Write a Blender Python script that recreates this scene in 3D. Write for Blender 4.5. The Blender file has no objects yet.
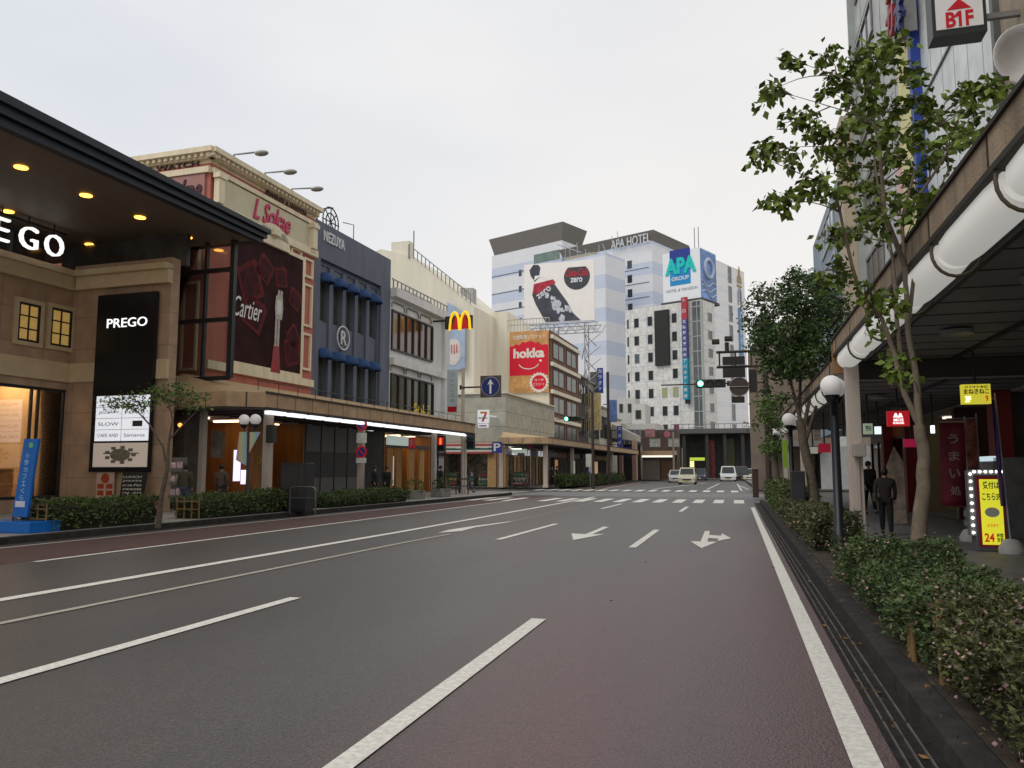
import bpy, bmesh, math, random
import numpy as np
from mathutils import Vector, Matrix
random.seed(7); rng = np.random.default_rng(7)
scene = bpy.context.scene
C = scene.collection
RAD = math.radians
# ------------------------------------------------------------------ camera
EYE = 1.5; FPX = 800.0; VX, VY = 736, 470
pitch = math.atan((VY-384)/FPX)
cd = np.array([(VX-512)/FPX, -(VY-384)/FPX, 1.0]); cd /= np.linalg.norm(cd)
cu = np.array([0, math.cos(pitch), math.sin(pitch)])
cr = np.cross(cu, cd); cr /= np.linalg.norm(cr)
RC = np.array([cr, cd, cu])           # rows: world X Y Z in camera coords (right, up, forward)
cam = bpy.data.cameras.new('camera'); camo = bpy.data.objects.new('camera', cam); C.objects.link(camo)
cam.sensor_width = 36; cam.lens = FPX/1024*36; cam.clip_end = 3000; cam.clip_start = 0.05
Xr, Yr, Zr = RC[:, 0], RC[:, 1], -RC[:, 2]
camo.matrix_world = Matrix(((Xr[0], Yr[0], Zr[0], 0), (Xr[1], Yr[1], Zr[1], 0), (Xr[2], Yr[2], Zr[2], EYE), (0, 0, 0, 1)))
scene.camera = camo
# ------------------------------------------------------------------ world (overcast), sun, exposure
SUN_EL, SUN_AZ = 48, 215
w = bpy.data.worlds.new('World'); scene.world = w; w.use_nodes = True
nt = w.node_tree; nt.nodes.clear(); N = nt.nodes.new; K = nt.links.new
out = N('ShaderNodeOutputWorld'); bg = N('ShaderNodeBackground'); bg.inputs['Strength'].default_value = 0.1
sky = N('ShaderNodeTexSky'); sky.sky_type = 'NISHITA'; sky.sun_disc = False
sky.sun_elevation = RAD(SUN_EL); sky.sun_rotation = RAD(SUN_AZ)
tc = N('ShaderNodeTexCoord'); mp = N('ShaderNodeMapping'); mp.inputs['Scale'].default_value = (1.2, 1.2, 3.2)
no = N('ShaderNodeTexNoise'); no.inputs['Scale'].default_value = 1.3; no.inputs['Detail'].default_value = 4; no.inputs['Roughness'].default_value = .45
K(tc.outputs['Generated'], mp.inputs['Vector']); K(mp.outputs['Vector'], no.inputs['Vector'])
cr_ = N('ShaderNodeValToRGB'); K(no.outputs['Fac'], cr_.inputs['Fac'])
cr_.color_ramp.elements[0].position = .36; cr_.color_ramp.elements[0].color = (.71, .76, .85, 1)
cr_.color_ramp.elements[1].position = .66; cr_.color_ramp.elements[1].color = (.92, .93, .95, 1)
sep = N('ShaderNodeSeparateXYZ'); K(tc.outputs['Generated'], sep.inputs[0])
mr = N('ShaderNodeMapRange'); 
mx = N('ShaderNodeMix'); mx.data_type = 'RGBA'; K(mr.outputs['Result'], mx.inputs['Factor'])
mx.inputs[6].default_value = (1.0, .968, .93, 1); K(cr_.outputs['Color'], mx.inputs[7])
dt = N('ShaderNodeVectorMath'); dt.operation = 'DOT_PRODUCT'; K(tc.outputs['Generated'], dt.inputs[0]); dt.inputs[1].default_value = (-.72, .25, .65)
K(dt.outputs['Value'], mr.inputs['Value']); mr.inputs['From Min'].default_value = .25; mr.inputs['From Max'].default_value = .95
sc = N('ShaderNodeVectorMath'); sc.operation = 'SCALE'; sc.inputs['Scale'].default_value = 9.3; K(mx.outputs[2], sc.inputs[0])
mx2 = N('ShaderNodeMix'); mx2.data_type = 'RGBA'; mx2.inputs['Factor'].default_value = .965
K(sky.outputs['Color'], mx2.inputs[6]); K(sc.outputs['Vector'], mx2.inputs[7])
K(mx2.outputs[2], bg.inputs['Color']); K(bg.outputs['Background'], out.inputs['Surface'])
sun = bpy.data.lights.new('sun', 'SUN'); sun.energy = 1.0; sun.angle = RAD(30); sun.color = (1, .95, .88)
suno = bpy.data.objects.new('sun', sun); C.objects.link(suno)
az = RAD(SUN_AZ); el = RAD(SUN_EL)
sd = Vector((math.sin(az)*math.cos(el), math.cos(az)*math.cos(el), math.sin(el)))
suno.rotation_euler = sd.to_track_quat('Z', 'Y').to_euler(); suno.location = sd*100
vs = scene.view_settings; vs.view_transform = 'Standard'; vs.look = 'None'; vs.exposure = 0.02; vs.gamma = 1; vs.use_curve_mapping = False
# ------------------------------------------------------------------ frames: local (x right, y away) turned about the camera foot
class Frame:
    def __init__(s, deg): s.a = RAD(deg); s.c = math.cos(s.a); s.s = math.sin(s.a)
    def w(s, p): return Vector((p[0]*s.c-p[1]*s.s, p[0]*s.s+p[1]*s.c, p[2]))
W = Frame(0); L = Frame(-2.2216); FAR = Frame(-24.4)
def hit(fr, u, v, axis, val):
    d = RC @ np.array([(u-512)/FPX, -(v-384)/FPX, 1.0])
    lx = d[0]*fr.c+d[1]*fr.s; ly = -d[0]*fr.s+d[1]*fr.c
    t = {'x': lambda: val/lx, 'y': lambda: val/ly, 'z': lambda: (val-EYE)/d[2]}[axis]()
    return (lx*t, ly*t, EYE+d[2]*t)
# ------------------------------------------------------------------ materials
MATS = {}
def sat(c, k=1.12):
    l = .3*c[0]+.55*c[1]+.15*c[2]; return tuple(max(0.0, l+(x-l)*k) for x in c[:3])
def mat(name, col, rough=.75, var=.12, scale=3.0, bump=0.0, metal=0, spec=.4, emit=None, estr=0, island=0, streak=0):
    if name in MATS: return MATS[name]
    m = bpy.data.materials.new(name); m.use_nodes = True; t = m.node_tree; b = t.nodes['Principled BSDF']
    b.inputs['Roughness'].default_value = rough; b.inputs['Metallic'].default_value = metal; b.inputs['Specular IOR Level'].default_value = spec
    tcn = t.nodes.new('ShaderNodeTexCoord')
    nz = t.nodes.new('ShaderNodeTexNoise'); nz.inputs['Scale'].default_value = scale; nz.inputs['Detail'].default_value = 6; nz.inputs['Roughness'].default_value = .62
    src = tcn.outputs['Object']
    if streak:
        mpn = t.nodes.new('ShaderNodeMapping'); mpn.inputs['Scale'].default_value = (1, 1, .12); t.links.new(src, mpn.inputs['Vector']); src = mpn.outputs['Vector']
    t.links.new(src, nz.inputs['Vector'])
    rr = t.nodes.new('ShaderNodeMapRange'); rr.inputs['From Min'].default_value = .3; rr.inputs['From Max'].default_value = .7
    rr.inputs['To Min'].default_value = 1-var-streak; rr.inputs['To Max'].default_value = 1+var
    t.links.new(nz.outputs['Fac'], rr.inputs['Value'])
    val = rr.outputs['Result']
    if island:
        ge = t.nodes.new('ShaderNodeNewGeometry'); r2 = t.nodes.new('ShaderNodeMapRange'); r2.inputs['To Min'].default_value = 1-island; r2.inputs['To Max'].default_value = 1+island
        t.links.new(ge.outputs['Random Per Island'], r2.inputs['Value'])
        mu = t.nodes.new('ShaderNodeMath'); mu.operation = 'MULTIPLY'; t.links.new(val, mu.inputs[0]); t.links.new(r2.outputs['Result'], mu.inputs[1]); val = mu.outputs[0]
    sv = t.nodes.new('ShaderNodeVectorMath'); sv.operation = 'SCALE'; sv.inputs[0].default_value = sat(col); t.links.new(val, sv.inputs['Scale'])
    t.links.new(sv.outputs['Vector'], b.inputs['Base Color'])
    if bump:
        bn = t.nodes.new('ShaderNodeBump'); bn.inputs['Strength'].default_value = bump; bn.inputs['Distance'].default_value = .02
        n2 = t.nodes.new('ShaderNodeTexNoise'); n2.inputs['Scale'].default_value = scale*12; n2.inputs['Detail'].default_value = 4
        t.links.new(tcn.outputs['Object'], n2.inputs['Vector']); t.links.new(n2.outputs['Fac'], bn.inputs['Height']); t.links.new(bn.outputs['Normal'], b.inputs['Normal'])
    if emit: b.inputs['Emission Color'].default_value = (*emit, 1); b.inputs['Emission Strength'].default_value = estr
    MATS[name] = m; return m
def tiled(name, c1, c2, mortar, bw, bh, axes='xz', ms=.012, rough=.6, off=0.0, bump=.3):
    if name in MATS: return MATS[name]
    m = mat(name, c1, rough); t = m.node_tree; b = t.nodes['Principled BSDF']
    tcn = t.nodes.new('ShaderNodeTexCoord'); sp = t.nodes.new('ShaderNodeSeparateXYZ'); cb = t.nodes.new('ShaderNodeCombineXYZ')
    t.links.new(tcn.outputs['Object'], sp.inputs[0]); t.links.new(sp.outputs[axes[0].upper()], cb.inputs[0]); t.links.new(sp.outputs[axes[1].upper()], cb.inputs[1])
    br = t.nodes.new('ShaderNodeTexBrick'); br.offset = off; br.inputs['Scale'].default_value = 1; br.inputs['Brick Width'].default_value = bw; br.inputs['Row Height'].default_value = bh
    br.inputs['Mortar Size'].default_value = ms; br.inputs['Color1'].default_value = (*c1, 1); br.inputs['Color2'].default_value = (*c2, 1); br.inputs['Mortar'].default_value = (*mortar, 1)
    t.links.new(cb.outputs[0], br.inputs['Vector'])
    nz = t.nodes.new('ShaderNodeTexNoise'); nz.inputs['Scale'].default_value = 1.7; nz.inputs['Detail'].default_value = 7; t.links.new(tcn.outputs['Object'], nz.inputs['Vector'])
    rr = t.nodes.new('ShaderNodeMapRange'); rr.inputs['From Min'].default_value = .3; rr.inputs['From Max'].default_value = .7; rr.inputs['To Min'].default_value = .78; rr.inputs['To Max'].default_value = 1.12
    t.links.new(nz.outputs['Fac'], rr.inputs['Value'])
    sv = t.nodes.new('ShaderNodeVectorMath'); sv.operation = 'SCALE'; t.links.new(br.outputs['Color'], sv.inputs[0]); t.links.new(rr.outputs['Result'], sv.inputs['Scale'])
    t.links.new(sv.outputs['Vector'], b.inputs['Base Color'])
    bn = t.nodes.new('ShaderNodeBump'); bn.inputs['Strength'].default_value = bump; bn.inputs['Distance'].default_value = .01; bn.invert = True
    t.links.new(br.outputs['Fac'], bn.inputs['Height']); t.links.new(bn.outputs['Normal'], b.inputs['Normal'])
    return m
def glassy(name, tint=(.9, .92, .92), opac=.25):
    if name in MATS: return MATS[name]
    m = bpy.data.materials.new(name); m.use_nodes = True; t = m.node_tree; t.nodes.clear()
    o = t.nodes.new('ShaderNodeOutputMaterial'); tr = t.nodes.new('ShaderNodeBsdfTransparent'); tr.inputs[0].default_value = (*tint, 1)
    gl = t.nodes.new('ShaderNodeBsdfGlossy'); gl.inputs['Roughness'].default_value = .03; gl.inputs[0].default_value = (.9, .9, .9, 1)
    fr = t.nodes.new('ShaderNodeFresnel'); fr.inputs[0].default_value = 1.5
    ad = t.nodes.new('ShaderNodeMath'); ad.operation = 'ADD'; ad.inputs[1].default_value = opac*.0; ad.use_clamp = True; t.links.new(fr.outputs[0], ad.inputs[0])
    mxx = t.nodes.new('ShaderNodeMixShader'); t.links.new(ad.outputs[0], mxx.inputs[0]); t.links.new(tr.outputs[0], mxx.inputs[1]); t.links.new(gl.outputs[0], mxx.inputs[2])
    t.links.new(mxx.outputs[0], o.inputs[0]); MATS[name] = m; return m
def dark_glass(name='window_glass', col=(.03, .035, .04), rough=.06): return mat(name, col, rough, .3, .6, spec=.8)
def glow(name, col, s): return mat(name, (.8*col[0], .8*col[1], .8*col[2]), .5, .03, emit=col, estr=s)
# asphalt with worn red pigment in the right-hand lane
def asphalt():
    m = bpy.data.materials.new('asphalt'); m.use_nodes = True; t = m.node_tree; b = t.nodes['Principled BSDF']; n = t.nodes.new; k = t.links.new
    g = n('ShaderNodeTexCoord')
    def noise(s, d, r=.6, sc3=None):
        x = n('ShaderNodeTexNoise'); x.inputs['Scale'].default_value = s; x.inputs['Detail'].default_value = d; x.inputs['Roughness'].default_value = r
        if sc3:
            q = n('ShaderNodeMapping'); q.inputs['Scale'].default_value = sc3; k(g.outputs['Object'], q.inputs['Vector']); k(q.outputs['Vector'], x.inputs['Vector'])
        else: k(g.outputs['Object'], x.inputs['Vector'])
        return x.outputs['Fac']
    def rng_(src, a, b_, c, d):
        x = n('ShaderNodeMapRange'); x.inputs['From Min'].default_value = a; x.inputs['From Max'].default_value = b_; x.inputs['To Min'].default_value = c; x.inputs['To Max'].default_value = d; k(src, x.inputs['Value']); return x.outputs['Result']
    def mth(op, a, b_):
        x = n('ShaderNodeMath'); x.operation = op
        for i, q in enumerate((a, b_)):
            if isinstance(q, (int, float)): x.inputs[i].default_value = q
            else: k(q, x.inputs[i])
        return x.outputs[0]
    s = n('ShaderNodeSeparateXYZ'); k(g.outputs['Object'], s.inputs[0])
    big = noise(.35, 5, .6, (1.6, .25, 1)); fine = noise(45, 5, .75); mid = noise(6, 5)
    lane = mth('MULTIPLY', rng_(mth('ADD', s.outputs['X'], mth('MULTIPLY', mth('SUBTRACT', mid, .5), .8)), -2.6, -1.0, 0, 1), rng_(s.outputs['Y'], 34, 8, 0.0, 1))
    wear = rng_(big, .36, .6, .55, 1)
    red = mth('MULTIPLY', lane, wear)
    mixc = n('ShaderNodeMix'); mixc.data_type = 'RGBA'; k(red, mixc.inputs['Factor'])
    mixc.inputs[6].default_value = (.088, .079, .072, 1); mixc.inputs[7].default_value = (.118, .058, .061, 1)
    grain = mth('MULTIPLY', rng_(fine, .3, .7, .48, 1.6), mth('MULTIPLY', rng_(mid, .3, .7, .93, 1.07), rng_(big, .3, .7, .80, 1.14)))
    vo = n('ShaderNodeTexVoronoi'); vo.inputs['Scale'].default_value = 60; k(g.outputs['Object'], vo.inputs['Vector'])
    agg = rng_(vo.outputs['Distance'], 0, .5, 1.45, .78)
    tot = mth('MULTIPLY', grain, agg)
    sv = n('ShaderNodeVectorMath'); sv.operation = 'SCALE'; k(mixc.outputs[2], sv.inputs[0]); k(tot, sv.inputs['Scale']); k(sv.outputs['Vector'], b.inputs['Base Color'])
    b.inputs['Roughness'].default_value = .42; b.inputs['Specular IOR Level'].default_value = .62
    bp = n('ShaderNodeBump'); bp.inputs['Strength'].default_value = .5; bp.inputs['Distance'].default_value = .006; k(vo.outputs['Distance'], bp.inputs['Height']); k(bp.outputs['Normal'], b.inputs['Normal'])
    return m
# ------------------------------------------------------------------ mesh builder
class Face:      # a wall plane: a runs to the viewer's right, b upward, d outward
    def __init__(s, o, r): s.o = Vector(o); s.r = Vector(r).normalized(); s.u = Vector((0, 0, 1)); s.n = s.r.cross(s.u)
    def p(s, a, b, d=0): return s.o+s.r*a+s.u*b+s.n*d
def street_face(x): return Face((x, 0, 0), (0, 1, 0))       # faces +x
def right_face(x): return Face((x, 0, 0), (0, -1, 0))       # faces -x, a = -y
def front_face(y): return Face((0, y, 0), (1, 0, 0))        # faces the camera, a = x
class MB:
    def __init__(s): s.v = []; s.f = []; s.sm = []
    def add(s, vs_, fs, smooth=False):
        o = len(s.v); s.v += [tuple(p) for p in vs_]; s.f += [tuple(o+i for i in f) for f in fs]; s.sm += [smooth]*len(fs); return s
    def box(s, x0, x1, y0, y1, z0, z1, bev=0):
        if x0 > x1: x0, x1 = x1, x0
        if y0 > y1: y0, y1 = y1, y0
        if z0 > z1: z0, z1 = z1, z0
        P = [(x0, y0, z0), (x1, y0, z0), (x1, y1, z0), (x0, y1, z0), (x0, y0, z1), (x1, y0, z1), (x1, y1, z1), (x0, y1, z1)]
        if bev:
            bm = bmesh.new(); vv = [bm.verts.new(p) for p in P]
            for f in ((3, 2, 1, 0), (4, 5, 6, 7), (0, 1, 5, 4), (1, 2, 6, 5), (2, 3, 7, 6), (3, 0, 4, 7)): bm.faces.new([vv[i] for i in f])
            bmesh.ops.bevel(bm, geom=bm.edges[:], offset=bev, segments=2, affect='EDGES', profile=.6)
            bm.verts.index_update(); s.add([v.co[:] for v in bm.verts], [[v.index for v in f.verts] for f in bm.faces]); bm.free(); return s
        return s.add(P, [(3, 2, 1, 0), (4, 5, 6, 7), (0, 1, 5, 4), (1, 2, 6, 5), (2, 3, 7, 6), (3, 0, 4, 7)])
    def fbox(s, F, a0, a1, b0, b1, d0, d1):
        if a0 > a1: a0, a1 = a1, a0
        if b0 > b1: b0, b1 = b1, b0
        if d0 > d1: d0, d1 = d1, d0
        P = [F.p(a0, b0, d0), F.p(a1, b0, d0), F.p(a1, b1, d0), F.p(a0, b1, d0), F.p(a0, b0, d1), F.p(a1, b0, d1), F.p(a1, b1, d1), F.p(a0, b1, d1)]
        return s.add(P, [(3, 2, 1, 0), (4, 5, 6, 7), (0, 1, 5, 4), (1, 2, 6, 5), (2, 3, 7, 6), (3, 0, 4, 7)])
    def fprism(s, F, pts, d0, d1):          # polygon in (a,b) given thickness
        n = len(pts); P = [F.p(a, b, d0) for a, b in pts]+[F.p(a, b, d1) for a, b in pts]
        return s.add(P, [tuple(range(n))[::-1], tuple(range(n, 2*n))]+[(i, (i+1) % n, n+(i+1) % n, n+i) for i in range(n)])
    def frame(s, F, a0, a1, b0, b1, t, d0, d1):
        s.fbox(F, a0, a1, b0, b0+t, d0, d1); s.fbox(F, a0, a1, b1-t, b1, d0, d1)
        s.fbox(F, a0, a0+t, b0+t, b1-t, d0, d1); s.fbox(F, a1-t, a1, b0+t, b1-t, d0, d1); return s
    def prism_z(s, pts, z0, z1):
        n = len(pts); P = [(x, y, z0) for x, y in pts]+[(x, y, z1) for x, y in pts]
        return s.add(P, [tuple(range(n))[::-1], tuple(range(n, 2*n))]+[(i, (i+1) % n, n+(i+1) % n, n+i) for i in range(n)])
    def sheet(s, pts, z): return s.add([(x, y, z) for x, y in pts], [tuple(range(len(pts)))])
    def tube(s, path, r, n=8, caps=True):
        path = [Vector(p) for p in path]; m = len(path)
        rr = [r]*m if isinstance(r, (int, float)) else list(r)
        P = []; ref = None
        for i, p in enumerate(path):
            t = (path[min(i+1, m-1)]-path[max(i-1, 0)]); t = t.normalized() if t.length > 1e-9 else Vector((0, 0, 1))
            if ref is None: ref = Vector((1, 0, 0)) if abs(t.x) < .8 else Vector((0, 1, 0))
            a = (ref-t*ref.dot(t)).normalized(); ref = a; b = t.cross(a)
            P += [p+(a*math.cos(2*math.pi*j/n)+b*math.sin(2*math.pi*j/n))*rr[i] for j in range(n)]
        Fs = [(i*n+j, i*n+(j+1) % n, (i+1)*n+(j+1) % n, (i+1)*n+j) for i in range(m-1) for j in range(n)]
        s.add(P, Fs, True)
        if caps: s.add(P[:n], [tuple(range(n))[::-1]]); s.add(P[-n:], [tuple(range(n))])
        return s
    def ball(s, c, r, nu=16, nv=10, sq=(1, 1, 1)):
        P = []; Fs = []
        for i in range(nv+1):
            th = math.pi*i/nv
            for j in range(nu):
                ph = 2*math.pi*j/nu; P.append((c[0]+r*sq[0]*math.sin(th)*math.cos(ph), c[1]+r*sq[1]*math.sin(th)*math.sin(ph), c[2]+r*sq[2]*math.cos(th)))
        for i in range(nv):
            for j in range(nu): Fs.append((i*nu+j, (i+1)*nu+j, (i+1)*nu+(j+1) % nu, i*nu+(j+1) % nu))
        return s.add(P, Fs, True)
    def disc(s, F, a, b, r, d0, d1, n=24, ea=1, eb=1):
        return s.fprism(F, [(a+r*ea*math.cos(2*math.pi*i/n), b+r*eb*math.sin(2*math.pi*i/n)) for i in range(n)], d0, d1)
    def build(s, name, m, parent=None, base=None, fr=W):
        me = bpy.data.meshes.new(name)
        b = Vector(parent['_b']) if parent is not None else Vector(base if base else (0, 0, 0))
        arr = np.array(s.v, dtype=float)-np.array(b[:])
        me.from_pydata(arr.tolist(), [], s.f); me.polygons.foreach_set('use_smooth', s.sm); me.update()
        me.materials.append(m)
        o = bpy.data.objects.new(name, me); C.objects.link(o)
        if parent is not None: o.parent = parent; o['_b'] = parent['_b']
        else: o.location = fr.w(b); o.rotation_euler = (0, 0, fr.a); o['_b'] = tuple(b)
        return o
def tag(o, label, cat, group=None, kind=None):
    if label: o['label'] = label
    if cat: o['category'] = cat
    if group: o['group'] = group
    if kind: o['kind'] = kind
    return o
def thing(name, label, cat, base, fr=W, group=None):
    o = bpy.data.objects.new(name, None); C.objects.link(o); o.location = fr.w(base); o.rotation_euler = (0, 0, fr.a); o['_b'] = tuple(base); o.empty_display_size = .2
    return tag(o, label, cat, group)
def struct(name, mb, m, fr=W):
    o = mb.build(name, m, None, (0, 0, 0), fr); o['kind'] = 'structure'; return o
def copy_tree(o, parent=None):
    c = o.copy(); C.objects.link(c)
    if parent is not None: c.parent = parent
    for ch in list(o.children): copy_tree(ch, c)
    return c
def text_mb(body, F, a0, a1, b0, b1, d, ext=.01, bold=0, shear=0, mb=None, res=3):
    cu_ = bpy.data.curves.new('t', 'FONT'); cu_.body = body; cu_.extrude = .02; cu_.offset = bold; cu_.shear = shear; cu_.resolution_u = res
    to = bpy.data.objects.new('t', cu_); C.objects.link(to); bpy.context.view_layer.update()
    dg = bpy.context.evaluated_depsgraph_get(); me = bpy.data.meshes.new_from_object(to.evaluated_get(dg))
    V_ = np.array([v.co[:] for v in me.vertices]) if len(me.vertices) else np.zeros((0, 3)); Fc = [tuple(p.vertices) for p in me.polygons]
    bpy.data.objects.remove(to); bpy.data.curves.remove(cu_); bpy.data.meshes.remove(me)
    mb = mb or MB()
    if not len(V_): return mb
    lo, hi = V_.min(0), V_.max(0)
    P = [F.p(a0+(x-lo[0])/(hi[0]-lo[0])*(a1-a0), b0+(y-lo[1])/(hi[1]-lo[1])*(b1-b0), d+(z-lo[2])/max(hi[2]-lo[2], 1e-6)*ext) for x, y, z in V_]
    return mb.add(P, Fc)
def text(body, F, a0, a1, b0, b1, d, m, parent, name='lettering', **k): return text_mb(body, F, a0, a1, b0, b1, d, **k).build(name, m, parent)
# leaves: small folded blades scattered at points
def leaves(mb, pts, size, asp=.5, droop=.3, jit=.35, fold=True):
    pts = np.asarray(pts); n = len(pts)
    th = rng.uniform(0, 2*np.pi, n); el_ = rng.normal(-droop, .5, n)
    d = np.stack([np.cos(th)*np.cos(el_), np.sin(th)*np.cos(el_), np.sin(el_)], 1)
    r = rng.normal(size=(n, 3)); s = np.cross(d, r); s /= np.linalg.norm(s, axis=1)[:, None]; nn = np.cross(d, s)
    sz = size*(1+rng.uniform(-jit, jit, n))[:, None]; w_ = sz*asp*.5
    a = pts; c = pts+d*sz; m1 = pts+d*sz*.45+s*w_+nn*sz*.08; m2 = pts+d*sz*.45-s*w_+nn*sz*.08; mid = pts+d*sz*.5-nn*sz*.03
    P = np.stack([a, m1, c, m2], 1).reshape(-1, 3); o = len(mb.v)
    mb.v += [tuple(p) for p in P.tolist()]; mb.f += [(o+4*i, o+4*i+1, o+4*i+2, o+4*i+3) for i in range(n)]; mb.sm += [False]*n
    return mb
# ------------------------------------------------------------------ common materials
white_paint = mat('white_paint', (.74, .74, .71), .6, .14, 9)
concrete = mat('concrete', (.27, .26, .25), .8, .2, 2.5, .3)
dark_concrete = mat('dark_concrete', (.040, .037, .034), .9, .4, 5, .5, spec=.2)
paving = tiled('paving', (.16, .155, .15), (.18, .172, .168), (.10, .098, .095), .6, .3, 'xy', .006, .6, .5, .15)
paving_light = tiled('paving_light', (.33, .32, .30), (.37, .35, .33), (.17, .17, .16), .3, .3, 'xy', .008, .7)
black_metal = mat('black_metal', (.02, .02, .022), .45, .2, 5)
navy_metal = mat('navy_metal', (.012, .017, .028), .5, .2, 3)
grey_metal = mat('grey_metal', (.24, .24, .24), .45, .15, 4, metal=.6)
tan_post = mat('tan_post_paint', (.50, .44, .39), .55, .1, 3, streak=.12)
cream_paint = mat('cream_paint', (.56, .50, .36), .7, .12, 2, streak=.12)
wglass = dark_glass(); clear = glassy('shop_glass')
globe_m = glow('frosted_globe', (.82, .80, .78), .16)
bark = mat('bark', (.13, .105, .08), .9, .35, 14, .8)
bark_pale = mat('pale_bark', (.20, .165, .125), .85, .3, 9, .7)
# ------------------------------------------------------------------ ground, road, pavements
g = MB(); g.sheet([(-500, -80), (500, -80), (500, 900), (-500, 900)], -.02); struct('ground', g, concrete)
g = MB(); g.sheet([(-90, -15), (60, -15), (60, 150), (-90, 150)], 0); struct('road', g, asphalt())
redlane = mat('red_lane_surface', (.088, .052, .047), .75, .22, 5, .4)
g = MB(); g.sheet([(-14.05, -5), (-11.62, -5), (-11.75, 20), (-12.1, 46), (-14.1, 46)], .004); g.sheet([(-14.6, 63), (-12.6, 63), (-14, 100), (-16, 100)], .004)
struct('cycle_lane', g, redlane, L)
g = MB(); g.sheet([(-14.2, -5), (-14.05, -5), (-14.1, 46), (-14.26, 46)], .008); struct('gutter_line', g, mat('gutter_pale', (.40, .37, .35), .8, .2, 6), L)
def strip(mb, pts, wd, z=.009):
    pts = [Vector((*p, 0)) for p in pts]
    for a, b in zip(pts[:-1], pts[1:]):
        t = (b-a).normalized(); n = Vector((-t.y, t.x, 0))*wd/2
        mb.sheet([(a-n)[:2], (b-n)[:2], (b+n)[:2], (a+n)[:2]], z)
paint = mat('road_paint', (.74, .72, .66), .65, .22, 26, .4)
lm = MB()
strip(lm, [(.60, -2), (.60, 33.8)], .15)
for a, b in ((2.9, 8.05), (15.8, 20.6), (29.7, 33.7)): strip(lm, [(-1.98, a), (-1.96, b)], .15)
for a, b, x in ((-.5, 8.6, -5.1), (16.8, 22.15, -4.93), (31.1, 35.9, -5.0)): strip(lm, [(x-.06, a), (x+.06, b)], .15)
w0 = lambda s, wv: L.w((-wv, s, 0))[:2]
strip(lm, [w0(0, 8.47), w0(10.7, 8.55), w0(17.7, 8.6), w0(30, 8.9), w0(44.4, 9.36)], .2)
strip(lm, [w0(10.3, 11.5), w0(24.7, 11.8), w0(37.4, 12.15)], .13)
strip(lm, [(-6.3, 64), (-3.4, 95)], .2); strip(lm, [(-2.2, 64), (-1.8, 92)], .15)
strip(lm, [w0(64, 12.8), w0(95, 14.5)], .15)
strip(lm, [(.35, 61), (.1, 90)], .15); strip(lm, [(.9, 64), (.3, 80)], .15)
struct('lane_markings', lm, paint)
g = MB(); strip(g, [(-7.3, -2), (-6.98, 6.62), (-6.67, 15.4), (-6.5, 18.0)], .11, .0085); strip(g, [(-6.35, 22.7), (-6.3, 36)], .06, .0085)
struct('old_lane_line', g, mat('worn_paint', (.40, .37, .32), .8, .2, 20, .3))
am = MB()
am.sheet([(-3.40, 17.1), (-3.0, 18.9), (-3.27, 18.75), (-3.27, 21.3), (-3.43, 21.3), (-3.43, 18.75), (-3.80, 18.9)][::-1], .009)
am.sheet([(-.68, 16.0), (-.42, 17.5), (-.62, 17.5), (-.66, 20.5), (-.78, 20.5), (-.76, 17.5), (-.97, 17.5)][::-1], .009)
am.sheet([(-.63, 18.4), (-.42, 18.3), (-.42, 17.7), (-.14, 18.5), (-.36, 19.8), (-.38, 19.1), (-.64, 19.3)], .009)
am.sheet([(-6.9, 18.2), (-6.55, 18.9), (-6.62, 20.1), (-6.30, 22.7), (-6.42, 22.7), (-6.85, 20.4), (-6.98, 19.2)][::-1], .009)
struct('road_arrows', am, paint)
cw = MB()
for i in range(19):
    x = .32-i*.92
    if i != 11: cw.sheet([(x-.46, 37.6-x*.03), (x, 37.6-x*.03), (x, 41.9-x*.03), (x-.46, 41.9-x*.03)], .0095)
for i in range(16):
    x = .1-i*.95; cw.sheet([(x-.48, 56.5-x*.1), (x, 56.5-x*.1), (x, 60.5-x*.1), (x-.48, 60.5-x*.1)], .0095)
for i in range(7):
    y = 44.5+i*1.6; cw.sheet([(-17.5, y), (-14.0, y+.3), (-14.0, y+.85), (-17.5, y+.5)], .0095)
struct('crosswalk', cw, paint)
g = MB(); g.sheet([(-13.5, 46.5), (.9, 43.6), (1.6, 46), (1.6, 53), (-13, 54.5)], .004); struct('junction_paving', g, mat('junction_concrete', (.19, .19, .185), .75, .15, 2, .3))
# left pavement, ends in a rounded corner at the side street
def slab(name, pts, fr, m, z=.14, kerb=.18):
    cx = sum(p[0] for p in pts)/len(pts); cy = sum(p[1] for p in pts)/len(pts)
    o = MB(); o.prism_z(pts, -.01, z); struct('kerb', o, dark_concrete, fr)
    q = []; n = len(pts)
    for i in range(n):
        a, b, c = Vector(pts[i-1]), Vector(pts[i]), Vector(pts[(i+1) % n])
        n1 = Vector((-(b-a).y, (b-a).x)).normalized(); n2 = Vector((-(c-b).y, (c-b).x)).normalized()
        k = (n1+n2); k = k/max(k.length_squared/2, .5)*1; q.append(tuple(b+k*kerb))
    o = MB(); o.sheet(q, z+.004); struct(name, o, m, fr)
arc = lambda cx, cy, r, a0, a1, n=8: [(cx+r*math.cos(RAD(a0+(a1-a0)*i/n)), cy+r*math.sin(RAD(a0+(a1-a0)*i/n))) for i in range(n+1)]
slab('pavement', [(-60, -10), (-14.75, -10)]+arc(-17.6, 45.6, 2.85, 0, 90)+[(-60, 48.45)], L, paving_light)
slab('pavement', [(-60, 60.2), (-19, 60.2)]+arc(-18.0, 62.2, 2.0, -90, 0, 6)+[(-19.5, 118), (-60, 118)], L, paving)
slab('pavement', [(1.0, -12), (30, -12), (30, 41.0)]+arc(3.4, 38.6, 2.4, 90, 180, 8), W, paving, .12)
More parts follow.
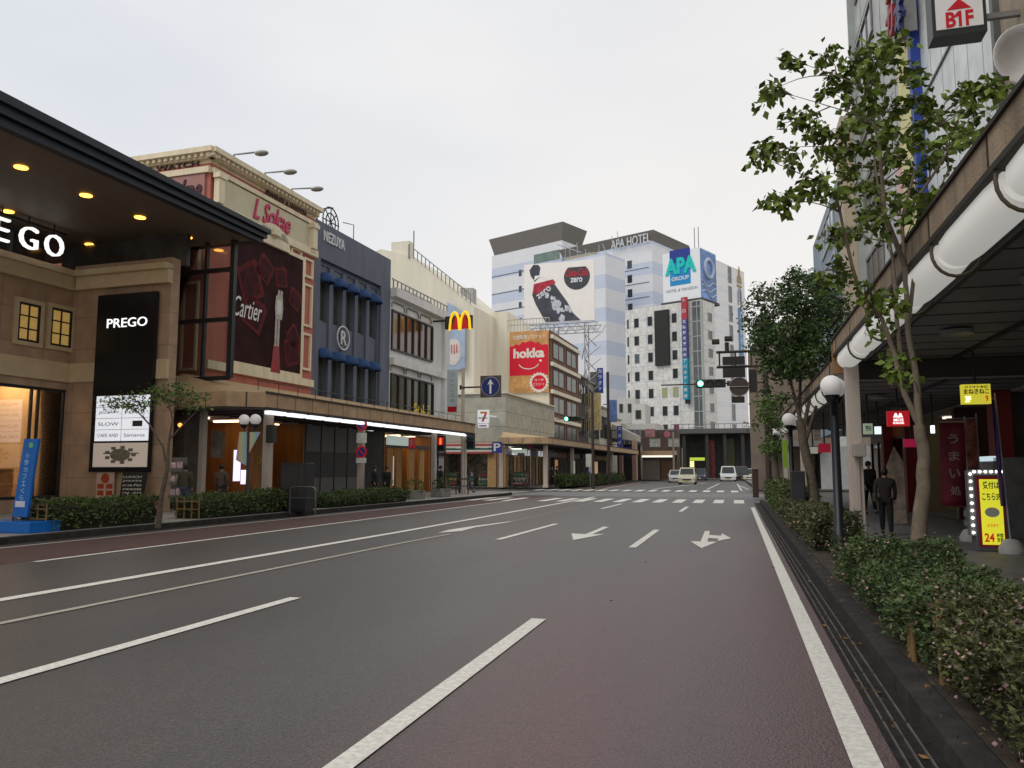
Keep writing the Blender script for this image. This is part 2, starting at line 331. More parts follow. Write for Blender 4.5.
slab('pavement', arc(3.6, 61, 2.2, 180, 270, 6)+[(30, 58.8), (30, 120), (1.0, 120)], W, paving, .12)
slab('station_forecourt', [(-60, 126), (40, 126), (40, 149), (-60, 149)], W, concrete, .12)
# right gutter with grating bars
g = MB(); g.sheet([(1.17, -8), (2.25, -8), (2.25, 37.5), (1.17, 37.5)], .132); struct('soil_bed', g, mat('dry_soil', (.055, .042, .032), .95, .4, 6, .9))
g = MB(); g.box(.76, .995, -8, 38.5, -.005, .006); struct('gutter', g, mat('gutter_dark', (.022, .020, .019), .9, .5, 8, .6, spec=.2))
g = MB()
for i, x in enumerate((.80, .86, .93)):
    for j in range(34): g.box(x-.005, x+.005, -3+j*1.2, -3+j*1.2+1.15, .005, .018)
struct('drain_grating', g, mat('grating_steel', (.10, .09, .08), .6, .6, 5))

# ------------------------------------------------------------------ trees and hedges
def bez(p0, p1, n=5, wob=.05):
    p0, p1 = Vector(p0), Vector(p1); Lh = (p1-p0).length
    off = Vector((random.uniform(-1, 1), random.uniform(-1, 1), random.uniform(.0, .8)))*Lh*wob*2
    return [p0.lerp(p1, i/n)+off*math.sin(math.pi*i/n) for i in range(n+1)]
def tree(label, base, fr, trunks, clusters, leafm, barkm, lsize=.12, per=60, crad=.32, group=None, crown='crown', sq=.7, twig=True, droop=.35, r0=.09, limb_r=.022, spread=.75, asp=.52):
    t = thing('street_tree', label, 'tree', base, fr, group)
    tb = MB()
    nodes = []
    for path, ra, rb in trunks:
        m = len(path); q = []; rr = []
        for i in range(m-1):
            a, b = Vector(path[i]), Vector(path[i+1])
            for k in range(4):
                f = k/4; q.append(a.lerp(b, f)+Vector((random.uniform(-1, 1), random.uniform(-1, 1), 0))*ra*.12); rr.append(ra+(rb-ra)*(i+f)/(m-1))
        q.append(Vector(path[-1])); rr.append(rb)
        tb.tube(q, rr, 9); nodes += [(p, r) for p, r in zip(q, rr)][len(q)//3:]
    lb = MB(); lim = MB(); zmin = min(n[0].z for n in nodes)
    for c in clusters:
        cc = Vector(c[:3]); rad = c[3] if len(c) > 3 else crad
        cand = [n for n in nodes if n[0].z < cc.z-.1] or nodes
        st = min(cand, key=lambda n: (n[0]-cc).length+.0*n[0].z)
        pth = bez(st[0], cc, 6, .07); lim.tube(pth, [max(st[1]*.6*(1-.8*i/6), .006) if limb_r is None else limb_r*(1-.75*i/6) for i in range(7)], 6)
        nodes += [(p, .02) for p in pth[2:5]]
        pts = []
        for k in range(max(3, per//9)):
            d = rng.normal(size=3); d /= np.linalg.norm(d); e = np.array(cc)+d*rad*rng.uniform(.35, 1)*np.array([1, 1, sq])
            if twig: lim.tube([pth[-2], (Vector(e.tolist())+cc)/2+Vector((0, 0, .03)), Vector(e.tolist())], [.007, .005, .003], 4)
            pts.append(e+rng.normal(size=(9, 3))*lsize*spread)
        leaves(lb, np.concatenate(pts), lsize, asp, droop)
    tk = tb.build('trunk', barkm, t, fr=fr)
    lim.build('limbs', barkm, tk)
    lb.build(crown, leafm, t)
    return t
def hedge(label, fr, x0, x1, y0, y1, z0, z1, leafm, lsize=.05, n=6000, group='hedges', flowerm=None, fl=0, bulge=.12, taper=None):
    t = thing('hedge', label, 'hedge', ((x0+x1)/2, (y0+y1)/2, z0), fr, group)
    core = MB(); nx, ny = 4, max(4, int((y1-y0)*1.4))
    def hgt(y, x): return z1-z0+bulge*(math.sin(y*2.3+x)+math.sin(y*5.1+2*x)*.6+math.sin(y*.9)*.8)*.5
    cs = []
    m = .12
    for j in range(ny+1):
        y = y0+m+(y1-y0-2*m)*j/ny; h = hgt(y, 0)-.1
        cs.append([(x0+m, y, z0), (x0+m*.6, y, z0+h*.6), (x0+m*1.6, y, z0+h*.93), ((x0+x1)/2, y, z0+h), (x1-m*1.6, y, z0+h*.93), (x1-m*.6, y, z0+h*.6), (x1-m, y, z0)])
    P = [p for c in cs for p in c]; k = 7
    F_ = [(j*k+i, j*k+i+1, (j+1)*k+i+1, (j+1)*k+i) for j in range(ny) for i in range(k-1)]+[tuple(range(k))[::-1], tuple(range(ny*k, ny*k+k))]
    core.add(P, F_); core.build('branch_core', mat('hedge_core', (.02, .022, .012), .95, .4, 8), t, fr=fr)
    # leaves on the shell, thinner towards the foot
    u = rng.uniform(0, 1, n); yy = y0+u*(y1-y0); side = rng.uniform(0, 1, n)
    X = np.empty(n); Z = np.empty(n); Y = yy.copy()
    H = np.array([hgt(y, 0) for y in yy])
    top = side < .42; a = rng.uniform(0, 1, n)
    X[top] = x0+(x1-x0)*a[top]; Z[top] = z0+H[top]*(1-.10*(2*a[top]-1)**4)+rng.normal(0, .035, top.sum())
    fs = (side >= .42); lft = rng.uniform(0, 1, n) < .5
    zz = rng.uniform(0, 1, n)**.7
    s1 = fs & lft; X[s1] = x0+rng.normal(0, .035, s1.sum())+.10*(1-zz[s1])+.06*zz[s1]**4+.05*np.sin(Y[s1]*4+zz[s1]*5); Z[s1] = z0+.05+H[s1]*zz[s1]*.97
    s2 = fs & ~lft; X[s2] = x1+rng.normal(0, .035, s2.sum())-.06*zz[s2]**4; Z[s2] = z0+.05+H[s2]*zz[s2]*.97
    en = rng.uniform(0, 1, n) < .09; Y[en] = np.where(rng.uniform(0, 1, en.sum()) < .5, y0+.03, y1-.03)+rng.normal(0, .03, en.sum()); X[en] = rng.uniform(x0, x1, en.sum()); Z[en] = z0+.05+H[en]*zz[en]
    pts = np.stack([X, Y, Z], 1)
    # clump noise: pull leaves in and out
    ph = np.sin(pts[:, 1]*9+pts[:, 2]*7)*np.sin(pts[:, 0]*8+pts[:, 1]*5)
    pts += (pts-np.array([(x0+x1)/2, 0, z0+.3])*np.array([1, 0, 1])-np.stack([np.zeros(n), Y, np.zeros(n)], 1))*(ph*.10)[:, None]
    k = int(n*fl)
    leaves(MBf := MB(), pts[k:], lsize, .5, -.2); MBf.build('foliage', leafm, t)
    if k:
        fm = MB(); leaves(fm, pts[:k]+rng.normal(0, .03, (k, 3)), lsize*.62, .8, -.3); fm.build('blossom', flowerm, t)
        sp = MB()
        for i in rng.integers(0, n, int((y1-y0)*9)):
            p = Vector(pts[i].tolist()); e = p+Vector((random.uniform(-.14, .1), random.uniform(-.12, .12), random.uniform(.02, .2)))
            sp.tube([p, e], [.004, .002], 4)
        sp.build('sprigs', bark, t)
    return t
leaf_dark = mat('leaf_dark', (.050, .088, .026), .5, .25, 1.5, island=.45)
leaf_mid = mat('leaf_mid', (.105, .150, .028), .6, .25, 1.5, island=.5)
leaf_hedge = mat('leaf_hedge', (.070, .102, .032), .6, .3, 2.0, island=.55)
leaf_green = mat('leaf_fresh', (.075, .13, .028), .5, .3, 2.0, island=.45)
leaf_abelia = mat('leaf_abelia', (.080, .086, .034), .6, .35, 2.2, island=.6)
blossom = mat('pale_pink_petals', (.36, .24, .23), .7, .2, 3, island=.35)
# people
def skin_mesh(name, joints, edges, m, parent, sub=2):
    me = bpy.data.meshes.new('t'); me.from_pydata([j[:3] for j in joints], edges, []); o = bpy.data.objects.new('t', me); C.objects.link(o)
    md = o.modifiers.new('s', 'SKIN'); md.use_smooth_shade = True
    for i, j in enumerate(joints): me.skin_vertices[0].data[i].radius = (j[3], j[4] if len(j) > 4 else j[3]); 
    me.skin_vertices[0].data[0].use_root = True
    o.modifiers.new('u', 'SUBSURF').levels = sub
    bpy.context.view_layer.update(); dg = bpy.context.evaluated_depsgraph_get(); me2 = bpy.data.meshes.new_from_object(o.evaluated_get(dg)); bpy.data.objects.remove(o)
    me2.name = name; me2.materials.clear(); me2.materials.append(m)
    for p in me2.polygons: p.use_smooth = True
    r = bpy.data.objects.new(name, me2); C.objects.link(r); r.parent = parent; r['_b'] = parent['_b']; return r
skin_m = mat('skin', (.42, .27, .20), .6, .08)
hair_m = mat('hair', (.018, .014, .012), .5, .2, 20)
def person(label, fr, x, y, z, h, face, stride, coat, legs, coat_len=.0, bag=None, group=None):
    t = thing('person', label, 'person', (x, y, z), fr, group); k = h/1.7
    t.rotation_euler = (0, 0, fr.a+RAD(face)); t['_b'] = (0, 0, 0)
    S = stride
    leg = lambda sx, f: [(sx*.09, 0, .90, .085), (sx*.10, f*.22+.02*abs(f), .50, .058), (sx*.10, f*.5, .085 if f >= 0 else .12, .038)]
    sc_ = lambda J: [tuple(c*k for c in j) for j in J]
    # body: one continuous figure (local -y is the front)
    J = [(0, 0, .95, .11, .09), (0, 0, 1.15, .12, .085), (0, .01, 1.36, .13, .085), (0, 0, 1.46, .05), (0, -.01, 1.52, .045), (0, -.015, 1.60, .078, .09), (0, -.01, 1.67, .06, .07)]
    E = [(i, i+1) for i in range(6)]
    for sx, f in ((-1, S), (1, -S)):
        b = len(J); J += [(sx*.17, .01, 1.38, .05), (sx*.22, .02-f*.10, 1.14, .038), (sx*.21, -.06-f*.22, .92, .028), (sx*.205, -.09-f*.26, .85, .026), (sx*.20, -.10-f*.28, .78, .014)]; E += [(2, b), (b, b+1), (b+1, b+2), (b+2, b+3), (b+3, b+4)]
        b = len(J); J += leg(sx, f)+[(sx*.10, f*.5-.14, .04, .035, .025)]; E += [(0, b), (b, b+1), (b+1, b+2), (b+2, b+3)]
    body = skin_mesh('body', sc_(J), E, skin_m, t)
    J = [(0, 0, .88-coat_len, .17, .13), (0, 0, 1.0, .155, .125), (0, 0, 1.18, .165, .135), (0, .01, 1.38, .175, .14), (0, 0, 1.49, .085)]; E = [(0, 1), (1, 2), (2, 3), (3, 4)]
    for sx, f in ((-1, S), (1, -S)):
        b = len(J); J += [(sx*.19, .01, 1.38, .082), (sx*.235, .02-f*.10, 1.14, .056), (sx*.215, -.06-f*.22, .91, .045)]; E += [(3, b), (b, b+1), (b+1, b+2)]
    skin_mesh('coat', sc_(J), E, coat, t)
    J = [(0, 0, .94, .13, .10)]; E = []
    for sx, f in ((-1, S), (1, -S)):
        b = len(J); q = leg(sx, f); J += [(a[0], a[1], a[2], a[3]+.018) for a in q]; E += [(0, b), (b, b+1), (b+1, b+2)]
    skin_mesh('trousers', sc_(J), E, legs, t)
    sh = MB()
    for sx, f in ((-1, S), (1, -S)): sh.ball((sx*.10*k, (f*.5-.06)*k, (.045 if f >= 0 else .07)*k), .05*k, 10, 6, (.9, 2.4, .9))
    sh.build('shoes', black_metal, t)
    hm = MB(); hm.ball((0, .012*k, 1.635*k), .105*k, 14, 9, (.88, 1.0, 1.02)); hm.build('hair', hair_m, t)
    if bag: bm_ = MB(); bm_.box(.20*k, .30*k, -.16*k, .16*k, .85*k, 1.08*k, .03); bm_.tube([(.25*k, -.1*k, 1.07*k), (.17*k, -.03, 1.45*k), (.25*k, .1*k, 1.07*k)], .012, 6); bm_.build('bag', bag, t)
    return t
# ================================================================== LEFT SIDE
WF = 20.0; XF = -WF                      # street facades, frame L
SF = street_face(XF)
def P(u, v, w=WF): h = hit(L, u, v, 'x', -w); return h[1], h[2]      # along street, height
def Q(u, v, s): h = hit(L, u, v, 'y', s); return h[0], h[2]          # across, height on a wall facing the camera
def window(parent, F, a0, a1, b0, b1, fm, gm, t=.06, d=.0, mull=0, trans=0, dep=.06, label=None):
    o = MB(); o.frame(F, a0, a1, b0, b1, t, d, d+dep)
    for i in range(mull): a = a0+(a1-a0)*(i+1)/(mull+1); o.fbox(F, a-t*.3, a+t*.3, b0+t, b1-t, d+.005, d+dep-.01)
    for i in range(trans): b = b0+(b1-b0)*(i+1)/(trans+1); o.fbox(F, a0+t, a1-t, b-t*.3, b+t*.3, d+.004, d+dep-.012)
    wn = o.build('window', fm, parent)
    p = MB(); p.fbox(F, a0+t*.8, a1-t*.8, b0+t*.8, b1-t*.8, d-.03, d+.012); p.build('pane', gm, wn)
    return wn
# ---------------- PREGO building
tan_wall = tiled('tan_stone', (.40, .27, .18), (.43, .29, .19), (.25, .17, .11), 1.6, 1.1, 'yz', .012, .7)
tan_wall2 = tiled('tan_stone_side', (.40, .27, .18), (.43, .29, .19), (.25, .17, .11), 1.6, 1.1, 'xz', .012, .7)
band_m = mat('cream_band', (.55, .44, .29), .7, .1, 3)
pg = thing('shop_building', 'tan stone shopping building under a huge dark flat canopy with downlights', 'building', (-26, 14, .14), L)
PS = street_face(-23.0); PF = front_face(21.5)
win0, win1 = P(8, 400, 23)[0]-5, P(66, 400, 23)[0]; wz0, wz1 = .55, P(40, 387, 23)[1]
o = MB()
o.box(-23.35, -23.0, win1, 21.5, .14, 8.0); o.box(-23.35, -23, 8, win1, wz1, 8.0); o.box(-23.35, -23, 8, win1, .14, wz0)
o.box(-34, -23.35, 22.2, 22.5, .14, 8); o.box(-34, -33.7, 2, 22.2, .14, 8); o.build('wall', tan_wall, pg)
o = MB(); o.box(-23.0, -18.85, 21.5, 21.9, .14, 8.6); o.build('end_wall', tan_wall2, pg)
o = MB(); zb = Q(85, 372, 21.5)[1]
o.fbox(PS, 8, 21.5, zb-.35, zb+.3, -.02, .09); o.fbox(PF, -22.9, -18.8, zb-.35, zb+.3, -.02, .09)
zc = Q(90, 275, 21.5)[1]
o.fbox(PS, 8, 21.5, zc-.55, zc-.05, 0, .22); o.fbox(PS, 8, 21.5, zc-.1, zc+.1, 0, .38); o.fbox(PF, -22.7, -18.8, zc-.55, zc-.05, 0, .22); o.fbox(PF, -22.6, -18.8, zc-.1, zc+.1, 0, .38)
o.build('cornice', band_m, pg)
warmglow = mat('amber_pane', (.4, .28, .1), .3, .25, 5, emit=(1, .62, .18), estr=.22)
for (ul, ur, vt, vb) in ((17, 39, 301, 342), (50, 71, 307, 347)):
    a0 = P(ul, 320, 23)[0]; a1 = P(ur, 320, 23)[0]; b1 = P(ul, vt, 23)[1]; b0 = P(ul, vb-2, 23)[1]
    wn = window(pg, PS, a0, a1, b0, b1, black_metal, warmglow, .07, 0.0, 1, 2)
    o = MB(); o.frame(PS, a0-.14, a1+.14, b0-.14, b1+.14, .137, 0, .08); o.build('window_surround', band_m, wn)
# shop window with lit interior
o = MB()
for a in (win0, win0+2.4, P(30, 430, 23)[0], P(37, 430, 23)[0], win1-.08): o.fbox(PS, a, a+.07, wz0, wz1, -.12, -.04)
o.fbox(PS, win0, win1, wz0, wz0+.1, -.13, -.03); o.fbox(PS, win0, win1, wz1-.1, wz1, -.13, -.03); wn = o.build('shop_window', black_metal, pg)
o = MB(); o.fbox(PS, win0, win1, wz0+.1, wz1-.1, -.09, -.075); o.build('pane', clear, wn)
o = MB(); o.box(-27.5, -27.4, 9, 22.2, .14, wz1+.5); o.box(-27.4, -23.4, 21.6, 21.7, .14, wz1+.5); o.box(-27.4, -23.4, 8.9, 9, .14, wz1+.5); o.box(-27.4, -23.36, 9, 21.6, .14, .2); o.build('shop_interior', mat('warm_plaster', (.55, .42, .28), .8, .08, 2), pg)
o = MB(); o.box(-27.4, -23.36, 9, 21.6, wz1+.45, wz1+.55); o.build('shop_ceiling', mat('ceiling_white', (.5, .46, .4), .8), pg)
for yy in (11.5, 14.5, 17.2, 19.0, 20.9):  # farthest lamp row is added to brighten the dark inner end wall
    o = MB(); o.box(-26.3, -24.3, yy, yy+.35, wz1+.38, wz1+.42); o.build('shop_light', glow('warm_lamp', (1, .66, .33), 22), pg)
sh = thing('display_shelf', 'pale shelves of shoes and bags seen through the lit shop window', 'shelf', (-24.8, 18.5, .2), L)
o = MB()
for z in (.55, 1.0, 1.5): o.box(-25.3, -24.5, 16.2, 20.9, z, z+.05)
for y in (16.2, 18.5, 20.85): o.box(-25.3, -24.5, y, y+.05, .2, 1.5)
o.build('board', mat('pale_wood', (.5, .36, .2), .6), sh)
gd = [mat('goods_black', (.02, .02, .02), .4), mat('goods_tan', (.35, .22, .1), .5), mat('goods_grey', (.3, .3, .3), .5)]
for i in range(14):
    y = 16.5+(i % 7)*.62; z = (.60, 1.05)[i//7]; o = MB(); o.ball((-24.85, y+.15, z+.09), .09, 10, 6, (1, 1.8, 1)); o.build('goods', gd[i % 3], sh)
# canopy
s_tip, z_tip = P(262, 243, 17); z_0 = P(0, 122, 17)[1]; zt0 = P(0, 86, 17)[1]
cz = 9.62
cp = MB(); cp.box(-34, -17.15, -2, s_tip, cz, cz+.25); cpo = cp.build('canopy', mat('canopy_soffit', (.15, .12, .095), .55, .12, 2), pg)
o = MB()
th0, th1 = .355, .165                                   # each of three steps gets shallower towards the far end
for k in range(3):
    d = .12*k; zz = cz-.02
    y0 = -2; y1 = s_tip+.15+d*.5; x = -17.15+.1+d
    ya, yb = zz+k*th0, zz+k*th1
    Pp = [(x-.25, y0, ya), (x, y0, ya), (x, y0, ya+th0-.02), (x-.25, y0, ya+th0-.02), (x-.25, y1, yb), (x, y1, yb), (x, y1, yb+th1-.02), (x-.25, y1, yb+th1-.02)]
    o.add(Pp, [(0, 1, 2, 3), (7, 6, 5, 4), (1, 5, 6, 2), (4, 0, 3, 7), (3, 2, 6, 7), (0, 4, 5, 1)])
    o.box(-34, x-.26, y1-.3, y1, yb+.003, yb+th1-.02)
o.build('fascia', navy_metal, cpo)
amber = glow('amber_lamp', (1, .45, .06), 5.0)
for u, v in ((21, 168), (86, 196), (140, 218), (187, 238), (90, 245), (8, 212)):
    h = hit(L, u, v, 'z', cz-.03); o = MB(); F = None
    pts = [(h[0]+.17*math.cos(i*math.pi/8), h[1]+.17*math.sin(i*math.pi/8)) for i in range(16)]
    o.prism_z(pts, cz-.03, cz-.005); o.build('downlight', amber, cpo)
# recessed dark upper wall under the canopy, hung lettering
o = MB(); o.box(-24.6, -24.4, 2, 21.5, zc, cz); o.box(-24.4, -18.9, 22.2, 22.4, 8.5, cz); o.build('upper_glazing', mat('dark_glazing', (.06, .055, .05), .15, .4, 1.2, spec=.8), pg)
for i in range(5): o = MB(); o.box(-24.4, -24.3, 8+i*3, 8.12+i*3, zc, cz); o.build('mullion', grey_metal, pg)
F = street_face(-22.5); lit = glow('white_letter', (1, 1, .98), 1.1)
yE0 = P(-9, 232, 22.4)[0]; y1 = P(65, 245, 22.4)[0]; zt = P(40, 230, 22.4)[1]; zb2 = P(40, 252, 22.4)[1]
for ch, ul, ur in (('P', -68, -52), ('R', -38, -21), ('E', -5, 9), ('G', 20, 38), ('O', 46, 64)):
    a0 = P(ul, 240, 22.4)[0]; a1 = P(ur, 240, 22.4)[0]
    text(ch, F, a0, a1, zb2, zt, 0.02, lit, pg, 'letter', ext=.12, bold=-.012)
o = MB(); o.fbox(F, P(-70, 240, 22.4)[0], y1+.1, zt+.12, zt+.18, .02, .07)
for a in (P(2, 240, 22.4)[0], P(29, 240, 22.4)[0], P(55, 240, 22.4)[0]): o.fbox(F, a-.02, a+.02, zt-.02, cz, .03, .06)
o.build('letter_rail', black_metal, pg)
# tall black name panel and directory (flat boards on the end wall)
x0, zt = Q(100, 297, 21.45); x1 = Q(160, 297, 21.45)[0]; zb3 = Q(96, 472, 21.45)[1]
x0 = Q(97, 400, 21.45)[0]; x1 = Q(155.5, 400, 21.45)[0]
BP = front_face(21.40)
sg = thing('name_panel', 'tall black board with small white shop name and lit tenant list below', 'sign', ((x0+x1)/2, 21.35, zb3), L)
o = MB(); o.fbox(BP, x0, x1, zb3, zt, 0, .14); o.build('board', mat('gloss_black', (.008, .008, .01), .25, .2, 1), sg)
q = lambda v: Q(110, v, 21.25)[1]
text('PREGO', BP, Q(107, 325, 21.25)[0], Q(147, 325, 21.25)[0], q(328), q(319), .141, lit, sg, ext=.02, bold=0)
a0, a1 = Q(96, 420, 21.25)[0], Q(149, 420, 21.25)[0]; b0, b1 = q(441), q(396)
o = MB(); o.fbox(BP, a0, a1, b0, b1, .14, .17); sp_ = o.build('tenant_board', glow('lit_white_board', (.86, .9, .98), .62), sg)
o = MB()
for i in range(1, 4): b = b0+(b1-b0)*i/4; o.fbox(BP, a0, a1, b-.006, b+.006, .17, .174)
o.fbox(BP, (a0+a1)/2-.006, (a0+a1)/2+.006, b0, b1, .17, .173); o.build('grid_line', black_metal, sp_)
ink = mat('dark_ink', (.03, .03, .03), .6)
am_ = (a0+a1)/2; hh = (b1-b0)/4
for i, (l, r) in enumerate((('CAFE AND', 'Samansa'), ('SLOW', ''), ('JIGSAW', 'HAIR'), ('MARC JACOBS', ''))):
    for k, tx in enumerate((l, r)):
        if tx: text(tx, BP, a0+.12+k*(am_-a0), am_-.12+k*(am_-a0), b0+hh*(i+.35), b0+hh*(i+.65), .171, ink, sp_, ext=.003)
o = MB(); o.fbox(BP, am_+.45, am_+.85, b0+hh*1.25, b0+hh*1.75, .171, .176); o.build('black_block', ink, sp_)
b0, b1 = q(467), q(443); o = MB(); o.fbox(BP, a0-.03, a1, b0, b1, .14, .165); mp_ = o.build('map_board', glow('lit_map', (.55, .47, .40), .35), sg)
o = MB(); cxm, czm = (a0+a1)/2, (b0+b1)/2
o.disc(BP, cxm, czm, .26, .166, .17, 16, 1.6, .8)
for i in range(9): an = i*.7; o.fbox(BP, cxm+.55*math.cos(an)-.09, cxm+.55*math.cos(an)+.09, czm+.25*math.sin(an)-.05, czm+.25*math.sin(an)+.05, .166, .174)
o.fbox(BP, cxm-.7, cxm+.75, czm+.03, czm+.07, .166, .171); o.build('map_drawing', mat('map_ink', (.16, .15, .12), .7, .5, 9), mp_)
# menu poster and chalk board
x0, z1 = Q(96, 471, 21.3); x1, z0 = Q(112, 498, 21.3)
o = MB(); o.fbox(PF, x0, x1, z0, z1, .12, .16); po = tag(o.build('menu_poster', mat('poster_paper', (.5, .38, .32), .6, .1), None, (x0, 21.4, z0), L), 'white menu poster with red dish photos below the tenant board', 'poster')
fm = mat('dish_red', (.35, .06, .03), .5, .5, 12)
o = MB()
o.disc(PF, (x0+x1)/2, z1-.24, .17, .161, .166, 14)
for i in range(2):
    for j in range(2): o.fbox(PF, x0+.06+i*(x1-x0)/2, x0+(x1-x0)/2-.04+i*(x1-x0)/2, z0+.08+j*.22, z0+.24+j*.22, .161, .166)
o.build('dish_picture', fm, po)
x0, z1 = Q(123, 472, 21.0); x1, z0 = Q(145, 500, 21.0)
BF = front_face(21.0)
bb = thing('chalk_board', 'black chalk board with white handwriting beside the menu poster', 'sign', ((x0+x1)/2, 21, .144), L)
o = MB(); o.fprism(BF, [(x0-.05, z0), (x1-.08, z0), (x1+.05, z1), (x0+.05, z1)], 0, .05); o.box(x0, x0+.05, 20.98, 21.2, .144, z0); o.box(x1-.15, x1-.1, 20.98, 21.2, .144, z0); o.build('board', mat('chalkboard', (.012, .014, .012), .6), bb)
for i, tx in enumerate(('LUNCH', 'pasta', 'cafe', 'sweets', 'open')): text(tx, BF, x0+.06, x1-.12, z1-.12-i*.13-.07, z1-.12-i*.13, .052, white_paint, bb, ext=.003, shear=.2)
# glazed screen beside the canopy end
gs = thing('glass_screen', 'black framed glass screen hanging below the tip of the dark canopy', 'screen', (-19.5, 23.5, 4.5), L)
GF = front_face(23.4)
xl, xm, xr = Q(174, 330, 23.4)[0], Q(204, 330, 23.4)[0], Q(231, 330, 23.4)[0]; zl, zm1, zm2, zh = Q(200, 379, 23.4)[1], Q(200, 321, 23.4)[1], Q(200, 272, 23.4)[1], cz
o = MB()
for x in (xl, xr): o.fbox(GF, x-.09, x+.09, zl, zh, -.1, .08)
o.fbox(GF, xm-.05, xm+.05, zl, zh, -.08, .06)
for z in (zl, zm1, zm2): o.fbox(GF, xl, xr, z-.07, z+.07, -.07, .07)
o.build('frame', black_metal, gs)
o = MB(); o.fbox(GF, xl, xr, zl, zh-.1, -.02, -.005); o.build('pane', clear, gs)

# ---------------- Jewellery building (pink and cream)
pink = mat('pink_stone', (.46, .165, .13), .75, .10, 2.5, streak=.1)
creamy = mat('cream_moulding', (.78, .70, .53), .7, .08, 3, streak=.12)
mauve = mat('mauve_panel', (.36, .20, .19), .7, .06)
s0, zt = P(212, 150); s1 = P(316, 210)[0]
jb = thing('jewellery_building', 'pink and cream classical shop front with a giant dark watch poster', 'building', (-24, 28, .14), L)
SS = front_face(s0)
o = MB(); o.box(-34, XF, s0, s1, 4.3, zt-.5); o.build('wall', pink, jb)
o = MB()
for F, a0, a1 in ((SF, s0-.3, s1), (SS, -34, XF+.3)):
    o.fbox(F, a0, a1, zt-.2, zt, 0, .42); o.fbox(F, a0, a1, zt-.38, zt-.2, 0, .2)
    n = int((a1-a0)/.28)
    for i in range(n): o.fbox(F, a0+i*.28, a0+i*.28+.14, zt-.34, zt-.205, .2, .33)
o.box(-34, XF, s0, s1, zt-.5, zt-.05)
b_ = lambda v, u=225: P(u, v)[1]
# street-side mouldings
zf1 = P(229, 199)[1]; zf2 = P(229, 222)[1]
def m_(*p): return P(*p)
zA = m_(230, 180)[1]; zB = zA; zC = m_(230, 214)[1]; zD = m_(232, 222)[1]
zE = m_(300, 378)[1]
o.fbox(SF, s0, s1, zA-.09, zA+.09, 0, .16); o.fbox(SF, s0, s1, zC-.2, zC+.12, 0, .2)
ps0, ps1 = P(231, 300)[0], P(300, 300)[0]; pz1 = P(300, 262)[1]; pz0 = P(300, 376)[1]
o.fbox(SF, s0+.1, s1, pz0-.42, pz0-.1, 0, .14)
# arch over poster
acx = (ps0+ps1)/2
arcp = [(acx+1.25*math.cos(math.pi*i/10), pz1+.1+.95*math.sin(math.pi*i/10)) for i in range(11)]
o.fprism(SF, arcp, 0, .2)
o.frame(SF, ps0-.16, ps1+.16, pz0-.1, pz1+.25, .16, 0, .12)
for a in (s1-.95, s0+.35, s1-2.2): pass
for (a0, a1, b0, b1) in ((s1-.98, s1-.22, pz0+.3, pz0+2.0), (s1-.98, s1-.22, pz0+2.3, pz1-.9), (s1-.98, s1-.22, pz1-.6, pz1+.3), (acx+1.5, s1-1.2, pz1+.42, zC-.45), (s0+.3, acx-1.5, pz1+.42, zC-.45)):
    if a1 > a0: o.frame(SF, a0, a1, b0, b1, .1, 0, .1)
for a, hh0, hh1 in ((s0+.25, zC+.1, zA-.1), (acx, pz1+.6, zC+.05), (s1-.5, zC+.1, zA-.1)): o.fbox(SF, a-.17, a+.17, hh0, hh1, .1, .34); o.fbox(SF, a-.25, a+.25, hh1-.2, hh1, .1, .4); o.fbox(SF, a-.12, a+.12, hh0-.15, hh0, .1, .24)
# side pilasters
for xx in (XF-.6, XF-1.9):
    o.frame(SS, xx-.42, xx+.32, 5.2, 8.6, .09, 0, .1); o.frame(SS, xx-.42, xx+.32, 8.9, zC-.4, .09, 0, .1)
o.fbox(SS, -34, XF, zA-.12, zA+.12, 0, .16); o.fbox(SS, -34, XF, zC-.2, zC+.12, 0, .2)
o.build('moulding', creamy, jb)
o = MB(); o.fbox(SF, s0+.5, s1-.4, zC+.14, zA-.14, 0, .1); pn = o.build('name_band', mat('pale_cream_panel', (.58, .54, .40), .7, .06), jb)
a0 = P(251, 210)[0]; a1 = P(288, 222)[0]
text('L Sokae', SF, a0, a1, zC+.25, zA-.22, .102, mat('pink_letter', (.45, .03, .10), .4), pn, ext=.06, bold=.012, shear=.35)
o = MB(); o.fbox(SS, XF-3.4, XF-.2, zC+.14, zA-.14, 0, .1); pn = o.build('name_band', mauve, jb)
text('Sokae', SS, XF-2.0, XF-.3, zC+.25, zA-.3, .102, mat('plum_letter', (.05, .012, .015), .4), pn, ext=.05, bold=.012, shear=.35)
dk = mat('brown_letter', (.06, .025, .018), .5)
text('JEWELRY & WATCH', SS, XF-5.4, XF-.55, zA+.15, zA+.42, .03, dk, jb, ext=.04, bold=.012)
text('JEWELRY & WATCH', SF, s0+3.4, s1-.9, zA+.15, zA+.38, .03, dk, jb, ext=.04, bold=.012)
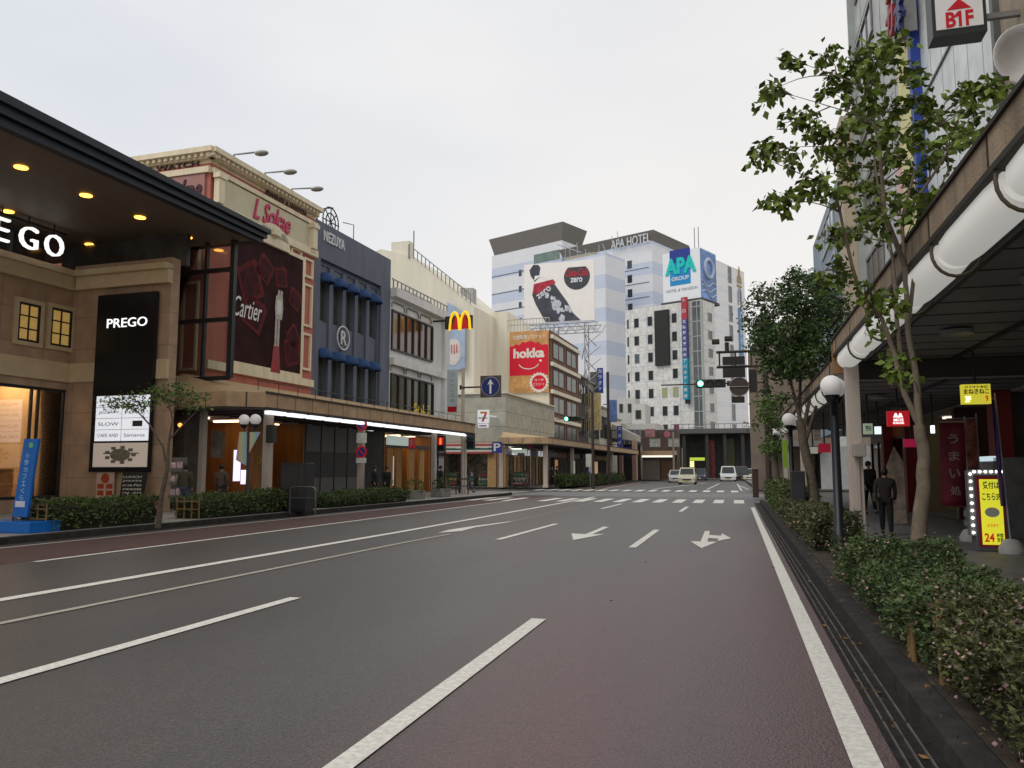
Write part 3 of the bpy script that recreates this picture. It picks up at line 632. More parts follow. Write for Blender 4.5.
# poster
pd = mat('poster_dark', (.034, .015, .016), .85, .5, .8, spec=.1)
bp_ = thing('advert_poster', 'huge dark advert with a jewelled wristwatch and white script', 'poster', (XF, (ps0+ps1)/2, pz0), L)
o = MB(); o.fbox(SF, ps0, ps1, pz0, pz1+.1, .02, .1); o.build('board', pd, bp_)
red = mat('ruby_red', (.25, .008, .015), .35, .4, 3); red2 = mat('ruby_dark', (.045, .006, .010), .6, .6, 3, spec=.1); red3 = mat('ruby_edge', (.10, .016, .018), .6, .4, 3, spec=.1)
def boxes(a, b, r, an, m1, m2):
    pts = [(a+r*c*math.cos(RAD(an))-r*d*math.sin(RAD(an)), b+r*c*math.sin(RAD(an))+r*d*math.cos(RAD(an))) for c, d in ((-1, -1), (1, -1), (1.1, .9), (.8, 1.15), (-.9, 1))]
    o = MB(); o.fprism(SF, pts, .1, .113); q_ = o.build('jewel_box', m2, bp_)
    o = MB(); o.fprism(SF, [(a+(x-a)*.72, b+(y-b)*.72) for x, y in pts], .113, .121); o.build('lid', m1, q_)
for u, v, r, an in ((248, 283, .75, 25), (263, 270, .5, 60), (279, 278, .42, 10), (252, 315, .65, -20), (293, 300, .42, 70), (290, 352, .6, 15), (291, 338, .45, 40)): a, b = P(u, v); boxes(a, b, r, an, red2, red3)
# watch: bracelet of square links with a rectangular case
silver = mat('silver_print', (.40, .36, .32), .4, .5, 14)
o = MB(); pth = [(278, 292), (277, 300), (276.3, 308), (275.4, 316), (275, 324), (274.6, 332), (274.3, 340), (274, 347)]
for (u0, v0), (u1, v1) in zip(pth[:-1], pth[1:]):
    (a, b), (c, d) = P(u0, v0), P(u1, v1)
    for k in range(3): f = k/3; x, z = a+(c-a)*f, b+(d-b)*f; o.fbox(SF, x-.17, x-.02, z-.07, z+.05, .122, .13); o.fbox(SF, x+.02, x+.17, z-.07, z+.05, .122, .13)
a, b = P(276.4, 308); o.fprism(SF, [(a-.24, b-.5), (a+.24, b-.5), (a+.3, b), (a+.24, b+.5), (a-.24, b+.5), (a-.3, b)], .131, .138); o.build('watch', silver, bp_)
o = MB(); o.fbox(SF, a-.17, a+.17, b-.3, b+.3, .139, .144); o.build('watch_dial', mat('dial', (.55, .56, .54), .4), bp_)
a, b = P(273.5, 352); o = MB(); o.fprism(SF, [(a-.38, b-1.1), (a+.38, b-1.1), (a+.2, b+.3), (a-.2, b+.3)], .122, .129); o.build('red_cushion', red, bp_)
a0, b1 = P(233, 293); a1 = P(259, 318)[0]
text('Cartier', SF, a0-.1, a1, P(245, 319)[1], P(245, 295)[1]-.15, .13, mat('poster_white', (.8, .8, .8), .5), bp_, ext=.004, shear=.35)
# roof floodlights
for i, (ub, vb, ut, vt) in enumerate(((233, 158, 258, 152), (264, 177, 287, 171), (291, 194, 314, 188))):
    a, b = P(ub+2, vb+1, WF-.2); h = Vector(hit(L, ut, vt, 'x', -17.9)); b0 = Vector((XF+.1, a, zt-.02))
    t = thing('floodlight', ('nearest', 'middle', 'farthest')[i]+' of the three floodlights on arms above the pink facade', 'lamp', tuple(b0), L, 'floodlights over the pink facade')
    o = MB(); o.tube([b0, b0+Vector((.05, 0, .25)), h], .035, 8); o.build('arm', grey_metal, t)
    o = MB(); o.ball((h.x+.12, h.y+.05, h.z-.04), .2, 12, 8, (1.5, .9, .5)); o.build('lamp_head', mat('lamp_grey', (.38, .38, .37), .4), t)

# ---------------- navy building
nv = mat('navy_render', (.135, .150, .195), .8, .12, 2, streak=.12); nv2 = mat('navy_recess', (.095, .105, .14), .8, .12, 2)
s0n, ztn = s1+.02, P(316, 222)[1]; s1n = P(391, 257)[0]; ztn = 13.3
nb = thing('navy_building', 'navy rendered building with two rows of round blue awnings', 'building', (-24, 36, .14), L)
ra0, ra1 = P(318, 300)[0]+.15, P(381, 300)[0]; rz1 = P(330, 262)[1]; rz0 = 4.5
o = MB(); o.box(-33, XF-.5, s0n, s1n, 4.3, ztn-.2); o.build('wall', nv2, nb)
o = MB(); o.fbox(SF, s0n, s1n, rz1, ztn, -.5, 0); o.fbox(SF, ra1, s1n, 4.3, rz1, -.5, 0); o.fbox(SF, s0n, ra0, 4.3, rz1, -.5, 0); o.box(-33, XF-.5, s0n, s1n, ztn-.2, ztn)
o.fbox(SF, ra0, ra1, rz1-.22, rz1, -.5, -.2)
o.build('parapet', nv, nb)
rows = [(P(340, 350)[1], P(340, 296)[1]), (P(345, 400)[1]-.4, P(345, 364)[1])]
rows = [(P(345, 327)[1], P(345, 280)[1]-.38), (4.5, P(345, 353)[1]-.38)]
n = 5; wdt = (ra1-ra0)/n
o = MB()
for i in range(n+1): a = ra0+i*wdt; o.fbox(SF, a-.16, a+.16, 4.3, rz1-.22, -.5, -.12)
o.fbox(SF, ra0, ra1, rows[1][1]+.25, rows[0][0]-.05, -.5, -.22); o.fbox(SF, ra0, ra1, rows[0][1]+.1, rz1-.2, -.5, -.25); o.build('pilasters', nv, nb)
awn = mat('blue_canvas', (.030, .070, .175), .8, .2, 4)
for r, (b0, b1) in enumerate(rows):
    for i in range(n):
        a0 = ra0+i*wdt+.17; a1 = ra0+(i+1)*wdt-.17
        wn = window(nb, SF, a0, a1, b0, b1, mat('grey_frame', (.12, .13, .13), .5), mat('green_grey_glass', (.05, .065, .06), .1, .35, 1, spec=.8), .06, -.42, 1)
        o = MB(); am2 = (a0+a1)/2; R1 = (a1-a0)/2+.0; V_ = []; Fs = []
        for k in range(7):
            th = math.pi/2*k/6
            for j in range(13):
                ph = math.pi*j/12; V_.append(SF.p(am2-R1*math.cos(ph)*math.cos(th)**.8 if k < 6 else am2, b1-.15+.52*math.sin(th), -.16+.55*math.sin(ph)*math.cos(th)**.8))
        for k in range(6):
            for j in range(12): Fs.append((k*13+j, k*13+j+1, (k+1)*13+j+1, (k+1)*13+j))
        o.add(V_, Fs, True)
        ao = o.build('awning', awn, nb); so = ao.modifiers.new('th', 'SOLIDIFY'); so.thickness = .03
ea, eb = P(345, 338)
o = MB()
for k in range(28):
    t0 = 2*math.pi*k/28; t1 = t0+2*math.pi/28
    o.fprism(SF, [(ea+.62*math.cos(t0), eb+.62*math.sin(t0)), (ea+.62*math.cos(t1), eb+.62*math.sin(t1)), (ea+.55*math.cos(t1), eb+.55*math.sin(t1)), (ea+.55*math.cos(t0), eb+.55*math.sin(t0))], -.11, -.07)
text_mb('R', SF, ea-.25, ea+.3, eb-.35, eb+.35, -.11, ext=.05, bold=.01, mb=o); o.build('emblem', mat('pale_letter', (.6, .62, .64), .5), nb)
text('NEZUYA', SF, P(323, 240)[0], P(344, 245)[0], P(335, 246.5)[1], P(335, 236)[1], .002, mat('pale_letter', (.6,)*3), nb, ext=.06, bold=.02)
# roof ironwork
iw = thing('roof_ornament', 'black iron wheel and finial standing on the navy roof', 'ornament', (XF-1, s0n+.8, ztn), L)
o = MB(); cx_, cz_ = s0n+2.0, ztn+.45
RF = street_face(XF-.4)
for k in range(16):
    t0 = 2*math.pi*k/16; t1 = t0+2*math.pi/16
    for R_ in (.75, .45): o.tube([RF.p(cx_+R_*math.cos(t0), cz_+R_*math.sin(t0)), RF.p(cx_+R_*math.cos(t1), cz_+R_*math.sin(t1))], .035, 6)
for k in range(8): o.tube([RF.p(cx_, cz_), RF.p(cx_+.75*math.cos(k*.785), cz_+.75*math.sin(k*.785))], .03, 6)
o.tube([RF.p(cx_-1.3, ztn), RF.p(cx_-1.2, ztn+.9)], .04, 6); o.tube([RF.p(cx_-1.6, ztn+.6), RF.p(cx_+.2, ztn+1.25)], .03, 6); o.tube([RF.p(cx_+2.3, ztn-.1), RF.p(cx_+2.3, ztn+1.0), RF.p(cx_+1.2, ztn+.8)], .025, 6)
o.build('ironwork', black_metal, iw)

# ---------------- white building
wt = mat('white_render', (.72, .72, .71), .75, .07, 2, streak=.1)
s0w, s1w = s1n+.02, P(447, 310)[0]; ztw = 11.8
wb = thing('white_building', 'white three storey building with bands of dark glazing and roof rail', 'building', (-24, 44, .14), L)
o = MB(); o.box(-32, XF, s0w, s1w, 4.3, ztw-.55); o.fbox(SF, s1w-.8, s1w, 4.3, ztw-.3, 0, .22); o.build('wall', wt, wb)
o = MB(); o.fbox(SF, s0w, s1w, ztw-.6, ztw-.1, -.2, .4); o.fbox(SF, s0w, s1w, 7.35, 7.75, 0, .28); o.box(-32, XF-.2, s0w, s1w, ztw-.55, ztw-.3); o.build('cornice', wt, wb)
for b0, b1, um in ((P(410, 358)[1]+.0, P(400, 312)[1], 0), (4.5, 6.7, 1)):
    b0 = 8.2 if um == 0 else 4.5; b1 = 10.5 if um == 0 else 6.9
    a1 = s0w+(s1w-s0w)*(.70 if um == 0 else .72); nn = 6
    o = MB(); o.frame(SF, s0w+.12, a1, b0, b1, .1, 0, .1)
    for i in range(1, nn+1): a = s0w+.12+(a1-s0w-.12)*i/nn; o.fbox(SF, a-.05, a+.05, b0+.1, b1-.1, .02, .12)
    wn = o.build('window_band', black_metal, wb)
    o = MB(); o.fbox(SF, s0w+.2, a1-.08, b0+.08, b1-.08, 0, .03); pn = o.build('pane', mat('reddish_glass', (.10, .05, .04), .12, .5, .5, spec=.8) if um == 0 else mat('olive_glass', (.035, .038, .02), .12, .4, .6, spec=.8), wn)
    if um: text('SALE', SF, s0w+3.2, a1-.4, b0+.45, b0+.95, .032, mat('yellow_letter', (.55, .42, .03), .5, emit=(.9, .7, .05), estr=.15), pn, ext=.01, bold=.01)
    o = MB()
    for i in range(3):
        c = s0w+.9+i*(a1-s0w)/3; hw = (a1-s0w)/6-.15; o.tube([SF.p(c-hw, b1+.1, .06), SF.p(c-hw, b1+.33, .06), SF.p(c-hw+.2, b1+.45, .06), SF.p(c+hw-.2, b1+.45, .06), SF.p(c+hw, b1+.33, .06), SF.p(c+hw, b1+.1, .06)], .03, 6)
    o.build('window_hood', mat('grey_frame', (.12,)*3), wb)
o = MB(); o.fbox(SF, s0w, s1w, ztw+.4, ztw+.46, .05, .1)
for i in range(16): a = s0w+.2+i*(s1w-s0w-.4)/15; o.fbox(SF, a-.04, a+.04, ztw-.1, ztw+.42, .05, .1)
o.build('roof_rail', grey_metal, wb)
for i in range(4): o = MB(); o.fbox(SF, s0w+2.6+i*1.1, s0w+3.4+i*1.1, ztw-.3, ztw+.45, -1.2, -.4); o.build('roof_unit', mat('unit_grey', (.4, .4, .39), .6), wb)
# M sign
my0 = 45.9
mf = front_face(my0)
a0, b1 = Q(450, 313, my0); a1, b0 = Q(471, 330, my0)
ms = thing('arch_sign', 'red projecting sign with a big yellow letter M above the street', 'sign', (XF+.2, my0, b0), L)
o = MB(); o.fbox(mf, a0-.35, a1+.05, b0+.15, b1-.2, -.25, -.02); o.fbox(mf, XF, a0-.35, b1-.5, b1-.4, -.2, -.1); o.build('bracket_box', black_metal, ms)
o = MB(); o.fprism(mf, [(a0+.12, b0+.1), (a1-.12, b0+.1), (a1-.4, b1-.15), (a0+.4, b1-.15)], -.02, .05); o.build('red_field', glow('sign_red', (.45, .02, .02), .25), ms)
o = MB(); hw = (a1-a0)/4
for c in (a0+hw, a0+3*hw):
    arch = [(c-hw+.02, b0), (c-hw*.75, b0+(b1-b0)*.62), (c-hw*.4, b1-.1), (c, b1), (c+hw*.4, b1-.1), (c+hw*.75, b0+(b1-b0)*.62), (c+hw-.02, b0)]
    for p, q_ in zip(arch[:-1], arch[1:]): o.tube([mf.p(*p, .1), mf.p(*q_, .1)], .085, 8)
    for p in arch[1:-1]: o.ball(mf.p(*p, .1), .085, 8, 6)
o.build('letter', glow('sign_yellow', (1, .68, .03), .55), ms)
# white vertical banner below
bf = front_face(46.8); a0, b1 = Q(447.5, 370, 46.8); a1, b0 = Q(457.5, 412, 46.8)
vb_ = thing('vertical_banner', 'white vertical hanging banner under the yellow letter sign', 'banner', (a0, 46.8, b0), L)
o = MB(); o.fbox(bf, a0, a1, b0, b1, -.03, .03); o.build('cloth', mat('banner_white', (.55, .62, .66), .7, .05), vb_)
for i in range(6): c = (a0+a1)/2; text('フレッシュ店'[i], bf, c-.13, c+.13, b1-.25-i*.32-.2, b1-.25-i*.32, .031, mat('pale_blue_ink', (.12, .25, .35), .6), vb_, ext=.003)
o = MB(); o.fbox(bf, a0+.05, a1-.05, b0, b0+.35, .031, .036); o.build('red_mark', mat('mark_red', (.5, .02, .03), .5), vb_)
# ---------------- covered walkway, first block (left)
fascia_t = tiled('fascia_tile', (.46, .31, .18), (.50, .34, .20), (.06, .045, .03), 1.15, 1.0, 'yz', .02, .6)
fascia_x = tiled('fascia_tile_end', (.46, .31, .18), (.50, .34, .20), (.06, .045, .03), 1.15, 1.0, 'xz', .02, .6)
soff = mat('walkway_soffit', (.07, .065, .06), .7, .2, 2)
def arcade(label, a0, a1, xw, xb, z0, z1, zb, posts, fr=L, lights=True, endcap=True, extra_front=None, lstr=2.3):
    t = thing('walkway_roof', label, 'canopy', ((xw+xb)/2, (a0+a1)/2, z0), fr)
    o = MB(); ch = .9
    pts = [(xb, a0), (xw-ch, a0), (xw, a0+ch), (xw, a1), (xb, a1)]
    top = [(xb, a0+.0), (xb+.3, a0+.7), (xb+.3, a1), (xb, a1)]
    n = len(pts)
    o.add([(x, y, z0+.03) for x, y in pts]+[(x, y, z1) for x, y in pts], [(1, 2, 2+n, 1+n)[::1], (2, 3, 3+n, 2+n), (3, 4, 4+n, 3+n)])
    o.build('fascia', fascia_t, t)
    o = MB(); o.add([(xb, a0, z0+.03), (xw-ch, a0, z0+.03), (xw-ch, a0, z1), (xb, a0, z1)], [(0, 1, 2, 3)]); o.build('end_fascia', fascia_x, t)
    o = MB(); o.add([(xb, a0, z1), (xw-ch, a0, z1), (xw, a0+ch, z1), (xw, a1, z1), (xb, a1, z1), (xb, a0+.8, zb), (xb, a1, zb), (xb-.0, a0+.8, zb)], [(0, 1, 7), (1, 2, 5), (2, 3, 6, 5), (3, 4, 6)])
    o.build('sloping_roof', mat('roof_sheet_tan', (.46, .34, .21), .7, .15, 3), t)
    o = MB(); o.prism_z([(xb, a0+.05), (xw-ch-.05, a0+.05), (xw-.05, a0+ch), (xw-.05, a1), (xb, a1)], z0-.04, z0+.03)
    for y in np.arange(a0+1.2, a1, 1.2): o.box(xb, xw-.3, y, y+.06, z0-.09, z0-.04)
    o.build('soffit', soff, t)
    o = MB(); o.box(xw-.02, xw+.05, a0+ch, a1, z1-.01, z1+.05); o.box(xw-.04, xw+.012, a0+ch, a1, z0-.01, z0+.05); o.build('edge_trim', mat('trim_brown', (.05, .035, .025), .6), t)
    if lights:
        y = a0+ch+.35
        while y < a1-1.2:
            o = MB(); o.box(xw-.34, xw-.1, y+.09, y+1.13, z0-.17, z0-.045, .02); o.build('tube_light', glow('tube_light', (.93, .97, 1), 1.25), t); y += 1.32
    for k, (px_, py_, wd) in enumerate(posts):
        o = MB(); o.box(px_-wd/2, px_+wd/2, py_-wd/2, py_+wd/2, .144, z0-.04, .015); o.box(px_-wd/2-.04, px_+wd/2+.04, py_-wd/2-.04, py_+wd/2+.04, .144, .35, .01); o.build('post', tan_post, t)
    return t
a_s = lambda u, w_=16.85: hit(L, u, 440, 'x', -w_)[1]
arcade('tan tiled walkway roof with a row of lit tubes below the navy building', 22.7, 44.3, -16.5, XF, 3.62, 4.16, 4.95,
       [(-16.85, a_s(268), .26), (-16.85, a_s(361.5), .24), (-16.85, a_s(434), .22), (-16.85, a_s(464.5), .22)])
# short tiled return of the walkway roof against the stone building
o = MB(); o.box(-21.6, XF-.02, 22.71, 23.4, 3.6, 4.16); tag(o.build('entrance_canopy', fascia_x, None, (-20.8, 22.8, 3.6), L), 'short tan tiled canopy joining the walkway roof to the stone building', 'canopy')
# rails on top
o = MB(); zz = 4.55
o.tube([(-17.1, 24, zz+.1), (-17.1, 44, zz+.1)], .018, 5)
for i in range(17): o.tube([(-17.1, 24+i*1.25, 4.2), (-17.1, 24+i*1.25, zz+.1)], .014, 4)
tag(o.build('roof_cable_rail', black_metal, None, (-17.1, 34, 4.2), L), 'thin dark cable rail along the top of the tan walkway roof', 'rail')
# tall service pole at the corner carrying the arrow sign
xq = Q(463, 400, 43.2)[0]
tp = thing('service_pole', 'tall slim tan pole at the corner holding the blue arrow sign arm', 'pole', (xq, 43.2, .144), L)
o = MB(); o.tube([(xq, 43.2, .144), (xq, 43.2, Q(463, 368, 43.2)[1])], .10, 10); o.build('shaft', tan_post, tp)
AF = front_face(43.0)
a0, b1 = Q(480.5, 376, 43); a1, b0 = Q(501, 397, 43); am = (a0+a1)/2; bm2 = (b0+b1)/2
ar = thing('arrow_sign', 'square sign with a white up arrow on a round blue field', 'road sign', (am, 43, b0), L)
o = MB(); o.fbox(AF, a0, a1, b0, b1, -.06, .03); o.build('back_plate', mat('sign_brown_grey', (.07, .06, .065), .5), ar)
o = MB(); o.disc(AF, am, bm2, (a1-a0)*.45, .03, .036, 28); o.build('rim', mat('rim_grey', (.3, .3, .33), .5), ar)
o = MB(); o.disc(AF, am, bm2, (a1-a0)*.42, .036, .042, 28); o.build('blue_field', mat('sign_blue', (.02, .03, .14), .4), ar)
h_ = (a1-a0); o = MB(); o.fprism(AF, [(am-.045*h_, bm2-.33*h_), (am+.045*h_, bm2-.33*h_), (am+.045*h_, bm2+.12*h_), (am+.15*h_, bm2+.08*h_), (am, bm2+.34*h_), (am-.15*h_, bm2+.08*h_), (am-.045*h_, bm2+.12*h_)], .042, .048); o.build('arrow', white_paint, ar)
o = MB(); o.tube([(xq, 43.1, bm2), (a0+.05, 43.08, bm2)], .05, 8); o.tube([(xq-.12, 43.1, bm2-.12), (xq-.12, 43.1, bm2+.14)], .06, 8); o.build('arm', black_metal, ar)
# ---------------- ground floor shops behind the walkway
GFc = street_face(-20.05)
def U(u, w_=20.05): return hit(L, u, 460, 'x', -w_)[1]
wood = mat('orange_wood', (.34, .15, .05), .5, .25, 2, streak=.2); shopdark = mat('shop_dark', (.03, .028, .026), .6, .4, 2)
def shop(label, y0, y1, backm, lampc, ls, depth=3.2, face=None, glazed=True, items=None, x=-20.05, cat='shop', zt=3.55, fr=L, frame_m=None, name='shop'):
    t = thing(name, label, cat, (x, (y0+y1)/2, .144), fr)
    sg_ = 1 if x < 0 else -1       # interior lies away from the street
    xi = x-sg_*depth
    o = MB(); o.box(xi, x, y0, y0+.1, .15, zt); o.box(xi, x, y1-.1, y1, .15, zt); o.box(xi-sg_*.1, xi, y0, y1, .15, zt); o.build('inner_wall', backm, t)
    o = MB(); o.box(xi, x, y0, y1, zt, zt+.08); o.build('ceiling', mat('shop_ceiling', (.4, .37, .33), .8), t); o = MB(); o.box(xi, x, y0+.1, y1-.1, .15, .17); o.build('shop_floor', mat('shop_floor', (.2, .18, .16), .5), t)
    F = street_face(x) if x < 0 else right_face(x)
    A0, A1 = (y0, y1) if x < 0 else (-y1, -y0)
    if glazed:
        o = MB(); n = max(2, int((y1-y0)/1.5))
        for i in range(n+1): a = A0+.06+(A1-A0-.12)*i/n; o.fbox(F, a-.04, a+.04, .15, 2.7, -.1, 0)
        o.fbox(F, A0, A1, 2.65, 2.75, -.1, 0); fo = o.build('frame', frame_m or black_metal, t)
        o = MB(); o.fbox(F, A0+.1, A1-.1, .2, 2.65, -.06, -.045); o.build('pane', clear, fo)
    if lampc is not None:
        nl = max(1, int((y1-y0)/2))
        for i in range(nl):
            y = y0+(y1-y0)*(i+.5)/nl; o = MB(); o.box(x-sg_*.6, x-sg_*1.9, y-.12, y+.12, zt-.08, zt-.02); o.build('ceiling_light', glow('shoplamp_%g_%g' % (lampc[2], ls), lampc, ls), t)
    return t
# entrance under the pink building
sh1 = shop('open wooden shop entrance with small lit purple screens under the pink building', 24.8, U(268), wood, (1, .72, .42), 4.5, glazed=False)
for (ul, ur, vt, vb, c, s_) in ((236, 240, 450, 481, (.75, .7, 1), 1.3), (243, 250, 470, 484, (.9, .75, 1), 1.2)):
    h0 = hit(L, ul, vt, 'x', -20.6); h1 = hit(L, ur, vb, 'x', -20.6); o = MB(); o.fbox(street_face(-20.7), h0[1], h1[1], h1[2], h0[2], 0, .1); o.build('lit_screen', glow('violet_screen_%g' % s_, c, s_), sh1)
h0 = hit(L, 208, 430, 'x', -20.2); h1 = hit(L, 221, 458, 'x', -20.2)
o = MB(); o.fbox(street_face(-20.1), h0[1], h1[1], h1[2], h0[2], 0, .05); tag(o.build('portrait_banner', mat('faded_portrait', (.25, .19, .15), .7, .5, 3), None, (-20.1, h0[1], h1[2]), L), 'faded beige portrait banner hanging in the wooden shop entrance', 'banner')
o = MB(); o.box(-20.3, -19.95, U(252), U(266), .15, 3.5); wp = tag(o.build('wood_pier', wood, None, (-20.1, U(259), .15), L), 'orange wooden pier with gold letters beside the first walkway post', 'wall')
text('DE', GFc, U(254), U(260), 1.75, 2.05, .12, mat('gold', (.5, .32, .06), .4, metal=.3), wp, ext=.02, bold=.02)
sh2 = shop('shop entrance with warm wooden back wall beside the grey shutters', U(272), U(304), wood, (1, .68, .38), 2.2, glazed=False)
# grey shutter wall
y0, y1 = U(306), U(359)
sw = thing('panel_wall', 'closed grey panelled shop front with a dark middle band', 'shop front', (-20, (y0+y1)/2, .15), L)
o = MB(); o.box(-20.4, -20.05, y0, y1, .15, 3.58); o.build('panels', mat('grey_panel', (.17, .17, .165), .6, .1, 2), sw)
o = MB(); o.fbox(GFc, y0+.1, y1, 1.15, 2.35, 0, .02)
o.build('dark_band', mat('dark_panel', (.05, .05, .052), .5, .2, 3), sw)
o = MB()
for i in range(1, 4): a = y0+(y1-y0)*i/4; o.fbox(GFc, a-.025, a+.025, .15, 3.55, 0, .035)
for i in range(8): z = 1.25+i*.14; o.fbox(GFc, y0+.2, y0+1.1, z, z+.015, .02, .03)
o.build('joint', black_metal, sw)
sh3 = shop('warm lit shop with orange wood panels under the white building', U(384), U(430), wood, (1, .75, .45), 7, glazed=False)
for u_ in (389, 398, 411, 421):
    o = MB(); o.fbox(GFc, U(u_), U(u_)+.7, .15, 2.9, -.25, -.1); o.build('wood_panel', mat('honey_wood', (.48, .26, .09), .5, .25, 2, streak=.2), sh3)
o = MB(); o.fbox(GFc, U(403), U(403)+1.0, .6, 2.3, -.9, -.8); o.build('white_display', glow('display_white', (.7, .72, .7), .5), sh3)
o = MB(); o.fbox(GFc, U(385), U(429), 2.75, 2.95, -.12, 0); o.build('beam', black_metal, sh3)
o = MB(); o.box(-20.4, -20.05, U(362), U(383), .15, 3.55); tag(o.build('dark_wall', shopdark, None, (-20.2, U(372), .15), L), 'black doorway wall between the grey panels and the warm lit shop', 'wall')
h0 = hit(L, 387, 437, 'x', -19.5); h1 = hit(L, 407, 446, 'x', -19.5)
o = MB(); o.fbox(street_face(-19.55), h0[1], h1[1], h1[2], h0[2]+.1, 0, .15); ws = tag(o.build('shop_sign', glow('pale_green_sign', (.62, .75, .7), .4), None, (-19.5, h0[1], h1[2]), L), 'long pale green lit shop sign under the walkway roof', 'sign')
h0 = hit(L, 409, 437, 'x', -19.0); h1 = hit(L, 414, 447, 'x', -19.0)
o = MB(); F9 = front_face(h0[1]); x0_, z1_ = Q(408.5, 437, h0[1]); x1_, z0_ = Q(414.5, 448, h0[1]); o.fbox(F9, x0_, x1_, z0_, z1_, -.1, 0); rs = tag(o.build('hanging_sign', glow('red_sign', (.5, .03, .04), .25), None, (x0_, h0[1], z0_), L), 'small red square sign hanging at the end of the pale green sign', 'sign')
text('茶', F9, x0_+.06, x1_-.06, z0_+.12, z1_-.12, .002, white_paint, rs, ext=.01)
for i, (l, u0, u1) in enumerate((('upper', 405, 411), )):
    pass
# corner premises under white building end
sh4 = shop('corner shop with cream counter behind the pedestrian signal', U(431), U(446), wood, (1, .9, .7), 2.5)
# ---------------- street furniture on the left pavement
def globe_lamp(label, fr, x, y, z, h, globes, r, group, arm=.3, ang=0, pm=black_metal, rp=.06):
    t = thing('street_lamp', label, 'street lamp', (x, y, z), fr, group)
    o = MB(); o.tube([(x, y, z), (x, y, z+.5), (x, y, z+.52), (x, y, z+h)], [rp*1.4, rp*1.4, rp, rp*.85], 12); o.build('pole', pm, t)
    for k in range(globes):
        a = ang+math.pi*k*(2/globes) if globes > 1 else 0; ax = arm*math.cos(a) if globes > 1 else 0; ay = arm*math.sin(a) if globes > 1 else 0
        o = MB(); o.tube([(x, y, z+h-.25), (x+ax*.7, y+ay*.7, z+h-.2), (x+ax, y+ay, z+h-.02)], .03, 8); o.tube([(x+ax, y+ay, z+h-.05), (x+ax, y+ay, z+h+.06)], [.07, .12], 12); o.build('arm', pm, t)
        o = MB(); o.ball((x+ax, y+ay, z+h+.04+r), r, 20, 14); o.build('globe', globe_m, t)
    return t
lx, ly = -16.0, 21.4
ll = globe_lamp('twin globe street lamp with two striped rainbow pennants beside the walkway corner', L, hit(L, 248, 470, 'y', ly)[0], ly, .144, 2.72, 2, .17, 'twin globe street lamps', .21, 0)
lx = hit(L, 248, 470, 'y', ly)[0]
def rainbow():
    m = mat('rainbow_cloth', (.5, .5, .5), .8); t = m.node_tree; b = t.nodes['Principled BSDF']
    g_ = t.nodes.new('ShaderNodeTexCoord'); w_ = t.nodes.new('ShaderNodeSeparateXYZ'); t.links.new(g_.outputs['Object'], w_.inputs[0])
    a_ = t.nodes.new('ShaderNodeMath'); a_.operation = 'MULTIPLY'; a_.inputs[1].default_value = 2.6; t.links.new(w_.outputs[0], a_.inputs[0]); f_ = t.nodes.new('ShaderNodeMath'); f_.operation = 'FRACT'; t.links.new(a_.outputs[0], f_.inputs[0])
    r = t.nodes.new('ShaderNodeValToRGB'); t.links.new(f_.outputs[0], r.inputs[0]); e = r.color_ramp.elements
    e[0].color = (.52, .34, .30, 1); e[1].color = (.42, .38, .55, 1)
    for p_, c in ((.25, (.60, .50, .30, 1)), (.5, (.36, .55, .38, 1)), (.75, (.32, .46, .58, 1))): q_ = e.new(p_); q_.color = c
    t.links.new(r.outputs[0], b.inputs['Base Color']); return m
rb = rainbow()
for i, (pts) in enumerate((((240, 432), (247.3, 432), (247.3, 466), (236.5, 460)), ((248.6, 432), (261, 432), (248.6, 455)))):
    F9 = front_face(ly-.02); o = MB(); o.fprism(F9, [Q(u, v, ly) for u, v in pts][::-1], -.012, .012)
    p = tag(o.build('pennant', rb, None, (lx, ly, 2), L), ('larger left', 'smaller right')[i]+' rainbow striped pennant on the twin globe lamp', 'pennant', 'rainbow pennants')
# wall lantern on first post
y = a_s(268)-.2; xq2 = -16.85
t = thing('lantern', 'dark box lantern fixed to the first walkway post', 'lantern', (xq2, y, 2.6), L)
o = MB(); h0 = Q(271, 425, y); h1 = Q(277, 440, y); o.box(h0[0]-.12, h1[0]-.1, y-.12, y+.12, h1[1]-.1, h0[1], .02); o.build('case', mat('lantern_green', (.03, .035, .03), .4), t)
# parking signs on second post
y = a_s(361.5)-.2; F9 = front_face(y); xc = Q(361.5, 450, y)[0]
t = thing('parking_sign', 'two round red and blue no-parking signs with white plates on the second post', 'road sign', (xc, y, 2), L)
sr = mat('sign_red', (.35, .03, .05), .5); sb = mat('sign_blue2', (.03, .05, .25), .5)
for v in (425, 452):
    z = Q(361, v, y)[1]; o = MB(); o.disc(F9, xc, z, .26, 0, .02, 22); o.build('red_ring', sr, t); o = MB(); o.disc(F9, xc, z, .19, .02, .026, 22); o.build('blue_disc', sb, t)
    o = MB(); o.fprism(F9, [(xc-.16, z+.12), (xc-.12, z+.16), (xc+.16, z-.12), (xc+.12, z-.16)][::-1], .026, .032); o.build('slash', sr, t)
for v0, v1 in ((433, 443), (458, 463)):
    o = MB(); o.fbox(F9, xc-.24, xc+.24, Q(361, v1, y)[1], Q(361, v0, y)[1], 0, .02); o.build('white_plate', white_paint, t)
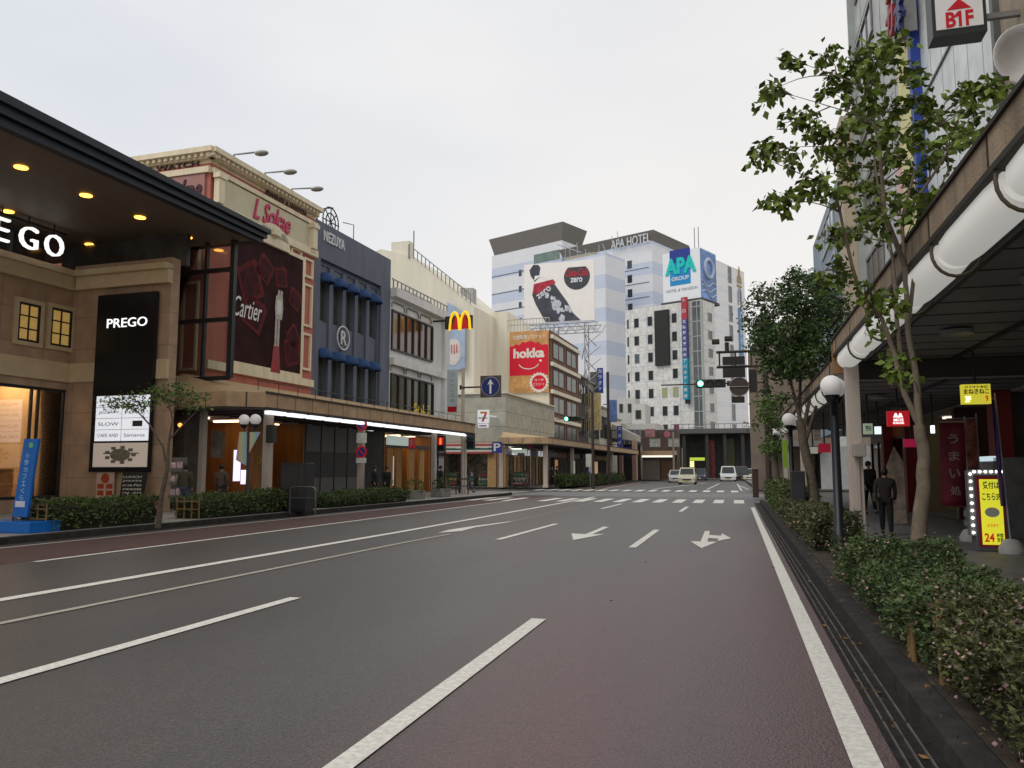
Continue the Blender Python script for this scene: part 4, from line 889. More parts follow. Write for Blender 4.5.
# control cabinet and bike stand
y = 20.2
y = 22.9; F9 = front_face(y)
x0_, x1_ = hit(L, 280, 480, 'y', y)[0], hit(L, 306, 480, 'y', y)[0]; z1_ = Q(290, 463, y)[1]
t = thing('utility_cabinet', 'black metal utility cabinet between the hedges', 'cabinet', ((x0_+x1_)/2, y+.2, .144), L)
o = MB(); o.box(x0_, x1_, y, y+.5, .144, z1_, .02); o.build('case', black_metal, t)
o = MB(); o.box(x0_+.05, x1_-.3, y-.015, y+.01, .25, z1_-.08, .004); o.box(x1_-.28, x1_-.04, y-.015, y+.01, .25, z1_-.08, .004); o.build('door', mat('cabinet_door', (.03, .03, .033), .4), t)
y = 22.0
t = thing('bollard_rail', 'rounded black steel hoop rail in front of the utility cabinet', 'rail', (Q(300, 500, y)[0], y, .144), L)
x0_, x1_ = Q(290, 500, y)[0], Q(315.5, 500, y)[0]; z1_ = Q(300, 487, y)[1]; z2_ = Q(300, 498, y)[1]
o = MB(); o.tube([(x0_, y, .144), (x0_, y, z1_-.12), (x0_+.05, y, z1_-.03), (x0_+.14, y, z1_), (x1_-.14, y, z1_), (x1_-.05, y, z1_-.03), (x1_, y, z1_-.12), (x1_, y, .144)], .035, 10); o.tube([(x0_, y, z2_), (x1_, y, z2_)], .025, 8); o.build('hoop', mat('hoop_steel', (.10, .10, .095), .35, metal=.6), t)
# blue advertising stand
y = 13.6
BFc = front_face(y); xs = lambda u: hit(L, u, 530, 'y', y)[0]; zs = lambda v: Q(20, v, y)[1]
t = thing('advert_stand', 'bright blue leaning advertising stand on a heavy blue base', 'sign', (xs(20), y, .144), L)
blue = mat('stand_blue', (.008, .13, .46), .45, .1, 3)
o = MB(); o.box(xs(-12), xs(39), y-.25, y+.55, .144, zs(521), .02); o.build('base', blue, t)
zt_ = zs(439); o = MB(); o.fprism(BFc, [(xs(12), zs(517)), (xs(26.5), zs(517)), (xs(33.5), zt_), (xs(19), zt_)], -.04, .02); pn = o.build('panel', blue, t)
o = MB()
for u in (12.5, 26): o.tube([(xs(u), y, zs(523)), (xs(u), y, zs(516))], .02, 6)
o.build('leg', black_metal, t)
for i, c in enumerate('小野カフェくら'): zc_ = zs(453+i*7); k = xs(24.5-(i*7+9)*.085); text(c, BFc, k-.055, k+.055, zc_-.11, zc_, .021, mat('pale_cyan', (.35, .6, .75), .5), pn, ext=.003)
o = MB(); o.disc(BFc, xs(26.5), zs(445.5), .06, .02, .026, 16); o.build('round_mark', mat('mark_green', (.15, .5, .2), .5), pn)
o = MB(); o.fbox(BFc, xs(14.5), xs(24), zs(507), zs(501), .02, .026); o.build('white_label', mat('label_white', (.6, .66, .75), .5), pn)
# hedges and small tree
hs = lambda u, w_=15.4: hit(L, u, 520, 'x', -w_)[1]
for i, (u0, u1, lab, z_) in enumerate(((40, 151, 'dark clipped hedge beside the blue advertising stand', .60), (192, 276, 'clipped hedge in front of the wooden shop entrance and twin globe lamp', .60), (318, 402, 'long low clipped hedge in front of the grey panelled shop front', .48))):
    hedge(lab, L, -16.15, -15.05, hs(u0), hs(u1), .144, .144+z_, leaf_hedge, .085, int(4200*(hs(u1)-hs(u0))/4), 'clipped hedges along the left kerb', blossom, .0, .10)
for u, lab in ((414, 'small round shrub in a pale planter left of the corner post'), (441, 'small round shrub between the corner posts')):
    t = thing('potted_shrub', lab, 'shrub', (-15.9, hs(u, 15.9), .144), L, 'small shrubs near the corner')
    yy = hs(u, 15.9); o = MB(); o.box(-16.2, -15.6, yy-.6, yy+.6, .144, .55, .03); o.build('planter', mat('planter_concrete', (.22, .21, .19), .8), t)
    p = rng.normal(size=(500, 3)); p /= np.linalg.norm(p, axis=1)[:, None]; p = p*np.array([.4, .7, .38])+np.array([-15.9, yy, .72]); o = MB(); leaves(o, p, .09); o.build('foliage', leaf_hedge, t)
def stakes(label, fr, pts, h, m, z=.144):
    t = thing('stake_fence', label, 'fence', (pts[0][0], pts[0][1], z), fr, 'short bamboo stake fences')
    o = MB()
    for x, y in pts: o.tube([(x, y, z), (x+random.uniform(-.01, .01), y, z+h)], .022, 7)
    a, b = pts[0], pts[-1]
    for f in (.45, .8): o.tube([(a[0], a[1]-.02, z+h*f), (b[0], b[1]-.02, z+h*f)], .018, 6)
    o.build('stakes', m, t)
bam = mat('bamboo', (.20, .13, .06), .7, .3, 8)
y = hs(41)-.05; stakes('short bamboo stake fence at the near end of the first hedge', L, [(-15.9, y), (-15.65, y), (-15.45, y), (-15.2, y)][1:], .62, bam)
y = hs(191)-.05; stakes('short bamboo stake fence before the hedge by the twin globe lamp', L, [(-15.85, y), (-15.6, y), (-15.35, y), (-15.1, y)], .6, bam)
ty = 16.2
T = lambda u, v, s=ty: (lambda q_: (q_[0], s, q_[1]))(Q(u, v, s))
cl = []
for u, v in ((108, 402), (122, 398), (136, 401), (150, 393), (162, 388), (176, 390), (190, 394), (200, 398), (145, 406), (168, 402), (186, 404), (158, 397), (130, 407), (172, 396), (180, 385), (196, 407), (118, 405)):
    for k in range(1): c = T(u, v, ty+random.uniform(-.7, .7)); cl.append((*c, .26))
tree('small street tree with a flat sparse crown before the black name panel', T(158, 526), L,
     [([T(158, 528), T(161, 500), T(167, 470)], .075, .05), ([T(167, 470), T(163, 447), T(150, 425), T(136, 410)], .035, .015), ([T(167, 470), T(169, 440), T(173, 420), T(168, 400)], .04, .015), ([T(169, 440), T(184, 424), T(196, 412)], .025, .01)],
     cl, leaf_green, bark, .085, 70, .26, None, sq=.45, limb_r=.012)
# orange wall lamp
h0 = hit(L, 180, 425, 'y', 22.0); t = thing('wall_lamp', 'small glowing orange lamp at the dark entrance', 'lamp', h0, L)
o = MB(); o.ball(h0, .07, 10, 8); o.build('bulb', glow('orange_bulb', (1, .25, .05), 3), t); o = MB(); o.box(h0[0]-.04, h0[0]+.04, h0[1], h0[1]+.2, h0[2]-.03, h0[2]+.16); o.build('bracket', black_metal, t)
# entrance mass to the left of walkway (dark)
o = MB(); o.box(-20.6, XF+.35, 23.4, 24.4, .15, 4.2); o.box(-20.9, -20.6, 21.9, 24.8, .15, 4.3); tag(o.build('entrance_wall', mat('brown_wall', (.10, .08, .065), .8, .3, 2), None, (-19.5, 23.5, .15), L), 'dark brown wall and pillar between the stone building and wooden shop', 'wall')
# people on the left pavement
o = MB(); o.box(-19.2, -19.0, 23.6, 23.8, .15, 3.6); tag(o.build('door_post', tan_post, None, (-19.1, 23.7, .15), L), 'slim tan post left of the wooden shop entrance', 'pillar')
dkc = mat('cloth_dark', (.03, .03, .032), .9, .2, 8); olive = mat('cloth_olive', (.06, .055, .035), .9, .2, 8); jean = mat('cloth_denim', (.045, .06, .09), .9, .2, 8); brownc = mat('cloth_brown', (.10, .07, .055), .9, .2, 8); blackc = mat('cloth_black', (.012, .012, .014), .9, .2, 8); beigec = mat('cloth_beige', (.3, .27, .22), .9)
def pers(label, u, vt, s, coat, legs, face, stride, hgt=None, **k):
    x, z = Q(u, vt, s); return person(label, L, x, s, .144, hgt or (z-.144), face, stride, coat, legs, **k)
pers('person in a dark jacket and jeans standing at the brochure rack', 186, 465, 20.9, olive, jean, 200, .15)
pers('person in a long brown coat seen from behind at the wooden shop', 222, 465, 22.3, brownc, dkc, 190, .1, coat_len=.25)
pers('person in black standing left under the walkway near the second post', 375, 466, 31.5, blackc, blackc, 90, .1)
pers('person in black with a pale hem by the warm lit shop', 387, 467, 32.5, blackc, blackc, 60, .3, bag=beigec)
pers('person all in black beside the third walkway post', 441, 466, 38.6, blackc, blackc, 100, .2, coat_len=.2)
pers('person in dark clothes striding across the corner pavement', 466, 460, 44.8, dkc, jean, 60, .9, bag=beigec)
# pedestrian signals
def ped_signal(label, u, v, s, fr=L, lit_red=False):
    x, z = Q(u, v, s); t = thing('pedestrian_signal', label, 'traffic light', (x, s, z), fr, 'pedestrian signals at the corner')
    o = MB(); o.box(x-.24, x+.24, s, s+.25, z-.45, z+.45, .03); o.box(x-.26, x+.26, s-.16, s, z+.38, z+.45); o.box(x-.26, x+.26, s-.16, s, z-.04, z+.02); o.build('housing', black_metal, t)
    o = MB(); o.box(x-.2, x+.2, s-.012, s-.002, z+.05, z+.36)
    if not lit_red: o.box(x-.2, x+.2, s-.012, s-.002, z-.38, z-.07)
    o.build('lens', mat('dark_lens', (.015, .03, .03), .2), t)
    return t
ped_signal('dark pedestrian signal on the corner post seen from the front', 470, 441, 43)
x, z = Q(440.5, 443, 40.2); t = thing('pedestrian_signal', 'pedestrian signal showing a red standing figure', 'traffic light', (x, 40.2, z), L, 'pedestrian signals at the corner')
F9 = front_face(40.2); o = MB(); o.box(x-.22, x+.22, 40.22, 40.45, z-.42, z+.42, .03); o.build('housing', black_metal, t)
o = MB(); o.fbox(F9, x-.17, x+.17, z-.1, z+.30, -.01, .0); o.build('red_lens', glow('red_lens', (.5, .02, .01), .5), t)
o = MB(); o.fbox(F9, x-.05, x+.05, z-.08, z+.16, .0, .012); o.disc(F9, x, z+.22, .05, 0, .012, 12); o.build('figure', glow('red_figure', (1, .1, .03), 2.2), t)
# bicycles / barrier at the corner
y = 42.4; x0_, x1_ = Q(456, 490, y)[0], Q(468, 490, y)[0]
t = thing('corner_rail', 'brown hoop rail on the corner kerb beside the walking person', 'rail', (x0_, y, .144), L)
o = MB(); z1_ = 1.0; o.tube([(x0_, y, .144), (x0_, y, z1_-.1), (x0_+.1, y, z1_), (x1_-.1, y, z1_), (x1_, y, z1_-.1), (x1_, y, .144)], .04, 8); o.tube([(x0_, y, .6), (x1_, y, .6)], .03, 6); o.build('hoop', mat('rail_brown', (.09, .06, .045), .5), t)
# brochure rack
x, z = Q(178, 480, 21.1); t = thing('brochure_rack', 'white and pink brochure rack beside the standing person', 'rack', (x, 21.2, .144), L)
o = MB(); o.box(x-.25, x+.25, 21.1, 21.2, .5, 1.9); 
for i in range(3): o.box(x-.25, x+.25, 20.98, 21.1, .6+i*.42, .72+i*.42)
o.build('rack', mat('rack_grey', (.12, .12, .12), .5), t)
for i in range(3): 
    o = MB(); o.box(x-.2, x-.02, 21.0, 21.06, .64+i*.42, .9+i*.42); o.box(x+.02, x+.2, 21.0, 21.06, .64+i*.42, .92+i*.42); o.build('leaflets', mat('leaflet', (.45, .35, .38), .6, .6, 6), t)
# ================================================================== BLOCK 2 AND THE DISTANCE
# gabled cream hall behind
gy = 70.0; GFy = front_face(gy)
cream2 = mat('aged_cream_wall', (.74, .71, .61), .8, .07, .8, streak=.07)
pp = [Q(u, v, gy) for u, v in ((374, 252), (381, 249), (414, 257), (481, 311), (481, 330))]
t = thing('cream_hall', 'pale cream hall with a sloping roofline, rail and rooftop aerial', 'building', (-35, gy, .15), L)
o = MB(); o.fprism(GFy, [(Q(374, 400, gy)[0], .15), (Q(474, 400, gy)[0], .15)]+[(Q(474, 306, gy)[0], Q(474, 306, gy)[1]), pp[2], pp[1], pp[0]], -14, 0); o.build('wall', cream2, t)
o = MB(); a, b = Q(389, 241, gy), Q(407, 255, gy); o.fbox(GFy, a[0], b[0], b[1]-1, a[1], -1.5, -.5); o.build('roof_room', cream2, t)
o = MB()
for i in range(15):
    f = i/14; p = Vector((pp[2][0]+(pp[3][0]-pp[2][0])*f*.85, 0, pp[2][1]+(pp[3][1]-pp[2][1])*f*.85)); o.tube([(p.x, gy-.1, p.z-.1), (p.x, gy-.1, p.z+.8)], .05, 5)
a = pp[2]; b = (pp[2][0]+(pp[3][0]-pp[2][0])*.85, pp[2][1]+(pp[3][1]-pp[2][1])*.85)
o.tube([(a[0], gy-.1, a[1]+.8), (b[0], gy-.1, b[1]+.8)], .05, 5); o.tube([(a[0], gy-.1, a[1]-.1), (a[0], gy-.1, a[1]+2.6)], .07, 6); o.tube([(a[0]-.5, gy-.1, a[1]-.1), (a[0]-.5, gy-.1, a[1]+1.3)], .09, 6); o.build('roof_rail', grey_metal, t)
for u in (466, 470, 474): a = Q(u, 300, gy+3); o = MB(); o.box(a[0]-.25, a[0]+.25, gy+2, gy+3, a[1]-1.8, a[1]+1.0); o.build('roof_unit', mat('unit_grey', (.4, .4, .39)), t)
# advert on its wall
ay = 69.5; AFy = front_face(ay)
x0_, zb_ = Q(447, 370, ay); x1_, _ = Q(465, 370, ay)
t = thing('wall_advert', 'tall blue and white advert sheet beside the yellow letter sign', 'poster', (x0_, ay, zb_), L)
o = MB(); o.fprism(AFy, [(x0_, zb_), (x1_, zb_), (x1_, Q(465, 313, ay)[1]), (x0_, Q(447, 302, ay)[1])], -.1, .1); o.build('sheet', mat('advert_pale_blue', (.34, .42, .56), .6, .35, .35), t)
a = Q(454, 350, ay); o = MB(); o.disc(AFy, a[0], a[1]-.2, .85, .1, .13, 18, .9, 1.5); o.build('white_shape', mat('advert_white', (.60, .56, .55), .6, .25, 1), t)
o = MB()
for i in range(4): o.fbox(AFy, a[0]-.5+i*.26, a[0]-.4+i*.26, a[1]-.4+.1*(i % 2), a[1]+.5, .13, .15)
o.build('red_writing', mat('advert_red', (.45, .1, .1), .6), t)
# hokka wall + tower
hy = 76.0; HF = front_face(hy)
hw = tiled('aged_panel_wall', (.42, .39, .30), (.45, .42, .33), (.27, .25, .19), 2.6, 1.9, 'xz', .03, .85)
t = thing('aged_building', 'stained beige building with a tower and brown framed window side', 'building', (-24, hy+5, .15), L)
xa, xb_, xc = Q(477, 330, hy)[0], Q(507.5, 330, hy)[0], -20.5
zt1 = Q(490, 312.5, hy)[1]; zt2 = Q(530, 331, hy)[1]; yend = P(577, 340, 20.5)[0]
o = MB(); o.box(xa, xb_, hy, hy+8, .15, zt1); o.box(xb_, xc, hy+.02, yend, .15, zt2); o.build('wall', cream2, t)
o = MB(); zr = Q(530, 324, hy)[1]
o.tube([(xb_, hy+.1, zr+.55), (xc, hy+.1, zr+.55)], .05, 6); o.tube([(xb_, hy+.1, zr), (xc, hy+.1, zr)], .05, 6)
for i in range(14): x = xb_+(xc-xb_)*i/13; o.tube([(x, hy+.1, zt2-.1), (x, hy+.1, zr+.55)], .03, 5)
o.build('roof_rail', mat('pale_rail', (.45, .45, .43), .6), t)
SFb = street_face(-20.5)
o = MB(); brown = mat('brown_brick', (.16, .085, .055), .8, .2, 2); 
o.fbox(SFb, hy, yend, 4, zt2-.02, 0, .12); o.build('side_wall', brown, t)
for r in range(4):
    b1 = zt2-1.0-r*2.75; b0 = b1-1.7
    for i in range(2):
        a0 = hy+.9+i*(yend-hy-1)/2; a1 = a0+(yend-hy)/2-1.5
        window(t, SFb, a0, a1, b0, b1, mat('brown_frame', (.08, .05, .04), .6), mat('grey_green_glass', (.07, .08, .075), .25, .4, .8, spec=.4), .1, .13, 1)
    o = MB(); o.fbox(SFb, hy, yend, b1+.18, b1+.55, .12, .4); o.build('ledge', cream2, t)
# biscuit billboard
a0, b1 = Q(509.5, 332, hy-.3); a1, b0 = Q(548.5, 392, hy-.3); BB = front_face(hy-.15)
t = thing('biscuit_billboard', 'red and tan biscuit billboard with a white smile', 'billboard', ((a0+a1)/2, hy-.15, b0), L)
Wd, Hd = a1-a0, b1-b0; X_ = lambda f: a0+Wd*f; Z_ = lambda f: b0+Hd*f
o = MB(); o.fbox(BB, a0, a1, b0, b1, 0, .12); o.build('board', mat('biscuit_tan', (.52, .29, .13), .6, .35, 1.5), t)
o = MB(); rp = [(X_(0.0), Z_(.28)), (X_(1), Z_(.28)), (X_(1), Z_(.76))]+[(X_(1-i/12), Z_(.76+.07*math.sin(math.pi*i/12)**2+.02*math.sin(i*2.6))) for i in range(1, 12)]+[(X_(0), Z_(.76))]; o.fprism(BB, rp, .12, .13); o.build('red_field', mat('billboard_red', (.60, .022, .045), .5, .05), t)
wb_ = mat('billboard_white', (.75, .72, .68), .5)
text('hokka', BB, X_(.1), X_(.9), Z_(.56), Z_(.72), .132, wb_, t, ext=.02, bold=.045)
text('北陸製菓ビスケット', BB, X_(.08), X_(.92), Z_(.87), Z_(.94), .122, wb_, t, ext=.01, bold=.01)
o = MB(); pts = [BB.p(X_(.5)+Wd*.27*math.cos(RAD(200+i*14)), Z_(.50)+Hd*.12*math.sin(RAD(200+i*14)), .14) for i in range(11)]; o.tube(pts, .055, 6); o.disc(BB, X_(.80), Z_(.51), .13, .132, .15, 12); o.build('smile', wb_, t)
for i in range(3): o = MB(); o.disc(BB, X_(.14+.2*i), Z_(.14+.04*(i % 2)), Wd*.15, .121+i*.003, .128+i*.003, 20, 1, 1); o.build('biscuit', mat('biscuit_light', (.58, .34, .15), .7, .3, 3), t)
o = MB(); n = 18; o.fprism(BB, [(X_(.76)+Wd*(.22 if i % 2 else .26)*math.cos(math.pi*i/n), Z_(.16)+Wd*(.22 if i % 2 else .26)*math.sin(math.pi*i/n)) for i in range(2*n)], .132, .14); o.build('badge', wb_, t)
o = MB(); o.disc(BB, X_(.76), Z_(.16), Wd*.18, .141, .147, 24); o.build('red_disc', mat('billboard_red', (.5, .03, .05)), t)
text('コーボ', BB, X_(.64), X_(.88), Z_(.18), Z_(.22), .148, wb_, t, ext=.005, bold=.01); text('ビスコート', BB, X_(.62), X_(.9), Z_(.11), Z_(.155), .148, wb_, t, ext=.005, bold=.01)
# low convenience store building
ly0 = 60.6; LFy = front_face(ly0); zl_ = 7.6
stn = tiled('store_panels', (.42, .41, .34), (.45, .44, .37), (.2, .19, .15), 3.0, 1.2, 'yz', .02, .85)
t = thing('store_building', 'low beige building with tan pillars holding the corner convenience store', 'building', (-24, 65, .15), L)
xl_ = Q(462, 400, ly0)[0]
o = MB(); o.box(xl_-3, -20.0, ly0, hy-.02, 3.3, zl_); o.build('upper_wall', stn, t)
o = MB(); o.box(xl_-3.2, -19.8, ly0-.15, hy-.03, zl_, zl_+.12); o.build('coping', cream2, t)
pil = mat('tan_pillar', (.40, .26, .13), .7, .15, 3)
o = MB()
for u0, u1 in ((487.5, 496),): o.fbox(LFy, Q(u0, 460, ly0)[0], Q(u1, 460, ly0)[0], .15, 3.3, -.6, 0)
o.build('pillar', pil, t)
for y in (60.7, 64.6, 68.4, 72.5): o = MB(); o.box(-20.6, -20.0, y, y+.8, .15, 3.3); o.build('pillar', pil, t)
o = MB(); o.box(xl_-3, xl_-2.4, ly0, ly0+.6, .15, 3.3); o.build('pillar', pil, t)
o = MB(); o.box(xl_-3, -20.3, ly0+5, ly0+5.1, .15, 3.3); o.box(xl_-3, xl_-2.9, ly0, ly0+5, .15, 3.3); o.box(-24.5, -24.3, ly0+5, hy, .15, 3.3); o.build('inner_wall', mat('store_inner', (.14, .12, .10), .8, .9, 3), t)
for i in range(3): o = MB(); o.box(xl_-1+i*2.2, xl_+.2+i*2.2, ly0+1.2, ly0+1.5, 3.15, 3.22); o.build('ceiling_light', glow('store_lamp', (1, .97, .88), 6), t)
for i in range(4): o = MB(); o.box(-22, -21.7, ly0+2+i*3.3, ly0+3.4+i*3.3, 3.15, 3.22); o.build('ceiling_light', glow('store_lamp', (1, .97, .88), 6), t)
o = MB()
for i in range(6): x = xl_-2.4+i*1.15; o.fbox(LFy, x, x+.07, .15, 2.6, -.12, -.05)
for y in np.arange(61.5, 76, .95): o.box(-20.25, -20.18, y, y+.06, .15, 2.6)
fo = o.build('glazing_frame', black_metal, t)
rs_ = random.Random(9)
for i in range(5):
    xs_ = xl_-2.2+i*1.5; o = MB(); o.box(xs_, xs_+1.1, ly0+1.8, ly0+2.4, .15, 1.35); o.build('shelf', mat('shelf_grey', (.10, .10, .10), .6), t)
    for j in range(3):
        o = MB()
        for k in range(6): o.box(xs_+.04+k*.175, xs_+.17+k*.175, ly0+1.7, ly0+1.82, .3+j*.36, .3+j*.36+rs_.uniform(.12, .26))
        o.build('goods', mat('goods_%d' % ((i+j) % 4), ((.4, .08, .05), (.45, .38, .15), (.1, .25, .12), (.4, .4, .38))[(i+j) % 4], .5, .6, 9), t)
o = MB(); o.box(-23, -22.3, ly0+3, ly0+14, .15, 1.4); o.build('shelf', mat('store_goods', (.22, .15, .10), .7, .8, 5), t)
# striped sign band
cols = [('white', (.60, .60, .58)), ('stripe_green', (.02, .16, .08)), ('stripe_white', (.6, .6, .58)), ('stripe_red', (.42, .05, .05))]
for (F, a0, a1) in ((LFy, Q(440, 460, ly0)[0], Q(493, 460, ly0)[0]),):
    for i, (nm, c) in enumerate((('red_stripe', (.40, .06, .06)), ('white_stripe', (.6, .58, .55)), ('green_stripe', (.02, .1, .06)), ('white_stripe', (.6, .58, .55)), ('red_stripe', (.35, .07, .06)))):
        o = MB(); o.fbox(F, a0, a1, 3.42-i*.155, 3.56-i*.155, 0, .35); o.build(nm, mat('band_%s%d' % (nm, i), c, .5, .05), t)
FS = street_face(-19.98)
o = MB(); o.fbox(FS, 60.6, 76, 2.72, 3.2, 0, .2); o.build('sign_band', mat('band_lilac', (.30, .27, .36), .5, .5, 1), t)
for a in (61.6, 65.2, 69.4): o = MB(); o.fbox(FS, a, a+1.4, 2.72, 3.2, .2, .25); bx_ = o.build('sign_box', glow('sign_lit', (.75, .73, .8), .4), t); text('7', FS, a+.5, a+.9, 2.76, 3.16, .251, mat('seven_violet', (.15, .05, .3), .5), bx_, ext=.01, bold=.03)
# hanging 7 sign
sy = 57.5; F9 = front_face(sy); a0, b1 = Q(477.5, 410, sy); a1, b0 = Q(488.5, 427.5, sy); wd = a1-a0; hd = b1-b0
t = thing('store_sign', 'white square sign with a striped figure seven on the corner', 'sign', ((a0+a1)/2, sy, b0), L)
o = MB(); o.fbox(F9, a0, a1, b0+hd*.26, b1, -.2, 0); o.fbox(F9, a0+.05, a1-.05, b0, b0+hd*.22, -.2, 0); o.box((a0+a1)/2-.05, (a0+a1)/2+.05, sy+.05, sy+3.2, b1-.4, b1-.3); o.build('box', glow('sign_white', (.75, .77, .8), .35), t)
zc0 = b0+hd*.34; o = MB(); o.fprism(F9, [(a0+wd*.25, b1-hd*.2), (a0+wd*.25, b1-hd*.1), (a1-wd*.15, b1-hd*.1), (a1-wd*.15, b1-hd*.2)][::-1], 0, .02); o.build('orange_bar', mat('bar_orange', (.6, .2, .03), .5), t)
o = MB(); o.fprism(F9, [(a1-wd*.33, b1-hd*.2), (a1-wd*.15, b1-hd*.2), (a1-wd*.45, zc0), (a1-wd*.63, zc0)][::-1], 0, .02); o.build('red_bar', mat('bar_red', (.55, .03, .05), .5), t)
text('ELEVEn', F9, a0+wd*.12, a1-wd*.1, b0+hd*.5, b0+hd*.6, .022, mat('bar_green', (.02, .2, .08), .5), t, ext=.01, bold=.02)
o = MB(); o.fbox(F9, a0+.15, a1-.15, b0+hd*.06, b0+hd*.15, 0, .02); o.build('small_writing', mat('small_lilac', (.35, .2, .35), .5), t)
# second walkway
a_t = lambda u, w_=16.9: hit(L, u, 460, 'x', -w_)[1]
arcade('tan walkway roof of the far block starting at the convenience store corner', 59.3, 105, -16.3, XF, 3.5, 4.02, 4.5,
       [(-20.1, 60.0, .3), (-16.7, a_t(545.5, 16.7), .3), (-16.7, a_t(572, 16.7), .26), (-16.7, a_t(610), .26)], lights=False)
# buildings further along the left (each its own), street face w=20.5
def block(label, y0, y1, zt_, m, x=-20.5, depth=14, rows=2, z0=4.6, name='street_building', cat='building', gm=None, fr=L, nwin=3, zb=.15):
    t = thing(name, label, cat, (x-7, (y0+y1)/2, zb), fr); o = MB(); o.box(x-depth, x, y0, y1, zb, zt_); o.build('wall', m, t)
    F = street_face(x); hh_ = (zt_-z0)/max(rows, 1)
    for r in range(rows):
        for i in range(nwin):
            a0 = y0+.5+(y1-y0-.6)*i/nwin; window(t, F, a0, a0+(y1-y0-.6)/nwin-.5, z0+r*hh_+hh_*.2, z0+r*hh_+hh_*.78, black_metal, gm or wglass, .06, .02, 1)
    o = MB(); o.box(x-depth-.1, x+.2, y0+.01, y1-.01, zt_, zt_+.2); o.build('coping', mat('coping_grey', (.3, .29, .27), .8), t)
    return t
e = lambda u: P(u, 400, 20.5)[0]
zz_ = lambda v, y: EYE+(lambda h: h)(0)
ye = yend
dkb = mat('dark_brown_wall', (.055, .042, .04), .8, .2, 2)
t = block('narrow dark brown building after the framed window side', ye+.05, ye+5.5, 12.2, dkb, nwin=2)
text('I', street_face(-20.5), ye+2.2, ye+2.5, 10.3, 11.0, .02, white_paint, t, ext=.03)
block('grey green building behind the cream upright sign', ye+5.6, ye+12, 12.0, mat('sage_wall', (.24, .24, .2), .8, .15, 2), nwin=2)
block('pale building with white parapet past the cream sign', ye+12.1, ye+20, 9.5, mat('pale_wall', (.45, .43, .38), .8, .1, 2), rows=1)
block('small cream building towards the far junction', ye+20.1, 116, 8.6, cream2, rows=1)
# ground floor frontages of the far block
GG = street_face(-20.5)
fr_ = random.Random(4)
for i, (y0_, y1_, l_) in enumerate(((76.3, 81.5, 'dark shop frontage with an orange lit doorway past the convenience store'), (81.8, 87.5, 'dark shop frontage with two pale lit display windows'), (87.8, 94.5, 'dark shop frontage with a violet lit window near the gateway'), (94.8, 103, 'last dark shop frontage of the far left block'))):
    t = thing('shop_frontage', l_, 'shop front', (-20.4, (y0_+y1_)/2, .15), L)
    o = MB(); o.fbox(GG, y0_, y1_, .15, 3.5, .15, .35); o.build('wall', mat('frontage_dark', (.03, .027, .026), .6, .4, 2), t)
    n = 3; c_ = ((1, .5, .15), (.9, .9, .8), (.75, .65, 1), (1, .7, .4))[i]
    for k in range(n):
        a = y0_+.4+k*(y1_-y0_-.6)/n; w_ = (y1_-y0_)/n-.7
        o = MB(); o.fbox(GG, a, a+w_, .45, 2.5, .35, .38); o.build('display_window', glow('frontage_%d' % i, (c_[0]*.7, c_[1]*.7, c_[2]*.7), .35) if k == i % n else mat('frontage_glass', (.03, .03, .032), .15, .5, 1), t)
    o = MB(); o.fbox(GG, y0_+.5, y1_-.5, 2.75, 3.2, .35, .5); o.build('sign_board', mat('frontage_board_%d' % i, ((.3, .12, .05), (.35, .35, .33), (.1, .08, .2), (.3, .25, .1))[i], .5, .3, 2), t)
# projecting signs
def psign(label, u0, u1, v0, v1, y, m, txt, tm, depth=.3, grp=None, name='upright_sign', x_wall=-20.4, bold=.02):
    F = front_face(y); a0, b1 = Q(u0, v0, y); a1, b0 = Q(u1, v1, y)
    t = thing(name, label, 'sign', ((a0+a1)/2, y, b0), L, grp)
    o = MB(); o.fbox(F, a0, a1, b0, b1, -depth, 0); o.build('board', m, t)
    n = len(txt); h = (b1-b0-.2)/max(n, 1); s_ = min(h*.8, (a1-a0)*.7); c = (a0+a1)/2
    o = MB()
    for i, ch in enumerate(txt): text_mb(ch, F, c-s_/2, c+s_/2, b1-.15-i*h-s_, b1-.15-i*h, .002, ext=.02, bold=bold, mb=o)
    if n: o.build('lettering', tm, t)
    o = MB(); o.box(x_wall, a0, y+.1, y+.2, b1-.6, b1-.5); o.box(x_wall, a0, y+.1, y+.2, b0+.4, b0+.5)
    if a0 > x_wall: o.build('bracket', black_metal, t)
    return t
bl = mat('deep_blue_sign', (.035, .06, .30), .5, .1); wl = mat('sign_lettering_white', (.65, .67, .72), .5)
psign('cream and yellow printed upright sign board on the far left street', 588.5, 601, 393, 430, ye+6.5, mat('cream_yellow_board', (.62, .52, .28), .6, .3, .9), '', wl)
psign('dark grey sign frame beside the tall blue upright sign', 590, 597, 372, 393, ye+9, mat('grey_sign_frame', (.12, .13, .13), .6, .4, 2), '', wl)
psign('tall blue upright sign high above the far walkway', 597, 603, 368, 393, ye+9, bl, 'カラオケ', wl)
psign('wide pale blue sign with a dark blue emblem below the tall blue sign', 607, 617, 400, 422, ye+14, mat('mid_blue_sign', (.16, .24, .50), .5, .5, 2), '', wl)
psign('blue upright sign low over the end of the far walkway', 617, 622, 426, 448, ye+17, bl, 'スカイ', wl)
